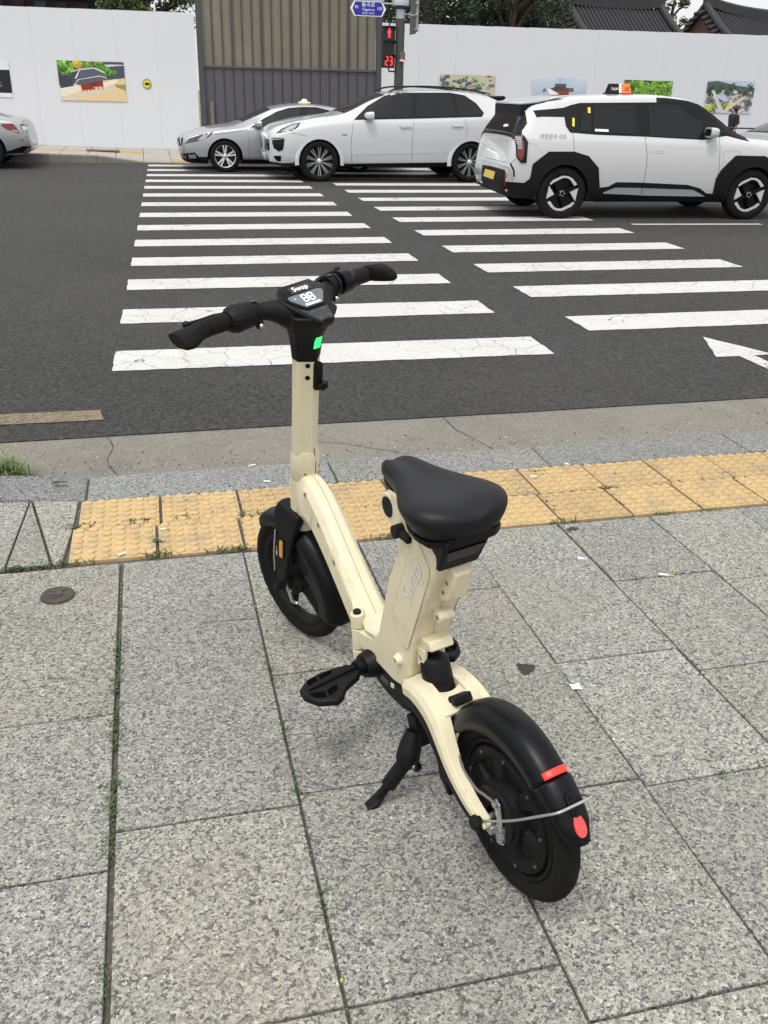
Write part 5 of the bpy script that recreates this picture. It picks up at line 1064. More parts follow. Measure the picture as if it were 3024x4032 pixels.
# console: neck, body, display
BK, BF = .660, .045
secs = [(.520, .0, .0375, .0332), (.535, .0, .0390, .0345), (.558, .000, .0415, .0362), (.585, -.002, .047, .039), (.612, -.008, .058, .047), (.636, -.014, .066, .056), (.655, -.016, .068, .060)]
b = MB(); b.loft([[S(fo+f, l, k) for l, f in hx(wl, wf)] for k, fo, wl, wf in secs]); con = b.build('console', m_bk, bike, smooth=40, bevel=.006, seg=3)
# display head: wedge with a sloping hexagonal face
TA = R(20); et = (-math.cos(TA), -math.sin(TA))   # down-slope direction (forward, up) of the face
P0 = (.020, .690)
def D(l, t, h=0.): return S(P0[0]+et[0]*t+math.sin(TA)*-h, l, P0[1]+et[1]*t+math.cos(TA)*h)
hexf = [(.048, -.035), (-.048, -.035), (-.073, .004), (-.058, .042), (-.022, .103), (.022, .103), (.058, .042), (.073, .004)]
b = MB(); b.loft([[S(-.010+.72*(P0[0]+et[0]*t), l*.88, .628) for l, t in hexf], [D(l*1.02, t*1.01, -.018) for l, t in hexf], [D(l*1.0, t, -.004) for l, t in hexf]]); b.build('display_head', m_bk, con, bevel=.005, seg=3)
hexd = [(.044, -.031), (-.044, -.031), (-.068, .005), (-.029, .055), (.029, .055), (.068, .005)]
MB().loft([[D(l, t, -.004) for l, t in hexd], [D(l*.985, t, -.001) for l, t in hexd]]).build('display_cover', m_glass, con, smooth=0, bevel=.001)
MB().loft([[D(l, t, -.004) for l, t in ((.030, .059), (-.030, .059), (-.020, .099), (.020, .099), (.048, .046))], [D(l, t, -.0022) for l, t in ((.030, .060), (-.030, .060), (-.020, .098), (.020, .098), (.047, .047))]]).build('keypad', M('keypad_black', (.022, .024, .028), .55), con, smooth=0)
m_lcd = M('display_grey', (.10, .115, .125), .3, emit=.25); m_seg = M('display_white', (.86, .93, 1.), .4, emit=1.2); m_icon = M('display_icon', (.34, .36, .38), .5); m_tag = M('display_brown', (.035, .026, .020), .4)
b = MB(); b.add([D(l, t, -.0004) for l, t in ((.053, .010), (.046, .0055), (-.040, .0055), (-.052, .010), (-.050, .020), (-.026, .049), (.026, .049), (.050, .020))], [(0, 1, 2, 3, 4, 5, 6, 7)]); b.build('lcd', m_lcd, con, smooth=0)
MB().add([D(l, t, -.0004) for l, t in ((.031, -.0205), (-.031, -.0205), (-.031, .000), (.031, .000))], [(0, 1, 2, 3)]).build('name_strip', m_tag, con, smooth=0)
dx = D(-1, 0)-D(0, 0); dy = D(0, -1)-D(0, 0)
text_obj('Swap', .0195, m_seg, con, D(0, -.0105, .0004), dx, dy, space=1.15)
b = MB(); fr = lambda a, b_, h: D(-a, -b_, .0004+h*.3)
for x0 in (-.017, .002): seg7(b, x0, -.0345, .0145, .0240, .0022, 'abcdefg', fr)
b.build('speed_digits', m_seg, con, smooth=0)
for i in range(10):
    x0 = -.022+.0046*i; MB().prism([(x0, -.0460), (x0+.0019, -.0460), (x0+.0021, -.0400), (x0+.0002, -.0400)], -.0005, .0005, fr).build('battery_bar', m_seg, con, smooth=0)
MB().prism([(-.041, -.021), (-.033, -.021), (-.033, -.015), (-.041, -.015)], -.0005, .0005, fr).build('lock_icon', m_icon, con, smooth=0)
MB().tube([fr(-.0395, -.015, 0), fr(-.0395, -.0115, 0), fr(-.037, -.0105, 0), fr(-.0345, -.0115, 0), fr(-.0345, -.015, 0)], .0005, 5).build('lock_icon', m_icon, con)
MB().tube([fr(.026, -.0175, 0), fr(.0345, -.0175, 0), fr(.0303, -.0105, 0)], .0005, 5, closed=True).build('warning_icon', m_icon, con)
for l, t in ((.018, .066), (-.012, .066), (-.014, .088), (.012, .089)): MB().lathe([(.0028, 0), (.0036, .0004), (.0044, 0)], D(l, t, -.0018), (D(0, 0, 1)-D(0, 0)), 14).build('key_mark', M('key_mark', (.075, .08, .085), .5), con)
# green status light
MB().loft([[S(-.0345-.0022*(k-.565)/.01-h, l, k) for l, k in ((-.0085, .562), (.0095, .562), (.0095, .604), (.004, .614), (-.0085, .618))] for h in (0, .005)]).build('status_light', M('green_light', (.03, .75, .16), .4, emit=1.1), con, smooth=0)
# bar, clamps, grips, levers
for sg in (1, -1):
    bp_ = [(.010, .030, -.020), (.022, .055, -.010), (.034, .082, -.003), (.042, .110, 0), (.045, .145, 0), (.046, .30 if sg > 0 else .27, 0)]
    MB().tube([S(f, sg*l, BK+k) for f, l, k in bp_], [.042, .034, .026, .0205, .0175, .013], 24).build('handlebar', m_bk, bike, smooth=60)
    sh_ = 0 if sg > 0 else -.018; kr = 0 if sg > 0 else .004
    G = lambda l, f=.046, k=0.: S(f, sg*(l+sh_), BK+k+kr)
    MB().tube([G(.118), G(.119), G(.136), G(.137)], [.022, .0275, .0275, .022], 24).build('bar_clamp', m_bk2, bike, bevel=.001)
    MB().box(G(.128, .046-.022, -.020), (.018, .016, .022)).build('clamp_ear', m_bk2, bike, bevel=.003); MB().lathe([(0, 0), (.0052, 0), (.0065, -.003), (.0065, -.008)], G(.128, .046-.034, -.024), -EF-KK*.3, 12).build('clamp_screw', m_steel, bike)
    MB().box(G(.128, .046, .0262), (.013, .011, .006)).build('clamp_window', m_glass, bike, bevel=.001)
    if sg > 0:
        MB().tube([G(.138), G(.140), G(.168), G(.176)], [.022, .0310, .0325, .0300], 28).build('brake_housing', m_bk, bike, smooth=40)
        o = MB(); o.tube([G(.176), G(.178), G(.190), G(.203), G(.205)], [.026, .0330, .0315, .0250, .021], 28); tg = o.build('twist_ring', m_bk, bike, smooth=35)
        for q in range(16):
            a = 2*math.pi*q/16; d = EF*math.cos(a)+KK*math.sin(a); MB().tube([G(.179)+d*.0332, G(.199)+d*.0270], [.0018, .0018], 6).build('twist_rib', m_bk2, tg)
    else:
        MB().tube([G(.138), G(.140), G(.150)], [.020, .0275, .026], 28).build('brake_housing', m_bk, bike, smooth=40)
        MB().tube([G(.158), G(.160), G(.184), G(.198), G(.202)], [.022, .0300, .0300, .0265, .022], 28).build('throttle_housing', m_bk2, bike, smooth=40)
        MB().tube([G(.202), G(.250), G(.252)], [.0215, .0215, .018], 26).build('throttle_grip', m_bk, bike, smooth=40)
    # ergonomic grip: round tube flaring to a palm wing behind
    g0 = .205 if sg > 0 else .256; sq = 1 if sg > 0 else .62; lm = .205 if sg > 0 else .256
    st = [(g0, .019, .019, 0), (g0+.004, .0202, .0202, 0), (.262 if sg > 0 else .268, .0202, .0200, -.000), (.285, .0235, .0195, -.0033), (.308, .0320, .0185, -.0118), (.328, .0375, .0175, -.0173), (.343, .0370, .0165, -.0168), (.350, .0335, .0140, -.0133)]
    rg = []
    for l, rf, rk, off in st:
        l = lm+(l-lm)*(1 if sg > 0 else .60); rf, rk, off = (rf, rk, off) if (sg > 0 or rf < .022) else (rf*1.12, rk*1.08, off-.12*rf)
        rg.append([S(.046+off+rf*math.cos(a), sg*(l+sh_), BK+kr+rk*math.sin(a)) for a in [2*math.pi*i/28 for i in range(28)]])
    gp = MB().loft(rg).build('grip', m_rub, bike, smooth=50)
    for i in range(6):
        for j in range(5):
            l = .278+.0105*i if sg > 0 else .262+.0068*i; f = .046-.016-.010*(i/5)+.0085*(j-2)*(.7+.12*i); MB().ball(S(f, sg*(l+sh_), BK+kr+.0188-.0004*i-.0009*abs(j-2)**2+.0005), (.0026, .0026, .0016), 6, 4).build('grip_stud', m_bk, gp)
    for l in ((.262, .270) if sg > 0 else (.259, .262)): MB().tube([S(.046+.0204*math.cos(a), sg*(l+sh_), BK+kr+.0204*math.sin(a)) for a in [2*math.pi*i/20 for i in range(20)]], .0007, 5, closed=True).build('grip_ring', m_bk2, gp)
    # lever in front of the bar
    lv = [(.050, .148, -.004), (.078, .165, -.006), (.096, .200, -.008), (.100, .245, -.010), (.103, .278, -.010)] if sg > 0 else [(.045, .085, .000), (.074, .100, .002), (.088, .130, .003), (.094, .165, .004), (.098, .195, .006)]
    P = [S(p[0], sg*(p[1]+sh_*.6), BK+p[2]+kr) for p in catmull(lv, 5)]
    MB().tube(P, [.0085]*4+[.0062]*(len(P)-5)+[.006], 10).build('brake_lever', m_bk2, bike, smooth=50); MB().ball(P[-1], .0095, 12, 8).build('lever_ball', m_bk2, bike)
    MB().box(S(.055, sg*.140, BK-.002), (.03, .03, .022)).build('lever_bracket', m_bk2, bike, bevel=.005)

CD = {"EV":{"green":[[4.976,1.361],[5.221,1.382],[5.397,1.401],[5.495,1.435],[5.619,1.463],[6.633,1.49],[7.073,1.499],[7.479,1.298],[8.019,1.112],[7.745,1.074],[7.529,1.037],[6.633,1.067],[5.9,1.082],[5.528,1.104],[5.46,1.178],[5.422,1.291],[5.104,1.29],[5.035,1.28]],"wq":[[5.666,1.291],[5.717,1.4],[5.783,1.427],[5.823,1.117],[5.674,1.119]],"wr":[[5.81,1.434],[6.427,1.453],[6.503,1.092],[5.871,1.107]],"wf":[[6.612,1.45],[7.012,1.464],[7.084,1.437],[7.46,1.253],[7.526,1.048],[6.7,1.072]],"st1":[[5.741,1.411],[5.777,1.41],[5.789,1.341],[5.752,1.342]],"st2":[[5.536,1.277],[5.567,1.278],[5.579,1.175],[5.548,1.175]],"st3":[[5.879,1.149],[6.076,1.145],[6.08,1.116],[5.882,1.12]],"rk1":[[6.104,0.35],[6.28,0.414],[6.674,0.409],[6.688,0.319],[6.111,0.339]],"rk2":[[6.685,0.407],[7.482,0.386],[7.674,0.304],[6.699,0.319]],"clad":[[6.021,0.409],[6.175,0.425],[6.289,0.484],[6.685,0.478],[7.386,0.45],[7.593,0.403],[7.705,0.338],[7.812,0.33],[7.915,0.147],[6.846,0.163],[6.073,0.183]],"ra":[[4.929,0.47],[5.014,0.527],[5.035,0.708],[5.251,0.866],[5.613,0.869],[5.83,0.815],[5.995,0.668],[6.05,0.39],[6.06,0.178],[5.878,0.179],[5.861,0.32],[5.776,0.506],[5.629,0.625],[5.467,0.665],[5.315,0.623],[5.198,0.505],[5.159,0.321],[5.147,0.24],[4.947,0.286]],"fa":[[7.807,0.33],[7.818,0.535],[7.885,0.654],[8.076,0.84],[8.537,0.836],[8.795,0.731],[9.019,0.538],[9.15,0.242],[8.793,0.231],[8.738,0.317],[8.611,0.513],[8.436,0.638],[8.256,0.668],[8.091,0.631],[7.972,0.511],[7.939,0.318],[7.954,0.172],[7.823,0.172]],"s1":[[6.634,1.06],[6.696,0.856],[6.716,0.718],[6.701,0.414]],"s2":[[7.774,1.07],[7.82,0.866],[7.847,0.63],[7.819,0.415]],"s3":[[5.565,1.096],[5.6,0.981],[5.613,0.869]],"s4":[[4.934,0.963],[5.05,0.953],[5.149,0.854],[5.164,0.832]],"lid":[[7.866,0.89],[7.893,0.897],[8.106,0.899],[8.133,0.869],[8.134,0.833],[7.908,0.714]],"hd1":[[6.743,0.886],[6.948,0.884],[6.953,0.858],[6.747,0.861]],"hd2":[[7.339,0.889],[7.543,0.887],[7.548,0.861],[7.344,0.864]],"txt":[[5.099,1.046],[5.481,1.042]],"mir":[[7.608,1.13]],"hub":[[5.506,0.32],[8.335,0.298]],"taxi":[[5.981,1.589],[6.365,1.598],[6.229,1.724],[6.062,1.715]],"apil":[[6.872,1.497],[7.029,1.522],[7.154,1.502],[7.349,1.404],[7.565,1.282],[7.529,1.249],[7.077,1.479]],"ant":[[5.159,1.56],[5.172,1.607],[5.302,1.564]],"crease":[[4.931,0.996],[5.6,0.981],[5.915,0.973],[6.015,1.008]],"lamp":[[4.737,1.097],[4.784,1.147],[4.799,1.187],[4.863,1.209],[4.923,1.222],[4.869,1.148],[4.843,1.115],[4.85,1.091],[4.941,0.981],[4.942,0.723],[4.861,0.723],[4.791,0.801],[4.776,0.942],[4.76,0.999]],"red":[[4.759,1.057],[4.821,1.049],[4.89,0.968],[4.895,0.811],[4.868,0.744],[4.805,0.81],[4.801,0.959]],"bars":[[4.765,1.04],[4.869,0.943],[4.869,0.893],[4.805,0.893],[4.8,0.967]],"rwin":[[4.453,1.197],[4.65,1.288],[4.735,1.275],[4.914,1.27],[4.889,1.237],[4.793,1.155],[4.756,1.15]],"bar":[[4.376,1.118],[4.38,1.188],[4.549,1.168],[4.756,1.146],[4.738,1.089],[4.677,1.084],[4.621,1.083]],"stk":[[4.628,1.225],[4.659,1.242],[4.762,1.237],[4.732,1.201]],"silver":[[4.335,0.761],[4.491,0.72],[4.665,0.675],[4.713,0.667],[4.77,0.558],[4.761,0.499],[4.748,0.486],[4.68,0.494],[4.68,0.608],[4.668,0.629],[4.494,0.67],[4.342,0.698]],"bump":[[4.342,0.697],[4.495,0.668],[4.671,0.625],[4.689,0.498],[4.757,0.483],[4.932,0.473],[5.014,0.52],[5.085,0.491],[5.111,0.232],[4.665,0.328],[4.38,0.43],[4.336,0.523]],"plate":[[4.393,0.645],[4.532,0.609],[4.513,0.515],[4.371,0.558]],"refl":[[4.669,0.604],[4.693,0.59],[4.691,0.435],[4.665,0.447]],"gatel":[[4.363,0.786],[4.718,0.717],[4.789,0.772]],"gate2":[[4.718,0.717],[4.774,0.625],[4.785,0.55]],"spo":[[4.573,1.432],[4.853,1.414],[4.912,1.383],[4.922,1.286],[4.81,1.275],[4.678,1.29],[4.551,1.308]],"dpil":[[4.555,1.311],[4.643,1.318],[4.668,1.294],[4.453,1.197],[4.394,1.191]]},"CY":{"wf":[[3.845,1.078],[4.06,1.282],[4.35,1.451],[4.579,1.506],[4.881,1.526],[4.878,1.123]],"wr":[[4.963,1.522],[5.614,1.529],[5.764,1.157],[4.958,1.125]],"wq":[[5.67,1.522],[5.876,1.483],[6.088,1.372],[6.246,1.234],[6.223,1.172],[5.812,1.157]],"trim":[[3.788,1.062],[4.037,1.297],[4.344,1.471],[4.579,1.532],[5.603,1.554],[5.892,1.514],[6.129,1.384],[6.293,1.224],[6.261,1.154],[4.944,1.101]],"wsh":[[3.483,1.128],[4.12,1.466],[4.268,1.515],[4.309,1.511],[4.051,1.312],[3.753,1.123]],"low1":[[2.359,0.313],[2.74,0.321],[2.744,0.218],[2.61,0.225]],"sill":[[3.6,0.311],[5.655,0.348],[5.661,0.247],[4.979,0.189],[3.6,0.198]],"hl":[[2.358,0.818],[2.457,0.89],[2.653,0.977],[2.807,1.002],[2.75,0.907],[2.595,0.841]],"hl2":[[2.442,0.839],[2.625,0.944],[2.751,0.979],[2.708,0.912],[2.581,0.859]],"g1":[[2.148,0.726],[2.231,0.721],[2.234,0.528],[2.148,0.541]],"g2":[[2.28,0.701],[2.509,0.722],[2.477,0.544],[2.406,0.512],[2.31,0.568]],"g3":[[2.292,0.438],[2.441,0.439],[2.43,0.34],[2.36,0.347]],"chr":[[2.259,0.732],[2.509,0.738],[2.509,0.722],[2.272,0.712]],"pl":[[2.113,0.496],[2.168,0.489],[2.165,0.372],[2.115,0.385]],"s1":[[3.788,1.051],[3.748,0.766],[3.741,0.556],[3.76,0.344]],"s2":[[4.932,1.096],[4.916,0.727],[4.912,0.357]],"s3":[[5.914,1.112],[5.974,0.98],[5.963,0.819]],"s4":[[2.637,0.824],[2.79,0.805],[2.916,0.776]],"s5":[[2.358,0.813],[2.261,0.786],[2.178,0.797]],"s6":[[3.759,0.463],[5.661,0.52]],"h1":[[4.659,0.987],[4.883,0.99],[4.878,0.953],[4.684,0.945]],"h2":[[5.676,1.007],[5.893,1.013],[5.889,0.979],[5.702,0.971]],"hub":[[3.153,0.34],[6.089,0.31]],"mir":[[4.054,1.146]],"rail":[[4.477,1.567],[4.735,1.624],[5.069,1.634],[5.363,1.631],[5.809,1.6],[6.051,1.559]],"spo":[[6.245,1.459],[6.462,1.521],[6.404,1.363]],"badge":[[3.569,0.815],[3.664,0.817],[3.664,0.801],[3.569,0.8]]},"SN":{"wf":[[2.304,0.935],[2.521,1.078],[2.798,1.172],[3.113,1.2],[3.093,0.869],[2.362,0.849]],"wr":[[3.233,1.194],[3.413,1.2],[3.661,1.154],[3.905,1.102],[3.817,0.959],[3.229,0.871]],"trim":[[2.089,0.832],[2.367,1.006],[2.614,1.13],[2.859,1.206],[3.135,1.231],[3.428,1.231],[3.692,1.177],[3.974,1.103],[3.912,0.875],[2.79,0.836]],"wsh":[[1.804,0.866],[2.495,1.202],[2.549,1.198],[2.247,1.018],[1.975,0.841]],"hl":[[0.804,0.525],[0.899,0.623],[1.125,0.696],[1.381,0.749],[1.286,0.656],[0.999,0.561]],"hl2":[[1.06,0.598],[1.216,0.725],[1.321,0.737],[1.179,0.599]],"grl":[[0.694,0.621],[0.785,0.628],[0.753,0.51],[0.693,0.482]],"fog":[[0.724,0.342],[0.993,0.373],[1.089,0.246],[0.837,0.256]],"fog2":[[0.853,0.323],[0.99,0.336],[1.025,0.268],[0.891,0.264]],"s1":[[2.042,0.797],[2.075,0.482],[2.037,0.138]],"s2":[[1.393,0.699],[1.663,0.731],[2.042,0.806]],"hub":[[1.597,0.236]],"sill":[[1.939,0.143],[3.025,0.185],[3.023,0.085],[1.937,0.085]],"light":[[3.075,1.297],[3.265,1.3],[3.168,1.354]],"ln":[[2.114,0.694],[2.357,0.706],[2.602,0.715]],"low":[[0.709,0.215],[0.824,0.153],[1.225,0.119],[1.224,0.09],[0.762,0.116]],"mir":[[2.257,0.893]]},"EC":{"tail":[[-2.626,0.789],[-2.582,0.818],[-2.395,0.823],[-2.296,0.667],[-2.318,0.65],[-2.442,0.688],[-2.547,0.729]],"tailw":[[-2.434,0.71],[-2.339,0.704],[-2.305,0.671],[-2.433,0.688]],"plr":[[-2.267,0.811],[-2.143,0.801],[-2.138,0.692],[-2.226,0.682],[-2.252,0.743]],"pl":[[-2.244,0.781],[-2.15,0.782],[-2.146,0.702],[-2.229,0.696]],"refl":[[-2.323,0.524],[-2.304,0.536],[-2.227,0.535],[-2.229,0.523]],"low":[[-2.704,0.301],[-2.505,0.341],[-2.343,0.395],[-2.276,0.422],[-2.071,0.424],[-2.068,0.374],[-2.105,0.32],[-2.367,0.294],[-2.597,0.278]],"exh":[[-2.264,0.314],[-2.243,0.343],[-2.19,0.372],[-2.076,0.388],[-2.075,0.376],[-2.177,0.365],[-2.241,0.319]],"exh2":[[-2.236,0.322],[-2.182,0.363],[-2.083,0.371],[-2.109,0.323]],"sil":[[-2.606,0.98],[-2.549,0.949],[-2.385,0.924],[-2.196,0.906],[-2.167,0.838],[-2.143,0.801],[-2.135,0.645],[-2.084,0.589],[-2.062,0.494],[-2.067,0.383],[-2.105,0.32]],"s1":[[-2.38,0.825],[-2.296,0.667],[-2.26,0.648],[-2.2,0.592],[-2.142,0.588]]}}
# ---------------------------------------------------------------- cars
m_cw = M('car_white', (.50, .51, .525), .25, coat=.8); m_cw2 = M('car_pearl', (.51, .515, .52), .24, coat=.8); m_cs = M('car_silver', (.36, .37, .385), .34, .55, coat=.6); m_cg = M('car_grey', (.16, .165, .17), .3, .5, coat=.8)
m_cgl = M('car_glass', (.006, .008, .010), .05, spec=.32); m_clad = M('cladding_black', (.006, .0063, .007), .6, bump=.15, bs=300, spec=.2); m_pian = M('gloss_black', (.004, .004, .005), .2, spec=.3); m_tyr = M('car_tyre', (.007, .007, .007), .85, spec=.2, bump=.2, bs=90)
m_alloy = M('alloy_silver', (.66, .67, .68), .36, .55); m_adark = M('alloy_dark', (.010, .0105, .012), .4, .3, spec=.3); m_seamd = M('panel_gap', (.09, .09, .095), .7); m_lampc = M('lamp_clear', (.35, .37, .40), .08, .4, coat=1.); m_lampd = M('lamp_dark', (.03, .032, .037), .08, coat=1.)
m_chrome = M('chrome', (.75, .76, .78), .12, 1.); m_tailr = M('tail_red', (.17, .008, .010), .15, coat=.4); m_plate = M('plate_yellow', (.72, .55, .12), .5, var=.1, vs=30); m_platew = M('plate_white', (.62, .64, .66), .5); m_orange = M('taxi_orange', (.85, .17, .03), .35, emit=.12, coat=.3); m_under = M('underbody', (.012, .012, .012), .9); m_txt = M('door_lettering', (.20, .20, .21), .6); m_stky = M('sticker_yellow', (.75, .58, .05), .5); m_stkw = M('sticker_white', (.72, .74, .74), .5); m_alu = M('bumper_silver', (.50, .52, .55), .3, .6, coat=.4); m_cream2 = M('lamp_cream', (.78, .72, .48), .5)
CAMP = Vector((0, 0, CAMH))
class Car:
    def __init__(s, name, label, P0, head, v0, xc, hw, mat, stations, arches, cat='car', zlow=.26):
        s.hd = head; h = Vector((math.cos(head), math.sin(head), 0)); l = Vector((-h.y, h.x, 0)); o = Vector((P0[0], P0[1], 0))+h*xc+l*hw; s.xc, s.hw, s.v0 = xc, hw, v0
        s.mw = Matrix(((h.x, l.x, 0, o.x), (h.y, l.y, 0, o.y), (0, 0, 1, P0[2]), (0, 0, 0, 1))); s.mi = s.mw.inverted(); s.t = thing(name, label, cat, mat=s.mw)
        ks = np.array(stations, float); n = 90; d = np.r_[0, np.cumsum(np.hypot(np.diff(ks[:, 0]), np.diff(ks[:, 3])*.6))]; tt = np.linspace(0, d[-1], n)
        # smooth the key stations
        def sm(c):
            y = np.interp(tt, d, ks[:, c]); k = np.array([1, 2, 3, 2, 1.])/9; yp = np.r_[y[0], y[0], y, y[-1], y[-1]]; return np.convolve(yp, k, 'valid')
        st = np.c_[tuple(sm(c) for c in range(6))]; st[0], st[-1] = ks[0], ks[-1]
        rings = []; s.st = st
        for x, zb, zs, zt, w, wt in st:
            hgt = zs-zb; up = zt-zs
            half = [(0, zb), (w*.78, zb), (w*.93, zb+min(.05, hgt*.2)), (w*.985, zb+hgt*.32), (w, zb+hgt*.62), (w*.985, zs-hgt*.10), (w*.955, zs), (wt+(w*.955-wt)*.55, zs+up*.42), (wt*1.02, zt-min(.07, up*.3)), (wt*.93, zt-min(.03, up*.14)), (wt*.6, zt-min(.008, up*.04)), (0, zt)]
            half = [tuple(p) for p in catmull(half, 3)]
            rings.append([(x-xc, -y, z) for y, z in half]+[(x-xc, y, z) for y, z in reversed(half[1:-1])])
        s.rings = rings; b = MB(); b.loft(rings); me = b.mesh('body', 40)
        s.bv = BVHTree.FromPolygons([Vector(v.co) for v in me.vertices], [tuple(p.vertices) for p in me.polygons])
        body = link('body', me, mat, s.t)
        # wheel arches cut out of the body
        for i, (ax, az, ar) in enumerate(arches):
            for sg in (-1, 1):
                c = MB(); c.cyl((ax-xc, sg*(hw+.1), az), (ax-xc, sg*(hw-.34), az), ar, 48); cm = c.mesh('cut', 0); co = link('cut', cm, None); co.parent = s.t
                bm_ = body.modifiers.new('arch', 'BOOLEAN'); bm_.operation = 'DIFFERENCE'; bm_.object = co; bm_.solver = 'EXACT'
        bpy.context.view_layer.update(); dg = bpy.context.evaluated_depsgraph_get(); nm = bpy.data.meshes.new_from_object(body.evaluated_get(dg))
        cuts = [m_.object for m_ in body.modifiers]; body.modifiers.clear(); body.data = nm; nm.materials.clear(); nm.materials.append(mat); nm.materials.append(m_clad)
        for p in nm.polygons: p.material_index = 1 if p.center.z < zlow else 0
        for c in cuts: bpy.data.objects.remove(c)
        for p in nm.polygons: p.use_smooth = True
        nm.set_sharp_from_angle(angle=R(40)); s.body = body
        for ax, az, ar in arches:
            for sg in (-1, 1):
                c = MB(); c.lathe([(ar-.004, .012), (ar-.004, .335), (0, .335)], (ax-xc, sg*hw, az), (0, -sg, 0), 40, a0=R(-12), a1=R(192), ref=(sg, 0, 0)); c.build('arch_liner', m_under, s.t)
    def pt(s, u, z, off=0.):
        d = (Vector((u, s.v0, z))-CAMP); a = s.mi @ CAMP; q = (s.mi.to_3x3() @ d).normalized(); loc, nrm, i, dist = s.bv.ray_cast(a, q)
        if loc is None: loc, nrm, i, dist = s.bv.find_nearest(a+q*((s.mi @ Vector((u, s.v0, z)))-a).length)
        if nrm.dot(q) > 0: nrm = -nrm
        return loc+nrm*off, nrm
    def panel(s, key, name, mat, off=.004, parent=None, mirror=True, step=.07, rim=.012, poly=None):
        poly = poly or CDc[s.key][key]; poly = [(p[0], max(p[1], .235 if s.key == 'EV' else -9)) for p in poly]; bm = bmesh.new(); vs = [bm.verts.new((p[0], 0, p[1])) for p in poly]; bm.faces.new(vs)
        us = [p[0] for p in poly]; zs = [p[1] for p in poly]
        for k in range(int((max(us)-min(us))/step)): bmesh.ops.bisect_plane(bm, geom=bm.verts[:]+bm.edges[:]+bm.faces[:], plane_co=(min(us)+step*(k+.5), 0, 0), plane_no=(1, 0, 0))
        for k in range(int((max(zs)-min(zs))/step)): bmesh.ops.bisect_plane(bm, geom=bm.verts[:]+bm.edges[:]+bm.faces[:], plane_co=(0, 0, min(zs)+step*(k+.5)), plane_no=(0, 0, 1))
        bmesh.ops.triangulate(bm, faces=[f for f in bm.faces if len(f.verts) > 4])
        nr = {}
        for v in bm.verts:
            p, n_ = s.pt(v.co.x, v.co.z, off); v.co = p; nr[v.index] = n_
        bm.verts.index_update(); nl = [s.bv.find_nearest(v.co)[1] for v in bm.verts]
        be = [e for e in bm.edges if len(e.link_faces) == 1]; r = bmesh.ops.extrude_edge_only(bm, edges=be)
        for v in [g_ for g_ in r['geom'] if isinstance(g_, bmesh.types.BMVert)]:
            q = s.bv.find_nearest(v.co); n_ = q[1]; n_ = n_ if (v.co-q[0]).dot(n_) >= 0 else -n_; v.co = v.co-n_*rim
        bmesh.ops.recalc_face_normals(bm, faces=bm.faces)
        me = bpy.data.meshes.new(name); bm.to_mesh(me); bm.free()
        for p in me.polygons: p.use_smooth = True
        me.set_sharp_from_angle(angle=R(35)); o = link(name, me, mat, parent or s.t)
        if mirror:
            m2 = me.copy(); m2.transform(Matrix.Scale(-1, 4, (0, 1, 0))); m2.flip_normals(); link(name, m2, None, parent or s.t)
        return o
    def line(s, key, name='panel_gap', mat=None, r=.0035, off=0., mirror=True, closed=False, poly=None, dense=5):
        pl = poly or CDc[s.key][key]; pl = pl+[pl[0]] if closed else pl; q = []
        for a, b_ in zip(pl[:-1], pl[1:]): q += [(a[0]+(b_[0]-a[0])*i/dense, a[1]+(b_[1]-a[1])*i/dense) for i in range(dense)]
        q.append(pl[-1]); P = [s.pt(u, z, off)[0] for u, z in q]
        for sg in ((1, -1) if mirror else (1,)): MB().tube([(p.x, p.y*sg, p.z) for p in P], r, 6).build(name, mat or m_seamd, s.t)
    def wheels(s, hubs, r, rr, style, w=.21):
        proto = wheel(s.t, r, rr, style, w)
        k = 0
        for ax, az in hubs:
            for sg in (-1, 1):
                o = proto if k == 0 else copy_tree(proto, s.t); k += 1
                o.location = (ax-s.xc, sg*(s.hw-.015-w/2), az); o.rotation_euler = (0, 0, 0 if sg < 0 else math.pi)
    def screen(s, x0, x1, name, mat, i0=26, off=.005, i1=None):
        # patch lifted from the body grid between two stations: windscreen, rear window, pillars
        m = len(s.rings[0]); top = 33; ids = list(range(i0, top+1))+[m-i for i in range(top-1, i0-1, -1)]
        if i1:
            for ids2 in (list(range(i0, i1+1)), [m-i for i in range(i1, i0-1, -1)]): s._patch(ids2, x0, x1, name, mat, off)
            return
        return s._patch(ids, x0, x1, name, mat, off)
    def _patch(s, ids, x0, x1, name, mat, off):
        m = len(s.rings[0]); rr = [[Vector(r[i % m]) for i in ids] for r, q_ in zip(s.rings, s.st) if x0 <= q_[0] <= x1]; n = len(ids); out = []
        for a in range(len(rr)):
            row = []
            for c in range(n):
                e = rr[min(a+1, len(rr)-1)][c]-rr[max(a-1, 0)][c]; f = rr[a][min(c+1, n-1)]-rr[a][max(c-1, 0)]; nn = e.cross(f).normalized(); nn = nn if nn.dot(Vector((0, rr[a][c].y, .35))) > 0 else -nn; row.append(rr[a][c]+nn*off)
            out.append(row)
        b = MB(); b.add([p for r in out for p in r], [(a*n+c, a*n+c+1, (a+1)*n+c+1, (a+1)*n+c) for a in range(len(out)-1) for c in range(n-1)]); o = b.build(name, mat, s.t, smooth=60)
        md = o.modifiers.new('thick', 'SOLIDIFY'); md.thickness = .008; md.offset = -1 if True else 0; return o
    def bar(s, key, name, mat, h=.02, mirror=True): return s.panel(key, name, mat, off=h, mirror=mirror, rim=h+.006)
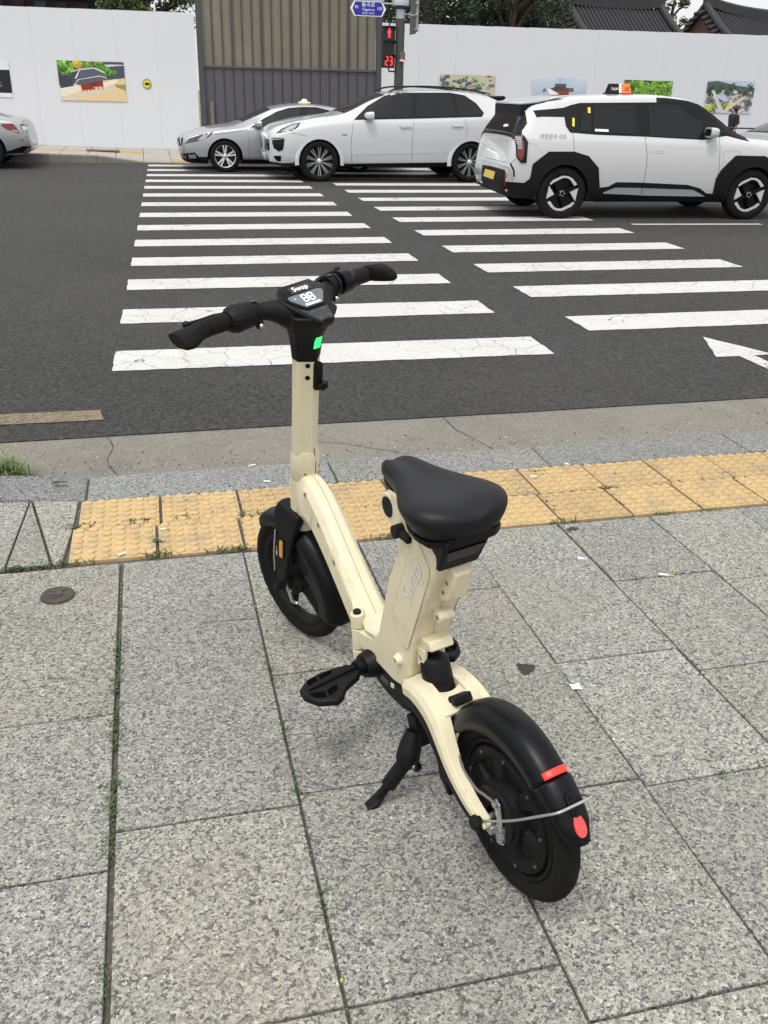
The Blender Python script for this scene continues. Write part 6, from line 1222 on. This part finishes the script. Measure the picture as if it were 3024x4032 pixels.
    def mirror_pair(s, u, z, mat, sx, sc=1.):
        p, n_ = s.pt(u, z)
        for sg in (1, -1):
            c = Vector((p.x, (p.y-.11)*sg, p.z)); y = Vector((0, -sg, 0))
            MB().loft([[c+Vector((sx*(-.075+.145*t_)*sc, y_*q_*sc, z_*q_*sc)) for y_, z_ in rrect(.20, .13, .045)] for t_, q_ in ((0, .35), (.08, .62), (.25, .85), (.55, .97), (1, 1))]).build('wing_mirror', mat, s.t, smooth=50)
            MB().loft([[c+Vector((sx*.062*sc, y_*sc, z_*sc)) for y_, z_ in rrect(.17, .10, .03)], [c+Vector((sx*.078*sc, y_*sc, z_*sc)) for y_, z_ in rrect(.15, .085, .03)]]).build('mirror_glass', m_cgl, s.t)
            MB().loft([[c+Vector((x*.055, -sg*(-.08), -.075+y_*.02)) for x, y_ in ((-1, 1), (1, 1), (1, -1), (-1, -1))], [Vector((p.x+x*.05, p.y*sg, p.z-.075+y_*.03)) for x, y_ in ((-1, 1), (1, 1), (1, -1), (-1, -1))]]).build('mirror_foot', m_clad, s.t)
def wheel(parent, r, rr, style, w):
    """wheel at the origin, outer face towards -y"""
    A = (0, -1, 0); dark = style in ('geo',)
    b = MB(); b.lathe([(rr, w*.42), (rr*.985, w*.44), (rr*.95, w*.42), (rr*.93, w*.30), (rr*.92, -w*.4), (rr, -w*.45)], (0, 0, 0), A, 48, loop=True)
    b.lathe([(rr*.93, w*.06), (rr*.5, w*.02), (0.001, w*.02)], (0, 0, 0), A, 40)
    rim = b.build('wheel', m_adark if style != 'five' else m_alloy, parent, smooth=30)
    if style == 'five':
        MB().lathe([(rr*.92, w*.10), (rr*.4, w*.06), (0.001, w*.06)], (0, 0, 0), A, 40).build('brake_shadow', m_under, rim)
    b = MB(); h = w/2; b.lathe([(rr-.004, -h*.85), (rr+.012, -h), (rr+(r-rr)*.55, -h*1.04), (r-.03, -h*.98), (r-.008, -h*.82), (r, -h*.5), (r, h*.5), (r-.008, h*.82), (r-.03, h*.98), (rr+(r-rr)*.55, h*1.04), (rr+.012, h), (rr-.004, h*.85)], (0, 0, 0), A, 56, loop=True); b.build('tyre', m_tyr, rim, smooth=30)
    P = lambda x, z, d: (x, -d, z)
    def spoke(a, r0, r1, w0, w1, d0, d1, mat):
        c, s_ = math.cos(a), math.sin(a)
        MB().loft([[P(c*r0-s_*q, s_*r0+c*q, d0+e) for q, e in ((-w0, -.02), (w0, -.02), (w0*.8, 0), (-w0*.8, 0))], [P(c*r1-s_*q, s_*r1+c*q, d1+e) for q, e in ((-w1, -.02), (w1, -.02), (w1*.8, 0), (-w1*.8, 0))]]).build('spoke', mat, rim, smooth=0)
    if style == 'multi':
        for k in range(10):
            for q in (-.085, .085): spoke(2*math.pi*k/10+R(90)+q, rr*.20, rr*.96, .0055, .008, w*.36, w*.42, M('alloy_grey', (.40, .41, .42), .38, .6))
    elif style == 'five':
        for k in range(5):
            for q in (-.17, .17): spoke(2*math.pi*k/5+R(90)+q, rr*.16, rr*.96, .016, .018, w*.36, w*.42, m_alloy)
    elif style == 'geo':
        Aa = [(-.79, .55), (-.62, .72), (-.08, .96), (.28, .94), (.56, .80), (.85, .50), (.69, .42), (.42, .74), (.20, .84), (-.05, .84), (-.55, .60), (-.74, .46)]; Bb = [(-.83, .42), (-.48, -.05), (-.93, -.29)]
        for sg in (1, -1):
            for pl in (Aa, Bb): MB().loft([[P(sg*x*rr, sg*z*rr, w*.30) for x, z in pl], [P(sg*x*rr, sg*z*rr, w*.46) for x, z in pl]]).build('alloy_plate', m_alloy, rim, smooth=0)
            MB().loft([[P(sg*x*rr, sg*z*rr, w*.05) for x, z in ((-.28, .10), (.10, .28), (.62, -.60), (.16, -.88))], [P(sg*x*rr, sg*z*rr, w*.38) for x, z in ((-.24, .10), (.10, .24), (.56, -.58), (.16, -.80))]]).build('dark_plate', m_pian, rim, smooth=0)
            MB().loft([[P(sg*x*rr, sg*z*rr, w*.05) for x, z in ((.10, .22), (.22, -.12), (.95, .16), (.80, .52))], [P(sg*x*rr, sg*z*rr, w*.32) for x, z in ((.12, .18), (.22, -.06), (.90, .18), (.78, .46))]]).build('dark_plate', m_pian, rim, smooth=0)
    MB().lathe([(0, w*.45), (rr*.10, w*.45), (rr*.17, w*.40), (rr*.22, w*.30)], (0, 0, 0), A, 24).build('hub_cap', m_alloy if style != 'geo' else m_pian, rim)
    for k in range(5): MB().cyl(P(rr*.13*math.cos(k*1.2566), rr*.13*math.sin(k*1.2566), w*.36), P(rr*.13*math.cos(k*1.2566), rr*.13*math.sin(k*1.2566), w*.455), .008, 6).build('wheel_nut', m_alloy if style == 'geo' else m_adark, rim)
    return rim
CDc = CD
GZ = -.007
# ---- white taxi in front
hd = R(-4.2)
ev = Car('taxi_car', 'white compact taxi with black cladding and orange roof light', (5.545, 12.13, GZ), hd, 12.1, 1.38, .92, m_cw2,
    [(-.83, .42, .56, .62, .78, .68), (-.80, .36, .66, .72, .86, .76), (-.775, .32, .80, .90, .885, .77), (-.74, .28, 1.0, 1.08, .90, .74), (-.66, .26, 1.05, 1.22, .91, .70), (-.58, .26, 1.06, 1.36, .91, .67), (-.52, .25, 1.06, 1.445, .915, .66), (-.35, .25, 1.06, 1.485, .915, .655), (-.2, .24, 1.06, 1.515, .92, .655), (.1, .22, 1.06, 1.555, .92, .65), (.8, .22, 1.06, 1.592, .92, .65), (1.4, .22, 1.05, 1.60, .92, .65), (1.8, .22, 1.04, 1.565, .92, .65), (2.0, .22, 1.03, 1.475, .92, .66), (2.25, .22, 1.03, 1.325, .92, .68), (2.5, .22, 1.02, 1.155, .92, .71), (2.68, .22, 1.01, 1.07, .92, .74), (3.05, .23, .97, 1.055, .92, .76), (3.35, .25, .90, 1.0, .90, .74), (3.53, .30, .78, .90, .84, .66), (3.60, .40, .6, .7, .7, .55)],
    [(-.02, .335, .385), (2.76, .325, .385)], zlow=.35); ev.key = 'EV'
ev.wheels([(-.02, .338), (2.76, .338)], .342, .238, 'geo', .215)
gh = ev.panel('green', 'window_surround', m_clad, .004)
for k, nm in (('wq', 'quarter_window'), ('wr', 'rear_door_window'), ('wf', 'front_door_window')): ev.panel(k, nm, m_cgl, .009)
for k, nm, mt in (('st1', 'sticker', m_stky), ('st3', 'sticker', m_stkw), ('st2', 'sticker', m_stky)): ev.panel(k, nm, mt, .0115, mirror=False, rim=.003, step=.03)
ev.panel('clad', 'sill_cladding', m_clad, .010)
for k_a, ax_a, no in (('ra', -.02, 9), ('fa', 2.76, 8)):
    hp = ev.mw @ Vector((ax_a-1.38, -.92, .338)); sc_ = 12.1/hp.y; hu, hz = hp.x*sc_, CAMH+(hp.z-CAMH)*sc_; o_ = CD['EV'][k_a]
    outer = (o_[:9] if k_a == 'ra' else [(p[0], p[1]) for p in (o_[-1],)]+o_[:8]); arc = [(hu+.372*sc_*math.cos(R(a)), hz+.372*sc_*math.sin(R(a))) for a in range(-14, 195, 11)]
    ev.panel(None, 'arch_cladding', m_clad, .014, poly=outer+arc+([o_[-1]] if k_a == 'ra' else []))
ev.panel('rk1', 'rocker_trim', m_alu, .022, rim=.016); ev.panel('rk2', 'rocker_trim', m_alu, .022, rim=.016)
for k in ('s1', 's2', 's3'): ev.line(k)
ev.line('s4', mat=M('soft_gap', (.3, .3, .31), .6), r=.002); ev.line('lid', 'charge_lid', M('soft_gap', (.3, .3, .31), .6), r=.0022, closed=True); ev.line('hd1', 'door_handle', M('soft_gap', (.3, .3, .31), .6), r=.002, closed=True); 
ev.screen(1.25, 2.66, 'pillar_trim', m_clad, 20, .0035, i1=25); ev.mirror_pair(7.60, 1.135, m_cw2, -1, 1.0)
# rear end
ev.screen(1.82, 2.68, 'pillar_trim', m_clad, 22, .003); ev.screen(1.92, 2.66, 'windscreen', m_cgl, 26, .008)
ev.screen(-.757, -.735, 'tailgate_bar', m_clad, 20, .006); ev.screen(-.74, -.555, 'rear_window', M('rear_glass', (.006, .007, .009), .12, spec=.14), 22, .006); ev.panel(None, 'sticker', m_stkw, .016, mirror=False, rim=.003, step=.03, poly=[(4.60, 1.185), (4.66, 1.190), (4.655, 1.160), (4.595, 1.155)])
ev.panel('bump', 'rear_bumper', m_clad, .018, mirror=False); ev.panel('silver', 'bumper_trim', m_alu, .024, mirror=False)
lp = ev.panel('lamp', 'tail_lamp', m_pian, .012); ev.panel('red', 'lamp_lens', m_tailr, .016, mirror=True, rim=.004)
bs_ = CD['EV']['bars']
for i in range(6):
    t0_, t1_ = i/6+.02, i/6+.11; a0, a1 = (bs_[0][0]+(bs_[4][0]-bs_[0][0])*min(1, t0_*1.4), bs_[0][1]+(bs_[3][1]-bs_[0][1])*t0_), (bs_[1][0]-.012*(1-t0_)*2, bs_[0][1]+(bs_[3][1]-bs_[0][1])*t0_-.004)
    ev.panel(None, 'lamp_bar', M('lamp_grey', (.30, .31, .33), .2, coat=.5), .0185, poly=[a0, a1, (a1[0], a1[1]-.018), (a0[0], a0[1]-.018)], rim=.003, step=.05)
pl_ = ev.panel('plate', 'number_plate', m_plate, .026, mirror=False, rim=.016); ev.panel('refl', 'bumper_reflector', m_tailr, .024, mirror=False, rim=.012)
ev.line('gatel', mirror=False); ev.line('gate2', mirror=False, mat=m_clad, r=.012)
q = lambda pts: [(x-1.38, z) for x, z in pts]
MB().prism(q([(-.63, 1.432), (-.625, 1.456), (-.30, 1.510), (.0, 1.552), (-.12, 1.52), (-.4, 1.45)]), -.60, .60, lambda a, b_, h: (a, h, b_)).build('spoiler', m_cw2, ev.t, bevel=.01, seg=3)
MB().loft([[(x-1.38, y, z) for x, z in ((-.622, 1.430), (-.28, 1.475), (-.34, 1.36), (-.55, 1.265), (-.615, 1.275))] for y in (-.62, .62)]).build('spoiler_base', m_clad, ev.t, bevel=.008)
MB().loft([[(-.02-1.38, .0+.03, 1.555), (-.02-1.38, -.03, 1.555), (.12-1.38, -.025, 1.57), (.12-1.38, .025, 1.57)], [(-.06-1.38, .006, 1.635), (-.06-1.38, -.006, 1.635), (-.03-1.38, -.006, 1.640), (-.03-1.38, .006, 1.640)]]).build('antenna_fin', m_cw2, ev.t, bevel=.006)
for k in range(3):
    x0, x1 = [(.82, .97), (.97, 1.01), (1.01, 1.16)][k]
    tp = lambda x: .82+.03+(x-.82)*(.27/.34)
    MB().loft([[(x0-1.38, y, 1.595) for y in (-.09, .09)]+[(x1-1.38, y, 1.595) for y in (.09, -.09)], [(tp(x0)-1.38, y, 1.725) for y in (-.055, .055)]+[(tp(x1)-1.38, y, 1.725) for y in (.055, -.055)]]).build('roof_light', [m_pian, m_stkw, m_orange][k], ev.t, bevel=.006)
MB().box((.99-1.38, 0, 1.594), (.38, .20, .022)).build('roof_light_base', m_clad, ev.t, bevel=.006)
MB().box((1.085-1.38, -.078, 1.66), (.07, .012, .055)).build('roof_light_lens', M('orange_dark', (.6, .10, .02), .4), ev.t, bevel=.004)
text_obj('TAXI', .050, m_stkw, ev.t, (.902-1.38, -.080, 1.655), (1, 0, .04), (.06, .26, .96), bold=.0006)
# door lettering follows the panel
def side_text(car, txt, u0, u1, z, size, mat, off=.004, dz=0.):
    me = text_mesh(txt, size, align='LEFT'); xs = [v.co.x for v in me.vertices]; w = max(xs)-min(xs)
    for v in me.vertices:
        t_ = (v.co.x-min(xs))/w; p, n_ = car.pt(u0+(u1-u0)*t_, z+v.co.y+dz*t_, off); v.co = p
    return link('lettering', me, mat, car.t)
side_text(ev, '세영운수 035', 5.099, 5.481, 1.046, .075, m_txt); side_text(ev, '세영운수 035', 4.515, 4.665, .995, .055, M('faint_lettering', (.42, .42, .43), .6), dz=.0)
# ---- white sport utility car in the middle
cy = Car('utility_car', 'white sporty utility car with black roof rails and multi spoke wheels', (0, 17.7, GZ), 0, 17.7, 4.6, .94, m_cw,
    [(2.235, .42, .60, .70, .50, .38), (2.245, .34, .68, .80, .72, .55), (2.29, .29, .755, .885, .85, .66), (2.45, .26, .83, .965, .91, .72), (2.8, .25, .93, 1.05, .935, .75), (3.2, .25, .99, 1.115, .94, .76), (3.58, .25, 1.03, 1.16, .94, .76), (3.85, .25, 1.05, 1.28, .94, .73), (4.15, .25, 1.06, 1.425, .94, .68), (4.5, .25, 1.07, 1.545, .94, .64), (5.0, .25, 1.09, 1.60, .94, .63), (5.5, .25, 1.11, 1.612, .94, .63), (6.0, .25, 1.14, 1.60, .94, .62), (6.4, .26, 1.16, 1.565, .94, .61), (6.75, .28, 1.17, 1.46, .93, .60), (6.93, .30, 1.10, 1.20, .90, .64), (7.0, .34, .95, 1.04, .86, .66), (7.05, .44, .7, .8, .7, .6)],
    [(3.155, .345, .392), (6.085, .345, .392)], zlow=.325); cy.key = 'CY'
cy.wheels([(3.155, .352), (6.085, .352)], .36, .262, 'multi', .27)
cy.panel('trim', 'window_trim', m_clad, .003)
for k, nm in (('wf', 'front_door_window'), ('wr', 'rear_door_window'), ('wq', 'quarter_window')): cy.panel(k, nm, m_cgl, .007)
cy.screen(3.62, 4.46, 'windscreen', m_cgl, 27); cy.panel('low1', 'lower_trim', m_clad, .006); cy.panel('sill', 'sill_trim', m_clad, .008)
cy.panel('hl', 'headlamp', m_lampd, .006, step=.05); cy.panel('hl2', 'lamp_lens', m_lampc, .009, rim=.003, step=.05)
for k in ('g1', 'g2', 'g3'): cy.panel(k, 'air_intake', m_pian, .006, step=.04)
cy.panel('chr', 'running_light', m_lampc, .009, step=.04)
for i in range(3): cy.line(None, 'intake_slat', m_clad, .007, .012, poly=[(CD['CY']['g2'][0][0]+.01, .735-.045*i), (CD['CY']['g2'][1][0]-.02, .735-.045*i)])
cy.panel('pl', 'number_plate', m_platew, .012, mirror=False, step=.04); cy.panel('badge', 'badge', m_seamd, .005, rim=.002, step=.05)
for k in ('s1', 's2', 's3', 's4'): cy.line(k)
cy.line('s6', mat=M('soft_gap', (.3, .3, .31), .6), r=.003)
cy.bar('h1', 'door_handle', m_cw, .022); cy.bar('h2', 'door_handle', m_cw, .022)
cy.mirror_pair(4.05, 1.14, m_cw, 1, 1.05)
for sg in (1, -1):
    MB().tube([Vector(p) for p in catmull([(4.52-4.6, sg*.60, 1.545), (4.72-4.6, sg*.60, 1.625), (5.1-4.6, sg*.60, 1.655), (5.6-4.6, sg*.60, 1.65), (6.1-4.6, sg*.59, 1.62), (6.42-4.6, sg*.58, 1.565)], 4)], .016, 8).build('roof_rail', m_pian, cy.t)
    for ax in (3.155, 6.085): MB().lathe([(.389, -.02), (.389, .012), (.415, .016), (.445, .006), (.462, -.012)], (ax-4.6, sg*.925, .345), (0, sg, 0), 40, a0=R(-8), a1=R(188), ref=(1, 0, 0) if sg < 0 else (-1, 0, 0)).build('arch_flare', m_cw, cy.t, smooth=50)
MB().prism([(6.50-4.6, 1.50), (6.82-4.6, 1.53), (6.86-4.6, 1.50), (6.78-4.6, 1.42), (6.6-4.6, 1.47)], -.56, .56, lambda a, b_, h: (a, h, b_)).build('spoiler', m_clad, cy.t, bevel=.01)
# ---- silver sedan taxi behind it
def sedan(name, label, P0, mat, full=True):
    sn = Car(name, label, P0, 0, 19.6, 3.05, .92, mat,
        [(.715, .34, .45, .50, .50, .40), (.725, .22, .54, .61, .74, .60), (.79, .17, .60, .675, .86, .67), (1.1, .15, .70, .77, .905, .70), (1.5, .15, .77, .84, .92, .72), (1.88, .15, .81, .895, .92, .73), (2.2, .15, .83, 1.05, .92, .69), (2.62, .15, .85, 1.225, .92, .63), (3.0, .15, .86, 1.285, .92, .61), (3.4, .15, .87, 1.30, .92, .61), (3.9, .15, .88, 1.255, .92, .61), (4.3, .15, .89, 1.13, .92, .64), (4.7, .16, .89, .98, .92, .68), (5.1, .18, .87, .935, .91, .70), (5.4, .22, .80, .88, .86, .68), (5.5, .34, .6, .7, .7, .55)],
        [(1.597, .285, .352), (4.33, .285, .352)]); sn.key = 'SN'
    sn.wheels([(1.597, .300), (4.33, .300)], .307, .215, 'five', .21)
    sn.panel('trim', 'window_trim', m_clad, .003); sn.panel('wf', 'front_door_window', m_cgl, .007); sn.panel('wr', 'rear_door_window', m_cgl, .007); sn.screen(1.92, 2.58, 'windscreen', m_cgl, 27); sn.screen(4.0, 4.62, 'rear_window', m_cgl, 27)
    sn.line('trim', 'chrome_strip', m_chrome, .008, .006, closed=True)
    sn.panel('hl', 'headlamp', m_lampd, .006, step=.05); sn.panel('hl2', 'lamp_lens', m_lampc, .009, rim=.003, step=.05); sn.panel('grl', 'grille', m_clad, .006, step=.04); sn.panel('fog', 'fog_lamp_recess', m_pian, .005, step=.05); sn.panel('fog2', 'fog_lamp', m_lampc, .009, step=.05); sn.panel('low', 'bumper_lip', m_chrome, .006, step=.05)
    for k in ('s1', 's2'): sn.line(k)
    sn.panel('sill', 'sill_trim', m_clad, .004); sn.mirror_pair(2.245, .905, mat, 1, .95)
    return sn
sn = sedan('sedan_taxi', 'silver sedan with a cream roof lamp partly hidden behind the utility car', (0, 19.75, GZ), m_cs)
MB().box((3.36-3.05, 0, 1.308), (.24, .16, .03)).build('roof_lamp_base', m_cream2, sn.t, bevel=.008); MB().ball((3.36-3.05, 0, 1.325), (.07, .07, .055), 16, 10).build('roof_lamp', m_cream2, sn.t)
# ---- grey sedan entering at the right edge
g2 = copy_tree(sn.t); g2.name = 'parked_sedan'; tag(g2, 'dark grey sedan bonnet just visible at the right edge', 'car'); g2.location = (14.2, 18.75, GZ)
for o in list(bpy.data.objects):
    if o.parent == g2 and o.name.startswith('roof_lamp'): bpy.data.objects.remove(o)
for o in [x for x in bpy.data.objects if x.parent == g2]:
    if o.data and len(o.data.materials) and o.data.materials[0] == m_cs:
        o.data = o.data.copy(); o.data.materials.clear(); o.data.materials.append(m_cg)
# ---- silver saloon leaving at the left edge
ec = Car('saloon_car', 'silver saloon tail cut off by the left edge', (0, 20.2, GZ), 0, 20.2, -4.5, .92, m_cs,
    [(-6.95, .34, .45, .50, .50, .40), (-6.9, .24, .55, .62, .74, .6), (-6.75, .2, .64, .72, .86, .68), (-6.3, .18, .76, .84, .92, .72), (-5.7, .18, .84, .93, .92, .73), (-5.3, .18, .86, 1.12, .92, .68), (-4.9, .18, .87, 1.30, .92, .62), (-4.3, .18, .88, 1.36, .92, .61), (-3.7, .18, .89, 1.31, .92, .61), (-3.2, .19, .90, 1.16, .92, .64), (-2.75, .20, .89, .985, .92, .70), (-2.45, .22, .86, .935, .91, .72), (-2.25, .26, .82, .91, .89, .72), (-2.19, .30, .72, .82, .86, .70), (-2.15, .34, .60, .70, .84, .68), (-2.135, .38, .52, .58, .78, .62)],
    [(-5.85, .335, .375), (-2.96, .335, .375)]); ec.key = 'EC'
ec.wheels([(-5.85, .325), (-2.96, .325)], .332, .235, 'five', .22)
ec.panel('low', 'bumper_diffuser', m_pian, .006, mirror=True, step=.05); ec.panel('tail', 'tail_lamp', m_tailr, .006, step=.05); ec.panel('tailw', 'lamp_lens', m_lampc, .010, rim=.003, step=.04); ec.panel('plr', 'plate_recess', m_clad, .004, mirror=False, step=.04); ec.panel('pl', 'number_plate', m_platew, .009, mirror=False, step=.04); ec.panel('refl', 'bumper_reflector', m_tailr, .006, step=.04); ec.panel('exh', 'exhaust_trim', m_chrome, .012, step=.04); ec.line('s1')
ec.panel(None, 'rear_door_window', m_cgl, .005, poly=[(-3.75, .93), (-3.0, .95), (-3.2, 1.10), (-3.7, 1.2)])
